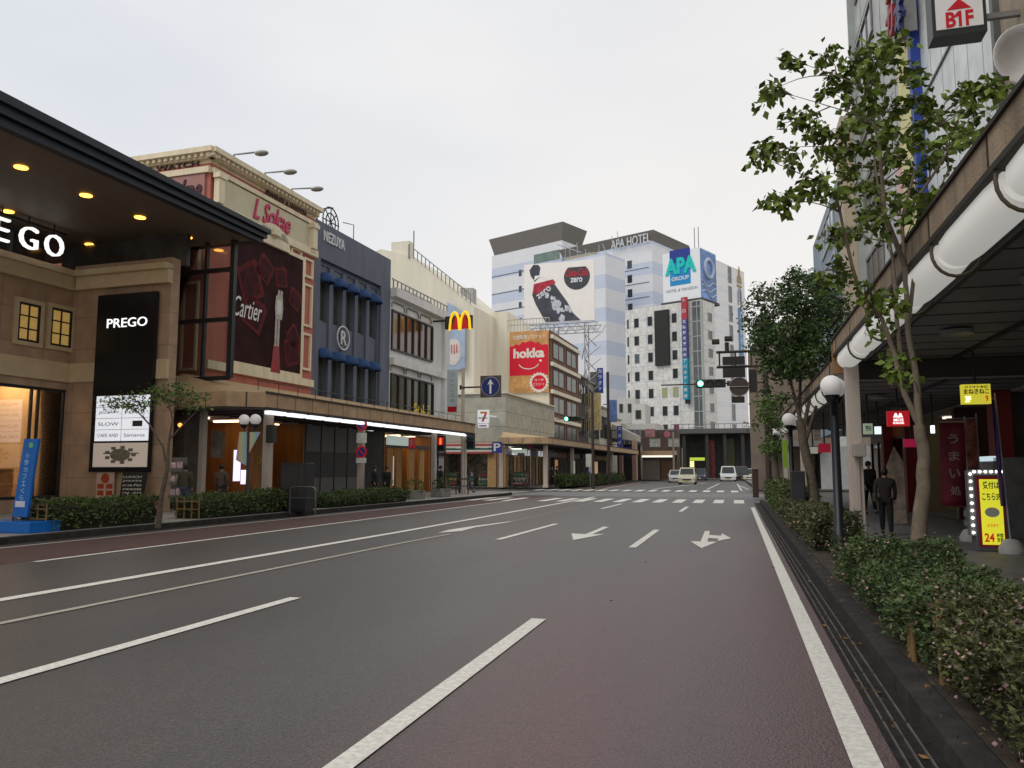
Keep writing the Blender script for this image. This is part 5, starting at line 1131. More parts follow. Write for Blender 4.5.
# billboard and lattice
cy = 92.0; CF = front_face(cy)
a0, b1 = Q(524, 265, cy); a1, b0 = Q(594.5, 320, cy); Wd, Hd = a1-a0, b1-b0; X_ = lambda f: a0+Wd*f; Z_ = lambda f: b0+Hd*(f)
t = thing('cola_billboard', 'big white rooftop billboard with a tilted dark cola bottle', 'billboard', ((a0+a1)/2, cy, b0), L)
o = MB(); o.fbox(CF, a0, a1, b0, b1, -.3, 0); o.build('board', mat('billboard_offwhite', (.84, .82, .81), .6, .04, 1), t)
bot = [(.14, .99), (.08, .90), (.10, .80), (.15, .72), (.14, .60), (.12, .48), (.17, .32), (.27, .1), (.31, .01), (.81, .01), (.70, .14), (.62, .33), (.52, .50), (.43, .66), (.40, .68), (.24, .76), (.22, .80), (.24, .93), (.21, .98)]
o = MB(); o.fprism(CF, [(X_(a), Z_(b)) for a, b in bot][::-1], 0, .03); o.build('bottle', mat('bottle_grey', (.05, .055, .075), .4, .5, .8), t)
o = MB(); o.fprism(CF, [(X_(a), Z_(b)) for a, b in ((.15, .69), (.235, .77), (.40, .68), (.405, .64), (.15, .62), (.145, .65))][::-1], .03, .035); o.fprism(CF, [(X_(a), Z_(b)) for a, b in ((.15, .72), (.235, .78), (.39, .70), (.24, .80), (.16, .80))][::-1], .036, .04)
o.build('bottle_neck_shine', mat('billboard_offwhite', (.7,)*3), t)
o = MB(); o.fprism(CF, [(X_(a), Z_(b)) for a, b in ((.145, .66), (.42, .72), (.46, .66), (.36, .60), (.17, .48), (.13, .52))][::-1], .04, .045); o.build('red_label', mat('cola_red', (.36, .03, .05), .5, .5, 1.5), t)
class TF(Face):
    pass
tf = Face(CF.p(X_(.20), Z_(.36), 0), (1, 0, 0)); ang = RAD(35); tf.r = Vector((math.cos(ang), 0, math.sin(ang))); tf.u = Vector((-math.sin(ang), 0, math.cos(ang))); tf.n = Vector((0, -1, 0))
text('zero', tf, .25, Wd*.26, .15, .75, .046, wl, t, ext=.01, bold=.02)
rk = random.Random(3); o = MB()
for i in range(26):
    f = rk.random(); a = .40+.22*f+rk.uniform(-.08, .08); b = .40-.36*f+rk.uniform(-.02, .1); r = rk.uniform(.1, .4); o.fprism(CF, [(X_(a)+r*math.cos(k*1.26+i)*rk.uniform(.5, 1.2), Z_(b)+r*1.4*math.sin(k*1.26+i)*rk.uniform(.5, 1.2)) for k in range(5)], .031+i*.0015, .036+i*.0015)
o.build('splash', mat('splash_white', (.5, .53, .60), .5, .4, 1.5), t)
o = MB(); dp = [(X_(.76)+Wd*.183*math.cos(RAD(th)), Z_(.735)+Wd*.183*math.sin(RAD(th))) for th in range(-228, 49, 12)]; o.fprism(CF, dp, 0, .03); dk_ = o.build('black_disc', mat('disc_charcoal', (.045, .05, .06), .5), t)
text('Coca-Cola', CF, X_(.60), X_(.92), Z_(.74), Z_(.87), .032, mat('cola_red2', (.42, .03, .05), .5), dk_, ext=.02, bold=.03, shear=.3)
text('zero', CF, X_(.67), X_(.84), Z_(.64), Z_(.72), .032, wl, dk_, ext=.02, bold=.03)
# lattice under the billboard
o = MB(); xl0, xl1 = a0-2.5, a1+1.2; zb0 = b0-3.2
def truss(x0, x1, z0, z1, y, n, o):
    o.tube([(x0, y, z0), (x1, y, z0)], .05, 5); o.tube([(x0, y, z1), (x1, y, z1)], .05, 5)
    for i in range(n): xa_ = x0+(x1-x0)*i/n; xb2 = x0+(x1-x0)*(i+1)/n; o.tube([(xa_, y, z0 if i % 2 else z1), (xb2, y, z1 if i % 2 else z0)], .03, 4)
truss(a0-1, a1+.3, b0-1.0, b0-.15, cy+.4, 16, o); truss(a0-1, a1+.3, b0-1.0, b0-.15, cy+2.6, 16, o)
for i in range(12): x = a0-3+(a1-a0+3.8)*i/11; o.tube([(x, cy+.4, b0-1.5), (x, cy+2.6, b0-.15)], .05, 4)
for x in (a0+2, a0+Wd*.42, a1-1.3):
    for dy in (.4, 2.6): o.tube([(x, cy+dy, 8), (x, cy+dy, b0-.2)], .07, 6)
    for k in range(7): z = b0-1.5-k*1.4; o.tube([(x, cy+.4, z), (x, cy+2.6, z-1.4)], .05, 4)
xk = Q(572, 400, cy)[0]
for k in range(8): z = b0-1.5-k*1.5; o.tube([(a1-1.3, cy+.4, z), (a1-1.3+(-1)**k*.9+.4, cy+1, z-1.5)], .06, 4); o.tube([(a1-1.3, cy+.4, z-1.5), (a1+.5, cy+1, z)], .05, 4)
o.build('lattice', mat('lattice_steel', (.35, .35, .35), .5, metal=.4), t)
# ---------------- towers (frame FAR)
def fat(u, v, ax, val): return hit(FAR, u, v, ax, val)
def tower(label, D, uc, ul, ur, vtop, m, name='tower_building', z0=.15, mside=None):
    """corner at pixel uc on plane local y=D"""
    cx = fat(uc, 400, 'y', D); x1 = cx[0]; x0 = fat(ul, 400, 'y', D)[0]; y1 = fat(ur, 400, 'x', x1)[1]; z1 = fat(uc, vtop, 'y', D)[2]
    t = thing(name, label, 'building', ((x0+x1)/2, (D+y1)/2, z0), FAR); o = MB(); o.box(x0, x1, D, y1, z0, z1); o.build('wall', m, t)
    return t, x0, x1, D, y1, z1
def banded(name, c1, c2, per, frac, phase=0):
    m = mat(name, c1, .45, .04, .2); tt = m.node_tree; b = tt.nodes['Principled BSDF']; n = tt.nodes.new; k = tt.links.new
    g_ = n('ShaderNodeTexCoord'); s_ = n('ShaderNodeSeparateXYZ'); k(g_.outputs['Object'], s_.inputs[0])
    a_ = n('ShaderNodeMath'); a_.operation = 'MULTIPLY_ADD'; a_.inputs[1].default_value = 1/per; a_.inputs[2].default_value = phase; k(s_.outputs[2], a_.inputs[0])
    f_ = n('ShaderNodeMath'); f_.operation = 'FRACT'; k(a_.outputs[0], f_.inputs[0])
    r_ = n('ShaderNodeMapRange'); r_.inputs['From Min'].default_value = frac-.02; r_.inputs['From Max'].default_value = frac+.02; k(f_.outputs[0], r_.inputs[0])
    x_ = n('ShaderNodeMix'); x_.data_type = 'RGBA'; k(r_.outputs[0], x_.inputs[0]); x_.inputs[6].default_value = (*c1, 1); x_.inputs[7].default_value = (*c2, 1)
    br = n('ShaderNodeTexBrick'); br.offset = 0; br.inputs['Scale'].default_value = 1; br.inputs['Brick Width'].default_value = 2.4; br.inputs['Row Height'].default_value = per/4; br.inputs['Mortar Size'].default_value = .03
    br.inputs['Color1'].default_value = (1, 1, 1, 1); br.inputs['Color2'].default_value = (.96, .96, .97, 1); br.inputs['Mortar'].default_value = (.86, .87, .9, 1)
    ad = n('ShaderNodeMath'); k(s_.outputs[0], ad.inputs[0]); k(s_.outputs[1], ad.inputs[1]); cb = n('ShaderNodeCombineXYZ'); k(ad.outputs[0], cb.inputs[0]); k(s_.outputs[2], cb.inputs[1]); k(cb.outputs[0], br.inputs[0])
    mu = n('ShaderNodeVectorMath'); mu.operation = 'MULTIPLY'; k(x_.outputs[2], mu.inputs[0]); k(br.outputs['Color'], mu.inputs[1])
    k(mu.outputs[0], b.inputs['Base Color']); return m
wpan = (.72, .74, .78); bpan = (.54, .61, .74)
band = banded('striped_cladding', wpan, bpan, 7.6, .58)
greyc = mat('crown_grey', (.17, .16, .15), .7, .08, 1)
def crown(t, x0, x1, y0, y1, z0, z1, out_, setb=0):
    P_ = [(x0, y0+setb, z0), (x1-setb*0, y0+setb, z0), (x1, y1, z0), (x0, y1, z0), (x0-out_, y0-out_+setb, z1), (x1+out_, y0-out_+setb, z1), (x1+out_, y1+out_, z1), (x0-out_, y1+out_, z1)]
    o = MB(); o.add(P_, [(3, 2, 1, 0), (4, 5, 6, 7), (0, 1, 5, 4), (1, 2, 6, 5), (2, 3, 7, 6), (3, 0, 4, 7)]); return o.build('crown', greyc, t)
t, x0, x1, y0, y1, z1 = tower('blue and white striped tower with dark flared crown behind the cola billboard', 175, 563, 491.5, 584, 240, band)
crown(t, x0+1, x1, y0, y1-.5, z1, fat(563, 223, 'y', 175)[2], 1.2)
F = front_face(y0)
for i in range(5):
    for j in range(1): z = fat(520, 272+i*18, 'y', y0)[2]; o = MB(); o.fbox(F, x0, x1-6, z, z+.25, 0, .08); o.build('sill_line', mat('dark_line', (.12, .14, .2), .4), t)
for i in range(4): a0_ = fat(519, 300, 'y', y0)[0]; z = fat(520, 268+i*16, 'y', y0)[2]; window(t, F, a0_, a0_+1.0, z-2.4, z-.6, black_metal, wglass, .08, .02)
z = fat(540, 262, 'y', y0)[2]; window(t, F, fat(534, 250, 'y', y0)[0], x1-.8, z-.2, z+2.4, mat('green_frame', (.15, .2, .18)), mat('green_glass', (.14, .20, .18), .1, .3, .5, spec=.8), .15, .02, 9)
tA = t
t, x0, x1, y0, y1, z1 = tower('lower striped block with pale blue bands right of the cola billboard', 150, 607, 540, 627, 252, band)
o = MB(); o.box(x0, x1-4, y0+3, y0+4, z1, z1+.1)
for i in range(10): x = x0+4+i*2; o.tube([(x, y0+2, z1), (x+rk.uniform(-1.5, 1.5), y0+2, z1+rk.uniform(1.5, 5))], .09, 4)
o.tube([(x0+3, y0+2, z1+1.3), (x1-6, y0+2, z1+1.3)], .08, 4); o.tube([(x0+4, y0+2, z1+5), (x1-8, y0+2, z1+1.8)], .1, 4); o.build('roof_mast', mat('mast_grey', (.4, .42, .45)), t)
o = MB(); o.box(x0+3, x0+12, y0+6, y0+12, z1, z1+2.6); o.build('roof_room', mat('tan_roof_room', (.38, .33, .24), .8), t)
# hotel
D = 172
t, x0, x1, y0, y1, z1 = tower('white panelled hotel tower with a grey lettered crown', D, 655, 596, 690, 240, band)
co = crown(t, x0-10, x1, y0, y1-1, z1, fat(655, 230.5, 'y', D)[2], 1.0)
zc_ = fat(640, 243, 'y', D)[2]
text('APA HOTEL', front_face(y0-.9), fat(614, 240, 'y', D)[0], fat(653, 240, 'y', D)[0], fat(640, 245.5, 'y', D)[2], fat(640, 236.5, 'y', D)[2], .3, wl, co, ext=.3, bold=-.008)
F = front_face(y0)
for i in range(6): z = fat(640, 258+i*14.5, 'y', D)[2]; a0_ = fat(628, 300, 'y', D)[0]; window(t, F, a0_, a0_+1.3, z-2.2, z-.2, black_metal, wglass, .08, .02); o = MB(); o.fbox(F, x0, x1-1, z-2.9, z-2.7, 0, .06); o.build('sill_line', mat('dark_line', (.12, .14, .2)), t)
# right wing of the hotel with emblem
t, x0, x1, y0, y1, z1 = tower('tall white hotel wing with gold emblem and blue upright lettering', 158, 703, 690, 748, 251.5, banded('white_cladding', (.76, .77, .78), (.70, .72, .77), 3.3, .7))
Fs = street_face(x1)
S_ = lambda u: fat(u, 350, 'x', x1)[1]
Zs = lambda v, u=735: fat(u, v, 'x', x1)[2]
a0_, a1_ = S_(730), S_(733.5); zt_ = Zs(268, 732)
for i in range(11): window(t, Fs, a0_, a1_, zt_-i*4.6-3.9, zt_-i*4.6, mat('pale_frame', (.4, .4, .4)), wglass, .15, .02, 0, 1)
o = MB(); c = (S_(738.5)+S_(743.5))/2; z = Zs(276, 741); o.fprism(Fs, [(c-1.2, z-2), (c+1.2, z-2), (c+1.1, z-.6), (c+.5, z), (c+.4, z+1.2), (c, z+2.2), (c-.4, z+1.2), (c-.5, z), (c-1.1, z-.6)], .02, .15); o.fprism(Fs, [(c-1.3, z-3), (c+1.3, z-3), (c+1.3, z-2.5), (c-1.3, z-2.5)], .02, .15); o.build('gold_emblem', mat('emblem_gold', (.35, .26, .14), .6), t)
o = MB(); zz = Zs(285, 741)
for k in range(5): o.tube([Fs.p(c+.9*math.cos(math.pi*i/8), zz-2.5-k*.7+1.4*math.sin(math.pi*i/8), .1) for i in range(9)], .12, 4)
o.build('arch_emblem', mat('emblem_grey', (.30, .33, .38), .6), t)
o = MB(); o.fbox(Fs, c-1.0, c+1.0, Zs(385, 741), Zs(309, 741), .02, .25); pn = o.build('blue_sign', mat('hotel_blue', (.12, .26, .45), .5, .2, 1), t)
for i, ch in enumerate('アパホテル金沢駅前'): z = Zs(312, 741)-i*2.1; text(ch, Fs, c-.7, c+.7, z-1.6, z-.1, .26, wl, pn, ext=.02, bold=.02)
# lower white windowed building
D = 130
conc_w = tiled('pale_panel_facade', (.68, .68, .66), (.72, .72, .69), (.50, .54, .60), 3.4, 2.95, 'xz', .07, .8)
t, x0, x1, y0, y1, z1 = tower('pale office building with rows of dark square windows and a glass corner', D, 704, 626.5, 717, 299, conc_w, 'office_building')
F = front_face(y0); Xa = lambda u: fat(u, 380, 'y', D)[0]
zt_ = fat(663, 314, 'y', D)[2]
# grid of windows
for r in range(7):
    for ci, uc in enumerate((628, 636, 649.5, 663, 674)):
        z = fat(650, 321+18.1*r, 'y', D)[2]
        if ci == 3 and r < 4: continue
        x = Xa(uc); gmw = mat('far_dark_pane', (.022, .026, .03), .35, .4, .7, spec=.25)
        if (r, ci) in ((4, 3), (4, 4)): gmw = mat('green_lit_pane', (.22, .25, .12), .2, .2, emit=(.5, .55, .25), estr=.15)
        if (r, ci) == (6, 4): gmw = mat('red_blind_pane', (.15, .015, .04), .3)
        if (r, ci) == (2, 1): gmw = mat('blue_grey_pane', (.08, .11, .13), .15)
        window(t, F, x-.2 if ci else x, x+(.85 if ci else .4), z-.95, z+.85, mat('pale_sill', (.35, .35, .35)), gmw, .05, .01)
# big dark panel
o = MB(); a0_, b1_ = Xa(657), fat(660, 311, 'y', D)[2]; o.fbox(F, a0_, Xa(671), fat(660, 366, 'y', D)[2], b1_, .1, .6); o.build('dark_screen', mat('dark_screen', (.018, .018, .018), .6), t)
# glass corner
o = MB(); o.fbox(F, Xa(694), x1+.02, 4, z1-.2, .02, .25); gc = o.build('glass_corner', mat('curtain_glass', (.07, .085, .09), .12, .6, .25, spec=.8), t)
o = MB()
for i in range(14): z = z1-1.3-i*2.7; o.fbox(F, Xa(694), x1+.02, z, z+.18, .25, .32); 
for u in (694, 699): o.fbox(F, Xa(u), Xa(u)+.14, 4, z1-.2, .25, .34)
o.box(x1-.15, x1+.2, y0-.35, y0+.1, .2, z1); o.build('mullion', mat('mullion_pale', (.35, .38, .37), .5), gc)
Fb = street_face(x1)
for i in range(10): z = z1-2-i*3.3; window(t, Fb, y0+(y1-y0)*.45, y0+(y1-y0)*.75, z-1.6, z, mat('pale_sill', (.42,)*3), wglass, .08, .02)
# vertical sign strip: red top, violet middle, blue-green foot
a0_, a1_ = Xa(686), Xa(691.3)
def zst(v): return fat(688, v, 'y', D)[2]
st = thing('tall_sign_strip', 'tall narrow upright sign, red above, violet and turquoise below', 'sign', ((a0_+a1_)/2, D-.9, zst(400)), FAR)
for nm, v0, v1, c, tx in (('red_part', 298, 320, (.38, .05, .07), '入口'), ('violet_part', 320, 359, (.06, .07, .20), '北陸観光案内所'), ('turquoise_part', 359, 400, (.015, .25, .36), 'アパホテル駅前')):
    o = MB(); o.fbox(F, a0_, a1_, zst(v1), zst(v0), .6, 1.2); q_ = o.build(nm, mat('strip_'+nm, c, .5, .15, .3), st)
    n = len(tx); h = (zst(v0)-zst(v1))/n; cc = (a0_+a1_)/2; s_ = min(h*.8, .62)
    for i, ch in enumerate(tx): z = zst(v0)-i*h-h*.1; text(ch, F, cc-s_/2, cc+s_/2, z-s_, z, 1.21, wl, q_, ext=.02, bold=.02)
o = MB(); o.fbox(F, a0_+.2, a1_-.2, zst(404), zst(400), .2, .9)
for v in (300, 330, 360, 395): o.fbox(F, a0_-.2, a0_+.1, zst(v)-.4, zst(v), 0, .8)
o.build('bracket', black_metal, st)
# APA GROUP sign box on the roof
D2 = 131; x0b = hit(FAR, 663, 280, 'y', D2)[0]; x1b = hit(FAR, 700.5, 280, 'y', D2)[0]; zt_ = fat(700, 247, 'y', D2)[2]; zb_ = fat(700, 298, 'y', D2)[2]; y1b = hit(FAR, 716, 270, 'x', x1b)[1]
t = thing('rooftop_sign_box', 'white and blue rooftop sign box with turquoise lettering', 'billboard', ((x0b+x1b)/2, D2+2, zb_), FAR)
o = MB(); o.box(x0b, x1b, D2, y1b, zb_, zt_); o.build('box', mat('sign_box_white', (.78, .82, .86), .5, .04), t)
F = front_face(D2); Xb = lambda u: fat(u, 270, 'y', D2)[0]; Zb = lambda v: fat(682, v, 'y', D2)[2]
o = MB(); o.fbox(F, Xb(670), Xb(690.5), Zb(284.5), Zb(252)+.6, 0, .05); pn = o.build('blue_square', mat('square_blue', (.03, .25, .55), .5), t)
o = MB(); o.fbox(F, Xb(670), Xb(690.5), Zb(262), Zb(252)+.6, .05, .07); o.build('navy_square', mat('square_navy', (.02, .04, .25), .5), pn)
text('APA', F, Xb(665.5), Xb(696.5), Zb(273.5), Zb(257), .08, mat('apa_turquoise', (.02, .52, .48), .4), pn, ext=.1, bold=.05)
text('GROUP', F, Xb(671.5), Xb(689), Zb(280), Zb(276), .06, wl, pn, ext=.05, bold=.03)
text('HOTEL & MANSION', F, Xb(666), Xb(697), Zb(291), Zb(288), .01, mat('grey_ink', (.25, .27, .3)), t, ext=.03)
Fb = street_face(x1b); o = MB(); o.fbox(Fb, D2+.1, y1b-.1, zb_+.2, zt_-.2, 0, .06); pn = o.build('blue_side', mat('side_blue', (.16, .27, .55), .5, .5, .4), t)
o = MB(); cy_ = (D2+y1b)/2
o.tube([Fb.p(cy_+1.7*math.cos(i*math.pi/12), zt_-3.4+1.7*math.sin(i*math.pi/12), .1) for i in range(25)], .4, 5)
for q_ in range(3): o.tube([Fb.p(D2+.4+(y1b-D2-.8)*i/8, zb_+1.2+q_*.9+.5*math.sin(i*.9+q_), .1) for i in range(9)], .16, 5)
o.build('ring_pattern', mat('ring_pale', (.45, .52, .66), .5), pn)
o = MB(); o.box(x0b-.2, x1b+.4, D2-.5, y1b+.3, zb_-.5, zb_-.02); o.build('deck', mat('deck_dark', (.06, .06, .06)), t)
# aerials
o = MB()
for x in (x1b-2, x1b-1.2): o.tube([(x, D2+2, zt_), (x, D2+2, zt_+4.5)], .08, 5)
o.build('aerial', grey_metal, t)
# small white buildings and glass showroom by the far junction
jy = 122; F = front_face(jy)
def sbox(label, u0, u1, vt, m, y, name='distant_building', depth=6, vb=None, rows=1, cols=2, gm=None, nowin=False):
    x0, z1 = Q(u0, vt, y); x1, _ = Q(u1, vt, y); zb = .15 if vb is None else Q(u0, vb, y)[1]
    t = thing(name, label, 'building', ((x0+x1)/2, y, zb), L); o = MB(); o.box(x0, x1, y, y+depth, zb, z1); o.build('wall', m, t)
    if not nowin:
        F = front_face(y)
        for r in range(rows):
            for c in range(cols): w_ = (x1-x0)/cols; h = min(3.2, (z1-zb)/rows); window(t, F, x0+c*w_+w_*.25, x0+c*w_+w_*.7, z1-h*r-h*.75, z1-h*r-h*.3, grey_metal, gm or wglass, .06, .01)
    return t
sbox('small white building in front of the striped block', 617, 634, 398, mat('white_plain', (.52, .52, .5), .7), 128, rows=2)
sbox('white box building beside the pale office facade', 632, 645, 404, mat('white_plain', (.52, .52, .5), .7), 124, rows=1, cols=1)
t = sbox('glass fronted low showroom with white roof edge', 618, 657, 424, mat('white_plain', (.52, .52, .5), .7), 116, depth=8, nowin=True)
x0_, x1_ = Q(619, 430, 116)[0], Q(656, 430, 116)[0]; zt_ = Q(640, 429, 116)[1]; zb_ = Q(640, 446, 116)[1]
window(t, front_face(116), x0_, x1_, zb_, zt_, mat('frame_pale', (.35, .35, .35)), mat('showroom_glass', (.10, .11, .12), .1, .5, .5, spec=.8), .12, .02, 6, 1)
t = thing('corner_gateway', 'pale concrete portal with pink pillars at the far left corner', 'building', (Q(628, 460, 106)[0], 106, .15), L)
gy_ = 106; F = front_face(gy_); a0_, b1_ = Q(612, 428, gy_); a1_ = Q(636, 440, gy_)[0]
o = MB(); o.fprism(F, [(a0_, Q(612, 438, gy_)[1]), (a1_, Q(636, 441, gy_)[1]), (a1_, Q(636, 435, gy_)[1]), (a0_, Q(612, 424, gy_)[1])], -4, 0); o.build('beam', mat('portal_concrete', (.42, .41, .37), .8), t)
o = MB(); o.fbox(F, Q(632, 460, gy_)[0], a1_, .15, Q(636, 440, gy_)[1], -1, -.02); o.fbox(F, Q(619, 460, gy_)[0], Q(622, 460, gy_)[0], .15, 5, -1, -.02); o.build('pillar', mat('pink_pillar', (.40, .27, .22), .8), t)
o = MB(); o.fbox(F, a0_, a1_, .15, 5, -3.9, -3.6); o.build('back_wall', shopdark, t)
o = MB(); o.fbox(F, Q(623, 450, gy_)[0], Q(631, 450, gy_)[0], Q(628, 456, gy_)[1], Q(628, 447, gy_)[1], -.9, -.7); o.build('blue_sign', bl, t)
# far side-street shop with tan canopy
fy = 112; F = front_face(fy); a0_, a1_ = Q(641, 470, fy)[0], Q(676, 470, fy)[0]
t = thing('far_corner_shop', 'low shuttered shop with a tan lit canopy at the far junction', 'building', ((a0_+a1_)/2, fy, .15), L)
o = MB(); o.fbox(F, a0_, a1_, .15, Q(650, 430, fy)[1], -6, -1.5); o.build('wall', mat('brown_dark_wall', (.07, .05, .045), .8, .3, 1), t)
o = MB(); o.fbox(F, a0_-.5, a1_, Q(650, 455, fy)[1], Q(650, 451, fy)[1], -1.5, .6); o.build('canopy', mat('canopy_tan', (.42, .30, .2), .7), t)
o = MB(); o.fbox(F, a0_+.2, a1_-.4, Q(650, 457.3, fy)[1], Q(650, 455.4, fy)[1], -.1, .3); o.build('tube_light', glow('tube_light2', (1, .95, .8), 1.0), t)
o = MB(); o.fbox(F, a0_, (a0_+a1_)/2, .15, 2.8, -1.5, -1.4); o.build('shutter', mat('shutter_taupe', (.16, .14, .12), .7, .1, 2), t)
o = MB(); o.fbox(F, (a0_+a1_)/2+.2, a1_, .15, 2.8, -1.5, -1.35); o.build('door', mat('door_brown', (.11, .06, .035), .7), t)
for i in range(2): window(t, F, a0_+1+i*2.6, a0_+2.6+i*2.6, Q(650, 447, fy)[1], Q(650, 438, fy)[1], grey_metal, mat('curtained', (.3, .31, .3), .5, .3, 3), .08, -1.48, 1)
# station hall: long dark low building facing the street
ky = 132; F = front_face(ky); a0_, a1_ = hit(W, 672, 470, 'y', ky)[0], hit(W, 775, 470, 'y', ky)[0]
z1_ = hit(W, 700, 431, 'y', ky)[2]
t = thing('station_hall', 'long low dark building with deep flat roof across the end of the street', 'building', ((a0_+a1_)/2, ky, .15), W)
o = MB(); o.box(a0_, a1_+10, ky+4, ky+14, .15, z1_-.4); o.build('wall', mat('hall_dark', (.030, .030, .032), .6, .4, 1), t)
o = MB(); o.box(a0_-.5, a1_+10, ky-.5, ky+14, z1_-.4, z1_+.35); o.build('roof', mat('hall_roof', (.10, .10, .10), .6), t)
o = MB(); o.tube([(a0_, ky-.3, z1_+1.1), (a1_, ky-.3, z1_+1.1)], .05, 4)
for i in range(18): x = a0_+(a1_-a0_)*i/17; o.tube([(x, ky-.3, z1_+.3), (x, ky-.3, z1_+1.1)], .04, 4)
o.build('roof_rail', grey_metal, t)
XW = lambda u: hit(W, u, 470, 'y', ky)[0]; ZW = lambda v: hit(W, 700, v, 'y', ky)[2]
o = MB()
for u in (683, 706, 724, 742, 752): o.fbox(F, XW(u), XW(u)+.5, .15, z1_-.4, -.6, 0)
o.build('column', mat('column_dark', (.035, .035, .035), .7), t)
o = MB(); o.fbox(F, XW(706.5), XW(715), .15, ZW(440), -1.2, -.9); o.build('red_poster', mat('red_poster', (.10, .02, .02), .6, 1.0, 2.2), t)
o = MB(); o.fbox(F, XW(726), XW(735), .8, ZW(438), -3.9, -3.7); o.build('olive_glazing', mat('olive_glazing', (.07, .08, .03), .3, .2, 1), t)
o = MB(); o.fbox(F, XW(690), XW(705), ZW(460.5), ZW(457.5), -.6, -.3); o.build('green_sign', glow('green_sign', (.45, .6, .08), .6), t)
o = MB(); o.fbox(F, XW(690), XW(694), ZW(467), ZW(461), -.6, -.4); o.build('lit_panel', glow('yellow_panel', (1, .8, .3), 1.3), t)
o = MB(); o.fbox(F, XW(753), XW(759), ZW(456), ZW(450), -.6, -.3); o.build('red_neon', glow('red_neon', (.5, .02, .05), .4), t)
# far right tan building behind trees
t = thing('tan_tower', 'tan brick building standing behind the dense tree on the right', 'building', (8, 75, .15), W)
x0_ = hit(W, 769, 380, 'y', 66)[0]; zt_ = hit(W, 800, 322, 'y', 66)[2]
o = MB(); xl2 = hit(W, 749, 380, 'y', 64)[0]; o.box(xl2, x0_+3, 64, 66, .15, hit(W, 760, 352, 'y', 64)[2]); o.build('low_wing', mat('low_wing_wall', (.20, .16, .13), .8, .2, 1), t)
o = MB(); o.box(x0_, x0_+14, 66, 84, .15, zt_); o.build('wall', tiled('tan_brick_wall', (.26, .21, .17), (.28, .225, .18), (.16, .13, .11), 3, .8, 'xz', .05, .8), t)
for r in range(3):
    for c in range(3): window(t, front_face(66), x0_+.8+c*1.4, x0_+1.6+c*1.4, zt_-2.6-r*3, zt_-1.2-r*3, black_metal, wglass, .06, .01)
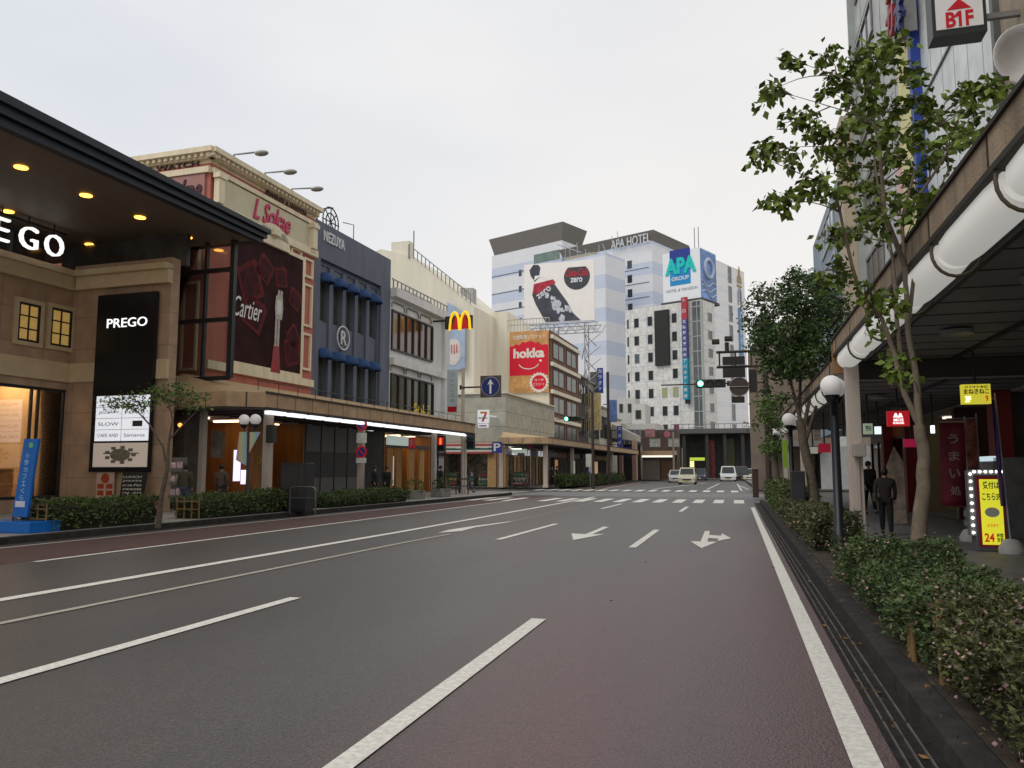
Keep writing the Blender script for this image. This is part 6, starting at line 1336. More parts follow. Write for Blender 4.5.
# cars
tyre = mat('tyre', (.015, .015, .015), .8); rim = mat('rim_silver', (.4, .4, .4), .35, metal=.7); cglass = mat('car_glass', (.022, .03, .028), .12, .2, 1, spec=.5)
def car(label, x, y, ang, col, Lc=3.6, Wc=1.5, Hc=1.55, van=True):
    t = thing('car', label, 'car', (x, y, .01), W); t.rotation_euler = (0, 0, RAD(ang)); t['_b'] = (0, 0, 0)
    paint_ = mat('car_paint_%s' % label[:12].replace(' ', '_'), col, .25, .03, 1, spec=.6)
    hw = Wc/2
    if van: prof = [(-Lc/2, .28), (-Lc/2-.02, .62), (-Lc/2+.12, .86), (-Lc/2+.55, .97), (-Lc/2+1.15, Hc-.08), (-Lc/2+1.5, Hc), (Lc/2-.4, Hc), (Lc/2-.1, Hc-.12), (Lc/2, .9), (Lc/2, .3)]
    else: prof = [(-Lc/2, .26), (-Lc/2-.03, .55), (-Lc/2+.1, .72), (-Lc/2+.95, .88), (-Lc/2+1.65, Hc-.05), (-Lc/2+2.0, Hc), (Lc/2-1.2, Hc), (Lc/2-.55, .98), (Lc/2-.05, .9), (Lc/2, .3)]
    def half(z): return hw*(1 if z < .9 else 1-.16*(z-.9)/(Hc-.9))*(.97 if z < .4 else 1)
    rings = [[(-half(z)*.9, y_, z), (-half(z), y_, z), ] for y_, z in prof]
    n = len(prof); V_ = []
    for s_ in (-1, -.88, .88, 1):
        for y_, z in prof: q_ = (y_*(.975 if abs(s_) == 1 else 1), z-(.03 if abs(s_) == 1 and z > 1 else 0)); V_.append((s_*half(z), q_[0], q_[1]))
    Fs = [tuple(range(n)), tuple(range(3*n, 4*n))[::-1]]
    for k in range(3):
        for i in range(n): Fs.append((k*n+i, (k+1)*n+i, (k+1)*n+(i+1) % n, k*n+(i+1) % n))
    o = MB(); o.add(V_, Fs); body = o.build('body', paint_, t)
    # windows
    A, B_ = prof[3], prof[4]
    def on(f, s_, out_): y_ = A[0]+(B_[0]-A[0])*f; z = A[1]+(B_[1]-A[1])*f; return (s_*half(z)*.84, y_-out_, z+out_*.5)
    o = MB(); o.add([on(.08, -1, .012), on(.08, 1, .012), on(.95, 1, .012), on(.95, -1, .012)], [(0, 1, 2, 3)]); o.build('windscreen', cglass, t)
    for s_ in (-1, 1):
        y0_, y1_ = A[0]+.35, prof[-3][0]-.1 if van else prof[7][0]-.2
        o = MB(); pts = [(y0_, .95), (y1_, .95), (y1_-.12 if van else y1_-.5, Hc-.12), (B_[0]+.12, Hc-.12)]
        o.add([(s_*(half(z)+.012), yy, z) for yy, z in pts], [(0, 1, 2, 3)]); o.build('side_window', cglass, t)
        for yy in (-Lc/2+.65, Lc/2-.65):
            for nm, r, w_, m_ in (('wheel', .28, .19, tyre),):
                o = MB(); o.tube([(s_*(hw-.18), yy, r), (s_*(hw+.01), yy, r)], r, 16); wo = o.build(nm, m_, t)
                o = MB(); o.tube([(s_*(hw), yy, r), (s_*(hw+.02), yy, r)], r*.6, 12); o.build('rim', rim, wo)
        o = MB(); o.ball((s_*(hw-.2), -Lc/2+.05, .68), .11, 10, 7, (1.3, .6, .8)); o.build('headlight', mat('headlight', (.6, .62, .6), .15), t)
        o = MB(); o.ball((s_*(hw+.08), -Lc/2+.95, .98), .09, 8, 6, (.8, .6, .7)); o.build('mirror', paint_, t)
    o = MB(); o.box(-.45, .45, -Lc/2-.045, -Lc/2+.05, .42, .56, .02); o.build('grille', black_metal, t)
    o = MB(); o.box(-hw*.95, hw*.95, -Lc/2-.05, -Lc/2+.1, .2, .38, .03); o.build('bumper', paint_, t)
    o = MB(); o.box(-.17, .17, -Lc/2-.065, -Lc/2-.05, .3, .41); o.build('number_plate', mat('plate_yellow', (.5, .42, .08), .5) if van else white_paint, t)
cp_ = lambda u, v: hit(W, u, v, 'z', 0)
for lab, u, v, ang, col, ww, hh_, van in (
    ('cream boxy small car waiting nearest in the left lane', 686.5, 484.5, 0, (.56, .54, .43), 1.75, 1.75, True),
    ('pale car half hidden behind the cream boxy car', 674.8, 482.8, 4, (.5, .5, .52), 1.7, 1.5, False),
    ('dark grey car right behind the cream boxy car', 699.5, 479.6, 0, (.06, .065, .09), 1.75, 1.75, False),
    ('white small car alone in the middle lane', 728, 481.5, 0, (.62, .64, .66), 2.0, 2.0, True),
    ('black car between the white car and the parked cream car', 741, 478.6, 5, (.02, .02, .022), 1.9, 2.0, True),
    ('cream car parked by the right kerb near the crossing', 749.5, 478.8, 0, (.5, .48, .42), 1.8, 1.7, False)):
    c = cp_(u, v); yy = min(c[1], 116); c = (hit(W, u, 470, 'y', yy)[0], yy); car(lab, c[0], c[1]+1.8, ang, col, 3.8 if van else 4.3, ww, hh_, van)
# ================================================================== RIGHT SIDE (frame W)
RX = 5.8                                  # shop fronts; upper walls stand above
ribs = mat('walkway_ceiling', (.20, .20, .20), .6, .2, 2)
fas_m = mat('brown_concrete_fascia', (.32, .25, .18), .85, .25, 3, .5, streak=.2)
tubem = glow('frosted_cover', (.88, .87, .82), .34)
def r_arcade(label, y0, y1, zt_, zb_, x0=1.88, tube_r=.185, seg=2.0, posts=(), lit=.0, stained=True):
    t = thing('walkway_roof', label, 'canopy', (3.5, (y0+y1)/2, zb_), W)
    o = MB(); o.box(x0, x0+.12, y0, y1, zb_, zt_)
    o.build('fascia', fas_m, t)
    o = MB()
    y = y1-1.65*0-.02
    k = 0
    yy = y0
    while yy < y1: o.box(x0-.008, x0, yy-.012, yy+.012, zb_, zt_); yy += 1.9
    o.box(x0-.03, x0+.13, y0, y1, zt_, zt_+.035); o.box(x0-.02, x0+.14, y0, y1, zb_-.05, zb_); o.build('fascia_joint', mat('joint_dark', (.03, .025, .02), .7), t)
    o = MB(); o.box(x0+.12, RX, y0, y1, zb_-.14, zt_-.05); o.build('ceiling_panels', ribs, t)
    o = MB(); yy = y0+.3
    while yy < y1: o.box(x0+.5, RX, yy, yy+.02, zb_-.15, zb_-.14); yy += .85
    for x in (x0+.5, 3.9): o.box(x, x+.06, y0, y1, zb_-.2, zb_-.14)
    o.build('ceiling_ribs', mat('rib_dark', (.03, .03, .032), .6), t)
    yy = y1-.05; i = 0; xc = x0+.22; zc = zb_-.03-tube_r*.55
    while yy > y0+.3:
        ya = max(yy-seg, y0); o = MB(); n = 12
        P_ = []; m_ = 5
        for k in range(m_+1):
            y = ya+.06+(yy-ya-.1)*k/m_; s_ = 1-(.10 if k in (0, m_) else 0)
            for j in range(n+1): a = math.pi*(.80+1.2*j/n)-.05; P_.append((xc+tube_r*s_*1.05*math.cos(a), y, zc+tube_r*s_*1.1*math.sin(a)+.02))
        o.add(P_, [(k*(n+1)+j, k*(n+1)+j+1, (k+1)*(n+1)+j+1, (k+1)*(n+1)+j) for k in range(m_) for j in range(n)], True)
        o.add(P_[:n+1], [tuple(range(n+1))]); o.add(P_[-n-1:], [tuple(range(n+1))[::-1]])
        o.build('tube_cover', tubem, t)
        o = MB(); o.tube([(xc+(tube_r+.035)*math.cos(math.pi*(.8+1.15*j/12)), ya+.02, zc+(tube_r+.04)*1.08*math.sin(math.pi*(.8+1.15*j/12))) for j in range(13)], .017, 6); o.build('bracket', mat('bracket_bronze', (.09, .07, .045), .5, .3, 6), t)
        yy -= seg
    for (px_, py_) in posts:
        o = MB(); o.box(px_-.12, px_+.12, py_-.11, py_+.11, .124, zb_-.14, .01); o.box(px_-.03, px_+.05, py_-.15, py_-.11, .124, 2.0, .01); o.build('post', tan_post, t)
    return t
r_arcade('brown concrete walkway roof on the right with long frosted tube covers', -3.0, 16.4, 3.99, 3.72, posts=[(2.14, 16.1)])
o = MB(); o.box(1.86, 2.3, 16.42, 16.55, 3.35, 3.92); tag(o.build('end_panel', mat('tan_end_panel', (.26, .15, .075), .7), None, (2.1, 16.5, 3.35), W), 'tan square end panel closing the near right walkway roof', 'panel')
r_arcade('lower right walkway roof beyond the first post, with rounded covers', 16.9, 37.0, 3.62, 3.38, x0=1.85, tube_r=.165, seg=1.4, posts=[(2.1, 27.0), (2.1, 36.6)])
r_arcade('far right walkway roof past the junction', 60, 100, 3.6, 3.3, x0=2.0, seg=2.6, posts=[(2.3, 61)])
# dark end wall closing the first roof above the second
o = MB(); o.box(2.3, 5.8, 16.42, 16.5, 3.22, 3.95); tag(o.build('roof_end_wall', mat('end_wall_dark', (.04, .036, .032), .7), None, (4, 16.45, 3.2), W), 'dark board closing the step between the two right walkway roofs', 'panel')
# meter box on the post
F9 = front_face(15.92); x0_, z1_ = hit(W, 852, 444, 'y', 15.9)[0], hit(W, 852, 444, 'y', 15.9)[2]; x1_, z0_ = hit(W, 865, 457, 'y', 15.9)[0], hit(W, 865, 457, 'y', 15.9)[2]
o = MB(); o.box(x0_, x1_, 15.70, 15.93, z0_, z1_, .02); tag(o.build('meter_box', mat('box_grey', (.3, .28, .25), .6), None, (x0_, 15.9, z0_), W), 'small grey box fixed to the right walkway post', 'box')
# right street lamp
gl = globe_lamp('black street lamp with white globes in front of the right walkway post', W, hit(W, 838, 500, 'y', 13.4)[0], 13.4, .124, 2.47, 2, .165, 'globe street lamps on the right kerb', .17, RAD(75), mat('pole_blackblue', (.012, .014, .02), .4), .07)
for y, lab in ((24.5, 'middle globe street lamp standing by the dense tree'), (33.5, 'far globe street lamp near the junction')):
    globe_lamp(lab, W, 1.55, y, .124, 2.6, 2, .185, 'globe street lamps on the right kerb', .17, RAD(75), mat('pole_blackblue', (.012,)*3), .07)
# ---------------- shops under the roof on the right
def rs(u, v, x): h = hit(W, u, v, 'x', x); return -h[1], h[2]
RF_ = right_face(RX)
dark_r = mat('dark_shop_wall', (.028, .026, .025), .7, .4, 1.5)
fridge = mat('grey_display', (.16, .165, .17), .5, .3, 4)
def rshop(label, y0, y1, backm, lampc, ls, **k): return shop(label, y0, y1, backm, lampc, ls, x=RX, zt=3.2, fr=W, **k)
# right-hand frontages
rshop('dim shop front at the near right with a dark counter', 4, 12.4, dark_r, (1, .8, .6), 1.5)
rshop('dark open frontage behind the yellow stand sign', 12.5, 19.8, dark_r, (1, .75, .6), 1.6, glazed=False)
rshop('shop with a grey shelving front and red surround', 19.9, 24.4, mat('red_shop_wall', (.05, .012, .012), .6), (1, .9, .8), .7, glazed=False)
rshop('bright narrow takeaway shop under the red square sign', 24.5, 29.4, mat('cream_shop_wall', (.25, .2, .12), .7), (1, .95, .8), 1.3, glazed=False)
rshop('orange wooden shop front half way along the right pavement', 29.5, 33.5, wood, (1, .8, .5), 3)
rshop('white fronted shop at the end of the right walkway', 33.6, 38.6, mat('white_shop', (.4, .4, .4), .7), (1, .95, .9), 1.5)
rshop('first shop past the junction on the right', 61, 75, mat('white_shop', (.4, .4, .4), .7), (1, .9, .8), 1.5)
for y, l_ in ((19.85, 'near dark red pier behind the banner flags'), (29.45, 'middle dark red pier past the takeaway shop'), (33.55, 'far dark red pier beside the orange wooden shop')): o = MB(); o.box(5.45, 5.8, y-.25, y+.25, .13, 3.4); tag(o.build('shop_pier', mat('red_pier', (.16, .012, .015), .5), None, (5.6, y, .13), W), l_, 'pillar')
# rack of grey shelves by the shop
t = thing('display_rack', 'grey slatted display rack beside the red banner flags', 'rack', (5.2, 19.5, .13), W)
o = MB(); o.box(5.0, 5.7, 18.2, 20.6, .13, 1.75); o.build('case', fridge, t)
o = MB()
for i in range(7): o.box(4.97, 5.0, 18.25, 20.55, .25+i*.21, .36+i*.21)
o.build('shelf_front', mat('rack_pale', (.35, .37, .38), .4, .3, 6), t)
o = MB(); o.box(4.97, 5.05, 18.2, 20.6, 1.68, 1.78); o.build('lit_edge', glow('rack_light', (.7, .9, .95), .7), t)
# banner flags on concrete feet
def nobori(label, x, y, zb_, h, wd, mcol, txt, tilt, foot=True, F=None):
    t = thing('banner_flag', label, 'banner', (x, y, .124), W, 'upright banner flags by the stand sign')
    o = MB(); o.tube([(x, y, .2), (x+tilt, y, h+.2)], .014, 6); o.tube([(x+tilt-.02, y, h+.1), (x+tilt-wd, y, h+.1)], .01, 5); o.build('pole', mat('pole_white', (.35, .35, .37), .5), t)
    F = front_face(y); o = MB(); n = 10; V_ = []
    for i in range(n+1):
        z = zb_+(h+.08-zb_)*i/n
        for j in range(4): V_.append((x+tilt*(z/h)-.02-wd*j/3, y+.05*math.sin(j*1.7+z*2.2), z))
    o.add(V_, [(i*4+j, i*4+j+1, (i+1)*4+j+1, (i+1)*4+j) for i in range(n) for j in range(3)], True); c = o.build('cloth', mcol, t); so = c.modifiers.new('t', 'SOLIDIFY'); so.thickness = .006
    if txt:
        o = MB(); s_ = wd*.42
        for i, ch in enumerate(txt): z = h-.15-i*(h-zb_-.2)/len(txt); xc = x+tilt*(z/h)-wd*.52; text_mb(ch, F, xc-s_/2, xc+s_/2, z-s_*.95, z, .055, ext=.004, bold=.02, mb=o)
        o.build('writing', mat('flag_white', (.30, .24, .22), .6), t)
    if foot: o = MB(); o.tube([(x, y, .124), (x, y, .2), (x, y, .34), (x, y, .36)], [.19, .2, .12, .05], 14); o.build('foot', mat('foot_white', (.5, .49, .47), .7), t)
    return t
redfl = mat('flag_red', (.13, .014, .025), .7, .25, 2.2); redfl2 = mat('flag_print', (.30, .12, .10), .7, .9, 5)
xw = lambda u, v, y: hit(W, u, v, 'y', y)
a = xw(951, 545, 17.6); nobori('red banner flag with white writing left of the stand sign', a[0]+.35, 17.6, .8, 2.35, .45, redfl, 'うまい処', .02)
a = xw(973, 500, 18.0); nobori('printed red banner flag with food pictures behind the stand sign', a[0]+.2, 18.2, .75, 2.45, .55, redfl2, '', .0, False)
a = xw(1012, 555, 15.2); nobori('purple edged banner flag on a white foot at the right edge', a[0], 15.2, .9, 2.6, .0+.05, mat('flag_purple', (.05, .02, .10), .7), '', -.10)
# stand sign
y = 15.6; F9 = front_face(y-.15)
X0, X1 = xw(974, 540, y)[0], xw(1006.5, 540, y)[0]; Zt, Zb = xw(990, 474, y)[2], .13
t = thing('stand_sign', 'grey stand sign with a lit yellow panel and a row of white bulbs', 'sign', ((X0+X1)/2, y, .124), W)
o = MB(); o.box(X0, X1, y-.15, y+.15, .124, Zt, .02); o.build('case', mat('stand_grey', (.13, .13, .135), .5), t)
z0_, z1_ = xw(990, 544.5, y)[2], xw(990, 478, y)[2]
o = MB(); o.fbox(F9, X0+.05, X1-.04, z0_-.03, z1_+.03, 0, .015); o.build('red_frame', mat('stand_red', (.32, .02, .05), .5), t)
x0_, x1_ = X0+.09, X1-.07; o = MB(); o.fbox(F9, x0_, x1_, z0_+.01, z1_-.02, .015, .022); pn = o.build('yellow_panel', glow('panel_yellow', (.86, .84, .05), .62), t)
Zf = lambda f: z0_+(z1_-z0_)*f
rd = glow('panel_red', (.75, .04, .03), .35)
text('受付は', F9, x0_+.05, x1_-.04, Zf(.84), Zf(.95), .024, ink, pn, ext=.003, bold=.02)
text('こちら3F', F9, x0_+.03, x1_-.03, Zf(.67), Zf(.78), .024, ink, pn, ext=.003, bold=.02)
text('カラオケ', F9, x0_+.08, x1_-.08, Zf(.27), Zf(.32), .024, rd, pn, ext=.003, bold=.02)
text('24', F9, x0_+.03, x0_+.03+(x1_-x0_)*.45, Zf(.05), Zf(.18), .024, rd, pn, ext=.003, bold=.03)
text('時間\n営業', F9, x0_+.05+(x1_-x0_)*.5, x1_-.02, Zf(.05), Zf(.18), .024, ink, pn, ext=.003, bold=.02)
o = MB(); o.disc(F9, (x0_+x1_)/2, Zf(.49), (x1_-x0_)*.33, .022, .03, 22, 1, .75); o.build('white_oval', mat('oval_white', (.6, .6, .55), .5), pn)
bulb = glow('bulb_white', (1, .98, .92), 5); o = MB(); zb0, zb1 = xw(970, 532, y)[2], xw(970, 474, y)[2]; xb = xw(969.5, 500, y)[0]
o2 = MB(); o2.box(xb-.04, X0, y-.12, y+.05, zb0-.05, zb1+.06, .005); o2.box(X0, X1+.0, y-.12, y+.05, Zt, Zt+.075, .005); o2.build('bulb_rail', mat('bulb_rail', (.2, .2, .2), .4), t)
for i in range(9): o = MB(); o.ball((xb, y-.14, zb0+(zb1-zb0)*i/8), .022, 8, 6); o.build('bulb', bulb, t)
for i in range(6): o = MB(); o.ball((X0+.03+(X1-X0-.06)*i/5, y-.14, Zt+.04), .022, 8, 6); o.build('bulb', bulb, t)
# hanging signs under the roof
def hsign(label, u0, u1, v0, v1, y, m, lines, cat='sign', tm=None, name='hanging_sign', d=.12):
    F = front_face(y); a0, b1 = xw(u0, v0, y)[0], xw(u0, v0, y)[2]; a1, b0 = xw(u1, v1, y)[0], xw(u1, v1, y)[2]
    t = thing(name, label, cat, ((a0+a1)/2, y, b0), W); o = MB(); o.fbox(F, a0, a1, b0, b1, -d, 0); o.build('box', m, t)
    o = MB(); o.box((a0+a1)/2-.02, (a0+a1)/2+.02, y+.04, y+.08, b1, 3.5); o.build('hanger', black_metal, t)
    for (tx, fx0, fx1, fy0, fy1, mm) in lines: text(tx, F, a0+(a1-a0)*fx0, a0+(a1-a0)*fx1, b0+(b1-b0)*fy0, b0+(b1-b0)*fy1, .002, mm, t, ext=.01, bold=.02)
    return t
hsign('bright yellow hanging sign with black writing', 961.5, 991.5, 384.5, 403.5, 15.0, glow('sign_yellow_lit', (.80, .72, .06), .6), [('カラオケ本舗', .1, .9, .80, .92, ink), ('まねきねこ', .06, .94, .50, .76, ink), ('3F', .1, .3, .08, .4, lit), ('9', .8, .9, .1, .42, rd)])
ht = hsign('red square hanging sign with a white burger mark', 887, 910, 411, 426, 18.5, glow('sign_red_lit', (.62, .02, .03), .45), [('MOS', .28, .72, .32, .50, lit), ('BURGER', .25, .75, .14, .28, lit)])
F9 = front_face(18.5); a = xw(898, 416, 18.5); o = MB()
for dx in (-.045, .045): o.fprism(F9, [(a[0]+dx-.05, a[2]-.03), (a[0]+dx+.05, a[2]-.03), (a[0]+dx+.015, a[2]+.06), (a[0]+dx-.015, a[2]+.06)], .002, .012)
o.build('mark', lit, ht)
hsign('small pale green hanging notice right of the post', 863.5, 873, 423.5, 434, 20, glow('notice_green', (.5, .62, .45), .3), [('案内', .2, .8, .3, .8, ink)])
hsign('small white hanging notice left of the post', 840.5, 848, 436.5, 446, 22, glow('notice_white', (.62, .66, .6), .3), [])
hsign('small pale hanging notice beside the tree trunk', 808, 818, 447, 453.5, 27, glow('notice_pale', (.5, .52, .4), .3), [])
hsign('small dull red hanging sign behind the lamp pole', 818.5, 831, 443.5, 452.5, 26, glow('notice_red', (.45, .02, .05), .25), [])
hsign('tilted small lit screen over the takeaway', 875, 881.5, 426.5, 434, 22, glow('screen_white', (.8, .9, .95), 1.0), [])
hsign('tiny bright lit lamp box by the trunk', 931.5, 935, 425.5, 433, 20, glow('lampbox', (.8, .95, 1), 2.0), [])
hsign('second red hanging sign beside the tree trunk', 904, 920, 439, 447, 22, glow('notice_red2', (.5, .02, .08), .35), [])
# round ceiling lamps
for x, y in ((3.2, 9.5), (3.2, 13.0), (4.6, 11.5), (3.2, 20), (4.4, 24)):
    o = MB(); zc = 3.55 if y < 16.4 else 3.2; o.tube([(x, y, zc), (x, y, zc-.06)], .22, 18); tag(o.build('ceiling_lamp', mat('lamp_disc', (.25, .25, .24), .4), None, (x, y, zc), W), 'unlit round ceiling lamp under the right walkway roof', 'lamp', 'round ceiling lamps')
# leaning white surf board style banner
a = xw(896, 500, 22); o = MB(); F9 = front_face(22.5); o.fprism(F9, [(a[0]-.02, .15), (a[0]+.32, .15), (a[0]+.30, 1.7), (a[0]+.1, 2.1), (a[0]-.1, 1.6)], -.02, .02); lb = tag(o.build('leaning_banner', mat('banner_print', (.36, .30, .24), .7, .5, 4), None, (a[0], 22.5, .13), W), 'pale printed board leaning outside the takeaway behind the walker', 'banner')
# people on the right
def persR(label, u, vt, s, coat, legs, face, stride, **k):
    a = xw(u, vt, s); return person(label, W, a[0], s, .124, a[2]-.124, face, stride, coat, legs, **k)
persR('person in dark clothes with a shoulder bag walking under the right roof', 884, 469, 18.6, mat('cloth_dark_brown', (.028, .022, .02), .9, .2, 8), blackc, 170, .35, coat_len=.12, bag=mat('bag_brown', (.05, .035, .025), .6))
persR('dim person further down the right pavement', 868, 462, 27.5, dkc, blackc, 20, .3)
# ---------------- upper right buildings
UX = 5.2
panelw = tiled('pale_green_panels', (.66, .71, .68), (.69, .73, .70), (.2, .22, .21), 1.05, 60, 'yz', .03, .35)
def rwall(label, y0, y1, z0, z1, m, x=UX, depth=12, name='right_building'):
    t = thing(name, label, 'building', (x+5, (y0+y1)/2, z0), W); o = MB(); o.box(x, x+depth, y0, y1, z0, z1); o.build('wall', m, t); return t
yb = hit(W, 926, 150, 'x', UX)[1]; yc = hit(W, 1003, 100, 'x', UX)[1]
tn = mat('tan_render', (.40, .34, .26), .8, .12, 2, streak=.12)
t = rwall('tan rendered wall at the upper right edge behind the dish', 4, yc-.05, 3.7, 16, tn)
t = rwall('building with tall pale green panels and a blue edge at the upper right', yc, yb, 3.7, 22, panelw)
Fu = right_face(UX)
o = MB(); o.fbox(Fu, -yb-.32, -yb, 3.7, 22, -.2, .25); o.build('blue_edge', mat('edge_blue', (.02, .05, .28), .5), t)
o = MB(); o.fbox(Fu, -yc-.04, -yc+.14, 3.7, 22, -.1, .12)
for z in (7.5, 11.5, 15.5, 19.5): o.fbox(Fu, -yb, -yc, z, z+.06, 0, .04)
o.build('mullion', mat('panel_bracket', (.12, .12, .11), .5), t)
yp = hit(W, 917, 150, 'x', UX)[1]; yy_ = hit(W, 905, 150, 'x', UX)[1]; ye_ = hit(W, 852.5, 50, 'x', UX)[1]
t = rwall('building with pale yellow and pink vertical bands and grey panels', yb+.33, ye_, 3.7, 23.5, tiled('grey_panels', (.44, .46, .44), (.47, .48, .46), (.1, .1, .1), 1.9, 3.1, 'yz', .06, .5), x=UX+.1)
o = MB(); o.fbox(Fu, -yp, -yb-.33, 3.7, 23.5, -.2, .1); o.build('pink_band', mat('band_pink', (.66, .40, .37), .6, .06), t)
o = MB(); o.fbox(Fu, -yy_, -yp-.01, 3.7, 23.5, -.2, .1); o.build('yellow_band', mat('band_yellow', (.68, .64, .32), .6, .06), t)
o = MB(); o.fbox(Fu, -yy_-1.0, -yy_-.2, 3.7, 11.5, -.1, .06); o.build('pink_strip', mat('band_pink', (.5, .3, .28)), t)
for i in range(5):
    a0 = -ye_+.4; z = 8.5+i*3.0; window(t, Fu, a0+.3, a0+3.8, z, z+1.3, grey_metal, wglass, .08, -.08, 2)
o = MB(); o.fbox(Fu, -ye_-.02, -ye_+.15, 3.7, 23.6, -.2, .15); o.build('corner_post', mat('mullion_pale', (.35,)*3), t)
# diagonal coloured sign letters projecting
ya = hit(W, 894, 38, 'x', UX-.45)[1]; z_a = hit(W, 894, 38, 'x', UX-.45)[2]+1.9
Fp = right_face(UX-.45)
t = thing('wall_lettering', 'red and dark blue raised letters on the grey panelled facade', 'sign', (UX-.4, ya, z_a-2), W)
for i, ch in enumerate('カラオケ'):
    text(ch, Fp, -ya-.55, -ya+.55, z_a-1.9+i*1.15, z_a-.9+i*1.15, 0, mat('letter_red', (.30, .05, .06), .5), t, 'letter', ext=.12, bold=.03)
for i, ch in enumerate('本舗三階'):
    text(ch, Fp, -ya+.7, -ya+1.7, z_a-2.3+i*1.15, z_a-1.3+i*1.15, 0, mat('letter_navy', (.04, .05, .14), .5), t, 'letter', ext=.12, bold=.03)
o = MB(); o.fbox(Fp, -ya-.05, -ya+.0, z_a-2, z_a+3, -.35, -.02); o.fbox(Fp, -ya+1.2, -ya+1.25, z_a-2.4, z_a+2.6, -.35, -.02); o.build('rail', grey_metal, t)
# boxed sign
y = 15.5; F9 = front_face(y); X0, X1 = xw(933, 35, y)[0], xw(988, 35, y)[0]; Z0 = xw(960, 34, y)[2]; Z1 = Z0+1.25
t = thing('box_sign', 'square white box sign with red letters B1F and an up arrow', 'sign', ((X0+X1)/2, y, Z0), W)
o = MB(); o.box(X0, X1, y, y+.42, Z0, Z1); o.build('case', mat('case_black', (.02, .025, .022), .45), t)
o = MB(); o.fbox(F9, X0+.06, X1-.06, Z0+.12, Z1-.06, 0, .02); pn = o.build('white_face', glow('box_white', (.62, .60, .59), .22), t)
rl = mat('b1f_red', (.50, .015, .03), .5)
text('B1F', F9, X0+.22, X1-.22, xw(960, 27, y)[2], xw(960, 11.5, y)[2], .022, rl, pn, ext=.01, bold=.03)
zc = xw(960, 9.5, y)[2]; za_ = xw(960, 12.2, y)[2]; xm_ = xw(958.3, 14, y)[0]; o = MB(); o.fprism(F9, [(xm_-.12, za_-.12), (xm_, za_-.08), (xm_, za_+.0), (xm_-.02, za_)], .022, .031); o.build('digit_flag', rl, pn); o = MB(); o.fprism(F9, [((X0+X1)/2-.2, zc), ((X0+X1)/2+.2, zc), ((X0+X1)/2, zc+.2)], .02, .03); o.build('arrow', rl, pn)
o = MB()
for z in (Z0+.3, Z1-.2): o.box(X1-.2, UX+.05, y+.15, y+.25, z, z+.1)
o.build('bracket', grey_metal, t)
# dish
a = xw(1020, 62, 12.5)
t = thing('satellite_dish', 'round grey satellite dish above the near right roof edge', 'dish', (a[0], 12.5, a[2]-1), W)
o = MB(); R_ = .40; V_ = [(a[0], 12.5, a[2])]; n = 24
for k in range(1, 6):
    r = R_*k/5
    for j in range(n): th = 2*math.pi*j/n; V_.append((a[0]+r*math.cos(th), 12.5-.25*(k/5)**2+.0, a[2]+r*math.sin(th)*1.1))
o.add(V_, [(0, 1+j, 1+(j+1) % n) for j in range(n)]+[(1+(k-1)*n+j, 1+k*n+j, 1+k*n+(j+1) % n, 1+(k-1)*n+(j+1) % n) for k in range(1, 5) for j in range(n)], True)
d = o.build('reflector', mat('dish_grey', (.48, .47, .46), .5), t); d.modifiers.new('s', 'SOLIDIFY').thickness = .02
o = MB(); o.tube([(a[0]+.3, 12.6, a[2]-.3), (a[0]+.1, 12.1, a[2]-.1), (a[0]+.02, 12.05, a[2])], .02, 6); o.ball((a[0]+.02, 12.02, a[2]), .05, 10, 7); o.tube([(a[0], 12.6, a[2]), (a[0], 12.7, a[2]-.6), (a[0], 12.7, 4.0)], .03, 8); o.build('mount', black_metal, t)
# farther right buildings
t = rwall('tall tan building wing beyond the banded facade', ye_+.1, hit(W, 838, 200, 'x', 4.6)[1], 3.4, hit(W, 838, 122, 'x', 4.6)[2], mat('beige_wing', (.46, .39, .30), .8, .08, 2), x=4.6)
y1_ = hit(W, 822, 260, 'x', 4.7)[1]
t = rwall('lower building with blue glazing and a white box far on the right', hit(W, 838, 200, 'x', 4.6)[1]+.1, hit(W, 813, 250, 'x', 4.9)[1], 3.4, 15.0, mat('blue_grey_wall', (.22, .27, .32), .6, .3, .6), x=4.9)
for i in range(3): window(t, right_face(4.9), -y1_-1.5, -y1_+4, 8+i*2.4, 9.6+i*2.4, mat('white_frame', (.5, .5, .5)), mat('sky_glass', (.08, .14, .22), .08, .3, .5, spec=.9), .1, .02, 3)
a = hit(W, 816, 272, 'y', 38); b = hit(W, 834, 300, 'y', 38); o = MB(); o.box(a[0], b[0], 38, 38.8, b[2], a[2]); o.box(b[0]-.1, 5.0, 38.3, 38.5, b[2]+.3, b[2]+.4)
tag(o.build('white_sign_box', mat('sign_back_grey', (.42, .43, .44), .6), None, (a[0], 38, b[2]), W), 'blank grey-white sign box projecting from the far right facade', 'sign')
